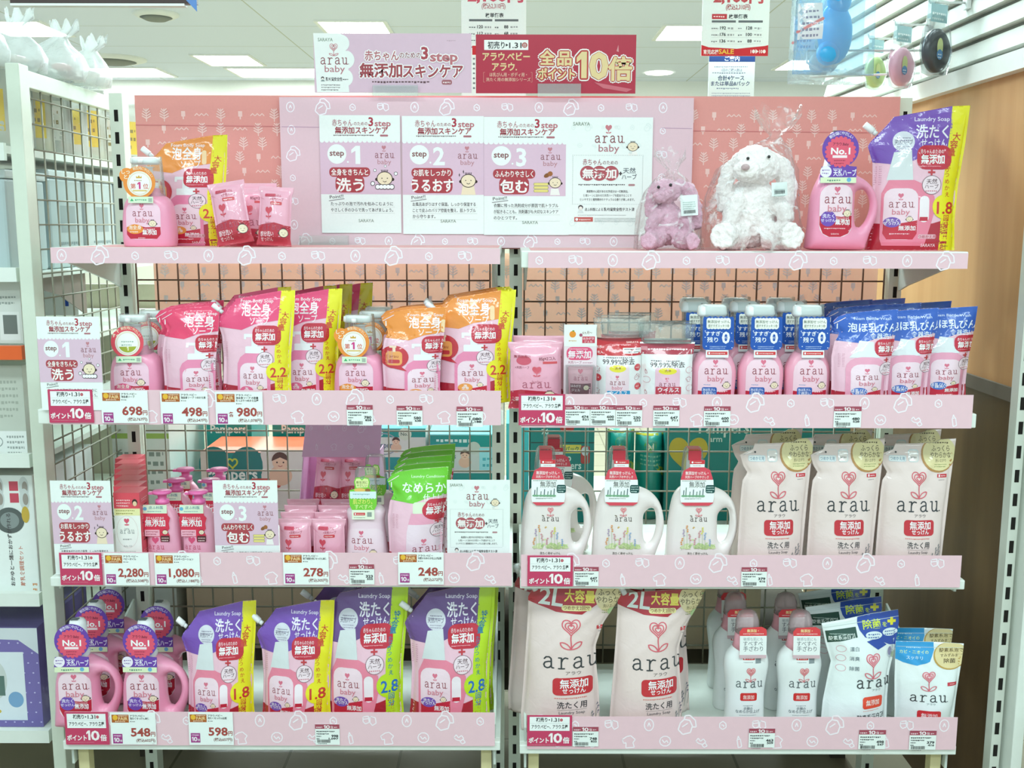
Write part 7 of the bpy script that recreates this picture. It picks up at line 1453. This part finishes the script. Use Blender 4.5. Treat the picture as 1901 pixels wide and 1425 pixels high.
def diaper_pack(u0, u1, v0, y, letter, lab, tilt):
    k = y / 1.0 / FPX; p0, p1 = P(u0, v0, y), P(u1, v0, y); w = p1.x - p0.x; h = p0.z - zr
    r = thing('diaper_pack', ((p0.x + p1.x) / 2, y, zr)); tag(r, lab, 'diaper pack'); W = w / 2
    po = Pouch([(0, -W), (1, -W)], [(0, W), (1, W)], [(-1, h), (1, h)], .09, 3, 1, [(0, .7), (.1, 1), (.9, 1), (1, .3)]); a = Art(50, h / w * 100, w / 100, 'film')
    a.circ(45, 42, 20, '#5cae3c'); a.text(letter, 45, 54, 34, '#e9f4d8', 'c', .05); a.fine(15, 80, 85, 10, '#7fc9b4', 3); a.poly([(70, 100), (100, 130), (100, 160), (60, 110)], '#c9cf2e')
    m = MB(); po.mesh(m, mat('#149a8c', 'film'), 16, 20); a.emit(m, po.front, .02); m.build('pack_body', r); b = Art(50, h / w * 100, w / 100, 'film'); b.rect(2, 2, 98, 9, '#c9cf2e'); mm = MB(); b.emit(mm, po.front, .02, .001); mm.build('pack_band', r); r.rotation_euler = (0, math.radians(tilt), 0)
diaper_pack(1128, 1178, 795, 2.70, 'L', 'green lettered L diaper pack between two white jugs', 0); diaper_pack(1180, 1234, 800, 2.70, 'M', 'green lettered M diaper pack right of the L pack', 0)
m = MB().box(-.88, .89, 2.52, 3.15, zr - .02, zr - .0005, mat('#cfd6cf', 'gloss')); tag(m.build('rear_shelf'), 'pale rear shelf carrying the diaper boxes behind the wires', 'shelf')
for x0, x1, lab in ((-.86, -.02, 'beige carton low behind the left wire grid'), (.03, .66, 'beige carton low behind the right wire grid')):
    r = thing('storage_carton', ((x0 + x1) / 2, 2.62, .3)); tag(r, lab, 'carton'); w = (x1 - x0) / 2
    MB().box(-w, w, 0, .4, 0, .32, mat('#e8d3b6', 'matte')).build('carton_body', r)
    mm = MB(); mm.box(-w, w, -.0008, 0, .17, .174, mat('#c3a987', 'matte')); mm.build('tape_line', r)
m = MB().box(-1.0, .9, 2.50, 3.1, 0.24, .2995, mat('#4c463a', 'matte')).box(-1.0, -.96, 2.6, 3.1, 0, .24, mat('#4c463a', 'matte')).box(.86, .9, 2.6, 3.1, 0, .24, mat('#4c463a', 'matte')); tag(m.build('rear_plinth'), 'dark rear plinth board low behind the gap', 'plinth')  # left end lengthened to keep rear lamp light off the floor
def gb(a): a.rect(205, 806, 312, 816, '#9dbb5a'); a.fine(215, 850, 300, 12, '#8d9a90', 4)
rear_box(206, 782, 312, 2.60, .3, '#dfe5dd', gb, 'white box with green stripe behind the left wire grid', z0=.3, name='goods_box')

# ================================================================== neighbouring aisle at the left
_before = set(bpy.data.objects)
LX0, LX1 = -1.75, -.965
for v, name in ((512, 'above the brown bracket'), (657, 'with the orange strip'), (858, 'above the white kit boxes'), (1116, 'above the polka dot tray'), (1370, 'lowest one')):
    z = P(30, v, 2.16).z; r = thing('aisle_shelf', ((LX0 + LX1) / 2, 2.0, z)); tag(r, 'pale shelf of the left neighbouring aisle, %s' % name, 'shelf', 'shelves of the left aisle'); w = (LX1 - LX0) / 2
    MB().box(-w, w, .002, 1.05, -.012, .0, mat('#e4ebe0', 'gloss')).build('board', r)
    MB().box(-w, w, -.012, .002, -.014, .014, mat('#e8642a' if v == 657 else '#e9efe6', 'gloss')).build('shelf_edge', r)
def LZ(v): return P(30, v, 2.16).z + .0006
def pack(x, y, z, w, h, t, col, lab, cat, label_col=None, name='goods_pack', rz=0, m_=None, fn=None):
    r = thing(name, (x, y, z), math.radians(rz)); tag(r, lab, cat)
    po = Pouch([(0, -w/2), (1, -w/2)], [(0, w/2), (1, w/2)], [(-1, h), (1, h)], t, int(abs(x * 100 + y * 31)) % 9, 1.6, [(0, .6), (.12, 1), (.8, .9), (.94, .2), (1, .05)])
    mm = MB(); po.mesh(mm, m_ or mat(col, 'film'), 16, 18); a = Art(50, 100, w / 100, 'film', h / 100)
    if fn: fn(a)
    else:
        a.rect(12, 30, 88, 80, label_col or '#e9e6da'); a.fine(20, 48, 80, 8, '#8a7a4a', 3)
    b = MB(); a.emit(b, po.front, .02); mm.build('wrapper', r); b.build('printed_label', r); return r
zt_ = LZ(270)
rr_ = thing('aisle_shelf', ((LX0 + LX1) / 2, 2.0, zt_)); tag(rr_, 'upper shelf of the left aisle carrying grey and yellow packs', 'shelf', 'shelves of the left aisle'); MB().box(-.38, .38, .01, 1.05, -.016, -.0006, mat('#e4ebe0', 'gloss')).build('board', rr_); MB().box(-.38, .38, 0, .01, -.03, .004, mat('#e9efe6', 'gloss')).build('shelf_edge', rr_)
for i, (y, c, lc) in enumerate(((2.06, '#b9bdb0', '#d6b84a'), (2.15, '#a3a79c', '#c9cabd'), (2.24, '#b5b39f', '#d9bc4c'), (2.33, '#a9ada6', '#cfd2c8'), (2.42, '#c3c7c0', '#d9c25a'), (2.53, '#b3b6a8', '#d6b84a'), (2.66, '#a9aca2', '#c9cabd'), (2.8, '#bfc2b6', '#d9bc4c'), (2.92, '#aeb2aa', '#cfd2c8'))):
    for j, x in enumerate((-1.06, -1.24)): pack(x, y, zt_, .14, .165 + .01 * ((i + j) % 2), .05, c, 'grey pack with %s label on the upper left aisle shelf, %s, %s' % (('yellow', 'pale', 'yellow', 'white', 'gold', 'yellow', 'pale', 'yellow', 'white')[i], ('frontmost', 'second', 'third', 'fourth', 'fifth', 'sixth', 'seventh', 'eighth', 'rearmost')[i], ('by the wires', 'inner row')[j]), 'goods pack', lc, rz=(18 if j else 28))
def store(x, y, z, w, d, h, lab, col='#b9c9c9'):
    r = thing('storage_box', (x, y, z)); tag(r, lab, 'storage box'); MB().box(-w/2, w/2, 0, d, 0, h, mat(col, 'plast')).build('box_body', r, bevel=.006)
    MB().box(-w/2 - .004, w/2 + .004, -.004, d + .004, h, h + .018, mat('#d3dedd', 'plast')).build('box_lid', r, bevel=.004)
    a = Art(50, 100, w / 100, 'gloss', h / 100); a.rect(20, 20, 55, 42, '#7d8d8f'); a.fine(20, 60, 80, 6, '#75888a', 4); a.rect(58, 72, 88, 92, '#dfe6e4'); a.fine(62, 88, 84, 5, '#55605f', 2); m = MB(); a.emit(m); o = m.build('front_print', r)
    s2 = MB(); a2 = Art(50, 100, d / 100, 'gloss', h / 100); a2.rect(30, 30, 75, 60, '#8e9c9c'); a2.fine(20, 75, 80, 6, '#75888a', 3); a2.emit(s2); o = s2.build('side_print', r); o.rotation_euler = (0, 0, PI/2); o.location = (w/2, d/2, 0)
store(-1.1, 2.04, LZ(512), .2, .17, .19, 'translucent storage box in front on the left aisle shelf'); store(-1.1, 2.23, LZ(512), .2, .17, .2, 'translucent storage box behind the front one, seen through wires', '#a9b9b9')
for i, (y, c) in enumerate(((2.42, '#b3c0bf'), (2.61, '#a6b5b4'), (2.80, '#b0bdbb'))): store(-1.1, y, LZ(512), .2, .17, .2, 'translucent storage box seen through the left wire panel, %s' % ('third in its row', 'fourth in its row', 'last in its row')[i], c)
store(-1.33, 2.05, LZ(512), .2, .3, .18, 'translucent storage box further into the left aisle')
m = MB(); z = LZ(512); pts = [(2.02, z - .015), (2.4, z - .015), (2.4, z - .12), (2.25, z - .06), (2.1, z - .03)]; 
m.add([(LX1 - .02 + d, y, q) for d in (0, .003) for y, q in pts], [(0, 1, 2, 3, 4), (9, 8, 7, 6, 5)] + [(i, (i+1) % 5, (i+1) % 5 + 5, i + 5) for i in range(5)], mat('#8d7f76', 'gloss')); tag(m.build('shelf_bracket'), 'brownish bracket below a left aisle shelf', 'bracket')
def box2(x, y, z, w, d, h, col, fn, lab, name='goods_box', cat='box', k=None):
    r = thing(name, (x, y, z)); tag(r, lab, cat); a = Art(50, 100, w / 100, 'gloss', h / 100)
    m = MB(); m.box(-w/2, w/2, 0, d, 0, h, mat(col, 'gloss')); m.build('box_body', r, bevel=.001); b = MB(); fn(a); a.emit(b); b.build('front_print', r)
def p_small(a): a.rect(55, 50, 95, 95, '#e6e9e4'); a.rect(62, 55, 90, 85, '#6f7670'); a.rect(5, 20, 20, 50, '#c9a59a'); a.fine(30, 30, 90, 6, '#9aa29c', 2); a.rect(5, 6, 30, 16, '#5d625e')
for i, x in enumerate((-1.03, -1.14, -1.25)): box2(x, 2.03, LZ(657) + .014, .1, .1, .13, ('#d9ddd6', '#cfc9c2', '#d3d8d1')[i], p_small, 'small pale box above the orange strip, %s' % ('nearest to the green post', 'second from the post', 'third from the post')[i])
def p_logo(a):
    a.rect(0, 0, 100, 72, '#c9cec2'); a.fine(8, 20, 92, 5, '#aab0a4', 6); a.rect(0, 72, 100, 100, '#eef0ec'); a.ring(52, 84, 14, 1.2, '#9a9f9c', 7); a.circ(48, 83, 5, '#c24a58'); a.circ(56, 81, 5, '#7a2f4a'); a.circ(54, 89, 5, '#5aa89a'); a.fine(72, 80, 96, 4, '#a3a8a4', 4); a.text('Richell', 14, 86, 12, '#5a4a4c', 'c', .03, 20)
for i, x in enumerate((-1.06, -1.22)): box2(x, 2.03, LZ(858), .145, .06, .19, '#cfd3c8', p_logo, 'grey see-through pack with round three dot mark, %s' % ('beside the green post', 'further from the post')[i], 'goods_pack', 'goods pack')
def p_kit(a):
    a.rect(1, 1, 99, 99, '#f0f4f0')
    for x, y in ((25, 10), (70, 10), (25, 20), (70, 20)): a.circ(x + 14, y, 9, '#d3d8d6'); a.circ(x + 16, y, 5, '#a39a92'); a.rect(x - 12, y - 5, x + 4, y + 3, '#cf4f63')
    a.ell(55, 38, 26, 11, '#5d6462'); a.ell(55, 38, 17, 7, '#8d9694'); a.circ(84, 33, 7, '#cfae4a'); a.rect(12, 32, 32, 44, '#c2404f'); a.fine(14, 40, 30, 4, '#f3c78a', 2)
    a.text('おかゆと一緒におかずが作れる', 56, 94, 8.5, '#4a4446', 'l', .03, 62, rot=-PI/2); a.text('離乳食調理セット', 74, 94, 9, '#c2603c', 'l', .03, 34, rot=-PI/2); a.text('Richell', 24, 96, 9, '#3f3a3c', 'l', .05, 18, rot=-PI/2); a.fine(88, 94, 96, 3, '#d9853c', 2)
for i, x in enumerate((-1.04, -1.165, -1.29)): box2(x, 2.03, LZ(1116), .115, .3, .255, '#eef2ee', p_kit, 'white baby food kit box, %s' % ('beside the green post', 'second from the post', 'third from the post')[i], 'kit_box')
def p_tray(a):
    a.rect(0, 0, 100, 100, '#7c6fae')
    for i in range(14):
        for j in range(10): a.circ(4 + i * 7 + (j % 2) * 3.5, 5 + j * 10, .8, '#c9c2e6', 6)
    a.poly([(0, 0), (100, 0), (100, 26), (85, 12), (0, 8)], '#d9e0e3'); a.rect(0, 24, 88, 93, '#e4ebf0'); a.rect(0, 36, 48, 66, '#dd5f7c'); a.circ(16, 52, 12, '#f0a85a'); a.ell(64, 52, 10, 20, '#cfd6d2'); a.rect(56, 48, 72, 68, '#5f7a72'); a.line([(15, 88), (30, 80)], 3, '#3d4670'); a.line([(50, 88), (66, 84)], 4, '#cfb64a'); a.ell(80, 72, 6, 8, '#7fa9cf')
box2(-1.13, 2.03, LZ(1370), .27, .25, .225, '#7c6fae', p_tray, 'purple polka dot boxed tray set near the floor', 'tray_set', 'boxed tray set')
m = MB(); m.box(LX0, LX1, 3.165, 3.185, 0, LZ(590), mat('#bdb8a2', 'matte')); tag(m.build('aisle_back_panel'), 'beige back panel of the left neighbouring aisle', 'panel')
def p_panda(a):
    a.rect(0, 0, 100, 100, '#f1f5f1'); a.ell(20, 35, 9, 15, '#243a86'); a.ell(72, 30, 8, 14, '#243a86'); a.rect(32, 12, 58, 30, '#c2554a'); a.fine(36, 60, 62, 10, '#4a4a4a', 2); a.ell(16, 80, 10, 12, '#2a2a2c'); a.ell(40, 84, 7, 8, '#2a2a2c'); a.rect(85, 0, 90, 80, '#2f52b5')
for x, y, lab in ((-1.13, 2.39, 'hung below the storage boxes'),): box2(x, y, LZ(512) - .1236, .22, .02, .11, '#f1f5f1', p_panda, 'white shelf card with blue blots beyond the left wire panel, ' + lab, 'shelf_card', 'card')
# clear plastic bags lying along the top rail
for i, (y, x, s_) in enumerate(((2.03, -1.06, 1.0), (2.13, -1.03, .95), (2.23, -.985, .9), (2.33, -.965, .8))):
    r = thing('clear_pack', (x, y, z1 + .012)); tag(r, 'clear plastic pack lying on the left rail, %s' % ('nearest with barcode', 'second with barcode', 'third, pinkish', 'farthest with torn tip')[i], 'clear pack', 'clear packs on the left rail')
    o = bag(r, [(0, .06 * s_, .03, 0), (.001, .085 * s_, .045, 0), (.03, .09 * s_, .055, 0), (.06 * s_, .07 * s_, .04, .01), (.085 * s_, .03, .02, .02), (.1 * s_, .014, .008, .03), (.13 * s_, .03, .008, .04)], i + 3, clear('pack2', '#f6faf7', .6, .25, .2, .8, 60), 44); o.name = 'clear_film'
    a = Art(50, 100, .0007, 'paper'); a.rect(20, 60, 80, 100, '#e9ece8'); barcode(a, 25, 66, 45, 26, i); m = MB(); a.emit(m); o = m.build('barcode_label', r); o.location = (.0, -.056, .012)
    m = MB(); m.ball((.03, -.0, .03), (.02, .03, .008), mat(('#e8a9a0', '#e9c9c0', '#e39a94', '#e6d6d0')[i], 'plast'), 12); m.build('inner_item', r)

for o in list(bpy.data.objects):    # the aisle stands a little further back and out than the shelving
    if o not in _before and o.parent is None and o.users_collection:
        if o.type == 'EMPTY': o.location = (o.location.x * 1.07, 2.175 + (o.location.y - 2.0) * 1.09, o.location.z); o.scale = (1.07, 1.09, 1.05)
        else: o.location = (-.075, .17, 0)

# ================================================================== hanging goods on the slatted wall at the right
def hook(p, L, lab):
    m = MB(); x, y, z = p; w = mat('#e3e6e2', 'metal'); m.tube([(1.05, y, z), (1.05 - L, y, z), (1.05 - L - .006, y, z + .012)], .0028, w, 8); m.box(1.045, 1.055, y - .012, y + .012, z - .015, z + .015, w); tag(m.build('wall_hook'), lab, 'hook', 'hooks on the slatted wall')
for u, v, R, c, lab, hl in ((1624, 133, .036, '#c3d68a', 'yellow green round toy in a blister, farthest of the three', 'hook holding the yellow green blister'), (1672, 123, .042, '#f0b3c8', 'pink round toy in a blister, middle of the three', 'hook holding the pink blister'), (1736, 93, .044, '#23242e', 'black round toy in a blister, nearest of the three', 'hook holding the black blister')):
    p = PX(u, v, .985); r = thing('blister_toy', p, math.radians(32)); tag(r, lab, 'blister toy', 'round toys on the slatted wall')
    n = 28; m = MB(); prof = [(0, .3), (.35, .34), (.8, .3), (1, .12), (1, -.12), (.8, -.3), (0, -.3)]; V = []; F = []
    for q, d in prof:
        for i in range(n): t = 2 * PI * i / n; V.append((q * R * math.cos(t), -d * R, q * R * 1.12 * math.sin(t)))
    for j in range(len(prof) - 1):
        for i in range(n): i2 = (i + 1) % n; F.append((j*n+i, j*n+i2, (j+1)*n+i2, (j+1)*n+i))
    m.add(V, F, mat(c, 'plast'), True); m.build('round_toy', r)
    a = Art(0, 0, R / 50, 'gloss'); a.ell(-8, -8, 12, 22, '#dfe39a'); a.ell(-8, 12, 12, 13, '#4f8fc9'); a.fine(-16, 14, 0, 5, '#e6f0f6', 2); m = MB(); a.emit(m); o = m.build('sticker', r); o.location = (0, -.34 * R - .001, 0)
    m = MB(); V = []
    m.loft([(-R * 1.25, R * .5, R * .3, 2), (-R * 1.15, R * .95, R * .42, 2), (0, R * 1.15, R * .48, 2.4), (R * 1.1, R * 1.0, R * .36, 2.4), (R * 1.3, R * .9, R * .1, 3), (R * 2.6, R * .85, .002, 4)], clear('blister', '#f6fbfa', .04, .08, .3), 28); m.build('blister', r)
    b = Art(0, 0, R / 50, 'gloss'); b.rect(-34, -118, 34, -72, '#a9cdd3'); b.fine(-28, -90, 28, 9, '#eef6f6', 2); m = MB(); b.emit(m); o = m.build('header_card', r); o.location = (0, -.003, 0)
    hook((1.05, p.y, p.z + R * 2.45), 1.05 - p.x + .02, hl)
hk = P(1600, 135, 2.75); 
for i, (u, v, w, c, lab) in enumerate(((1545, 70, .105, '#63c0ea', 'light blue packet with bright blue toy, front one on the slatted wall'), (1530, 95, .1, '#bcd9dc', 'pale clear packet hanging behind the blue one'))):
    y = 2.66 + i * .09; p = P(u, 138 + i * 18, y); r = thing('toy_packet', p, math.radians(6)); tag(r, lab, 'toy packet', 'packets on the slatted wall'); h = .24
    po = Pouch([(0, -w), (1, -w * .96)], [(0, w), (1, w * .96)], [(-1, h), (1, h)], .06, 3 + i, 2, [(0, .1), (.1, .8), (.5, 1), (.9, .4), (1, .05)])
    m = MB(); po.mesh(m, clear('packet%d' % i, ('#d3eefa', '#eaf4f4')[i], .22, .1, .3, .5, 30), 20, 20); m.build('packet_film', r)
    m = MB(); bl = mat('#35b4f2' if i == 0 else '#c9d6d4', 'plast'); m.ball((.0, 0, .1), (.045, .022, .075), bl, 18); m.ball((.005, -.005, .18), (.032, .02, .04), bl, 16); m.ball((-.02, -.01, .05), (.03, .018, .03), bl, 14); m.build('inner_toy', r)
    a = Art(50, 100, w / 50, 'film', h / 100); a.rect(4, 30, 30, 66, '#e3ecf0'); a.fine(8, 40, 26, 4, '#8a8fa8', 5); a.line([(4, 58), (30, 46)], 3, '#d98a8a'); m = MB(); a.emit(m, po.front, .02); m.build('packet_print', r)
hp = P(1500, 128, 2.7); m = MB(); w_ = mat('#e3e6e2', 'metal')
m.tube([(1.05, 2.72, hp.z + .05), (hp.x, 2.72, hp.z + .05), (hp.x, 2.72, hp.z + .02), (hp.x + .03, 2.70, hp.z)], .003, w_, 8); m.tube([(1.05, 2.76, hp.z), (hp.x + .02, 2.76, hp.z - .01)], .003, w_, 8); tag(m.build('wall_hook'), 'long double wire hook under the blue packets', 'hook', 'hooks on the slatted wall')
# white goods on the neighbouring unit at the far right edge
for i, v in enumerate((1290,)):
    p = PX(1893, v, 1.13); m = MB().box(1.108, 1.3, 1.9, 2.28, p.z - .015, p.z, mat('#e6ebe4', 'gloss')); tag(m.build('edge_shelf'), 'white shelf end at the extreme right edge of the picture', 'shelf')
    q = thing('edge_goods_box', (1.16, 1.95, p.z + .0006)); tag(q, 'white box with dark print on the far right shelf end', 'box'); MB().box(-.04, .04, 0, .2, 0, .12, mat('#e3e6e0', 'gloss')).build('box_body', q); a = Art(50, 100, .0008, 'gloss', .0012); a.rect(8, 20, 40, 90, '#3a3a3c'); m = MB(); a.emit(m); m.build('front_print', q)
bpy.data.objects.remove(_to); bpy.data.curves.remove(_tc)
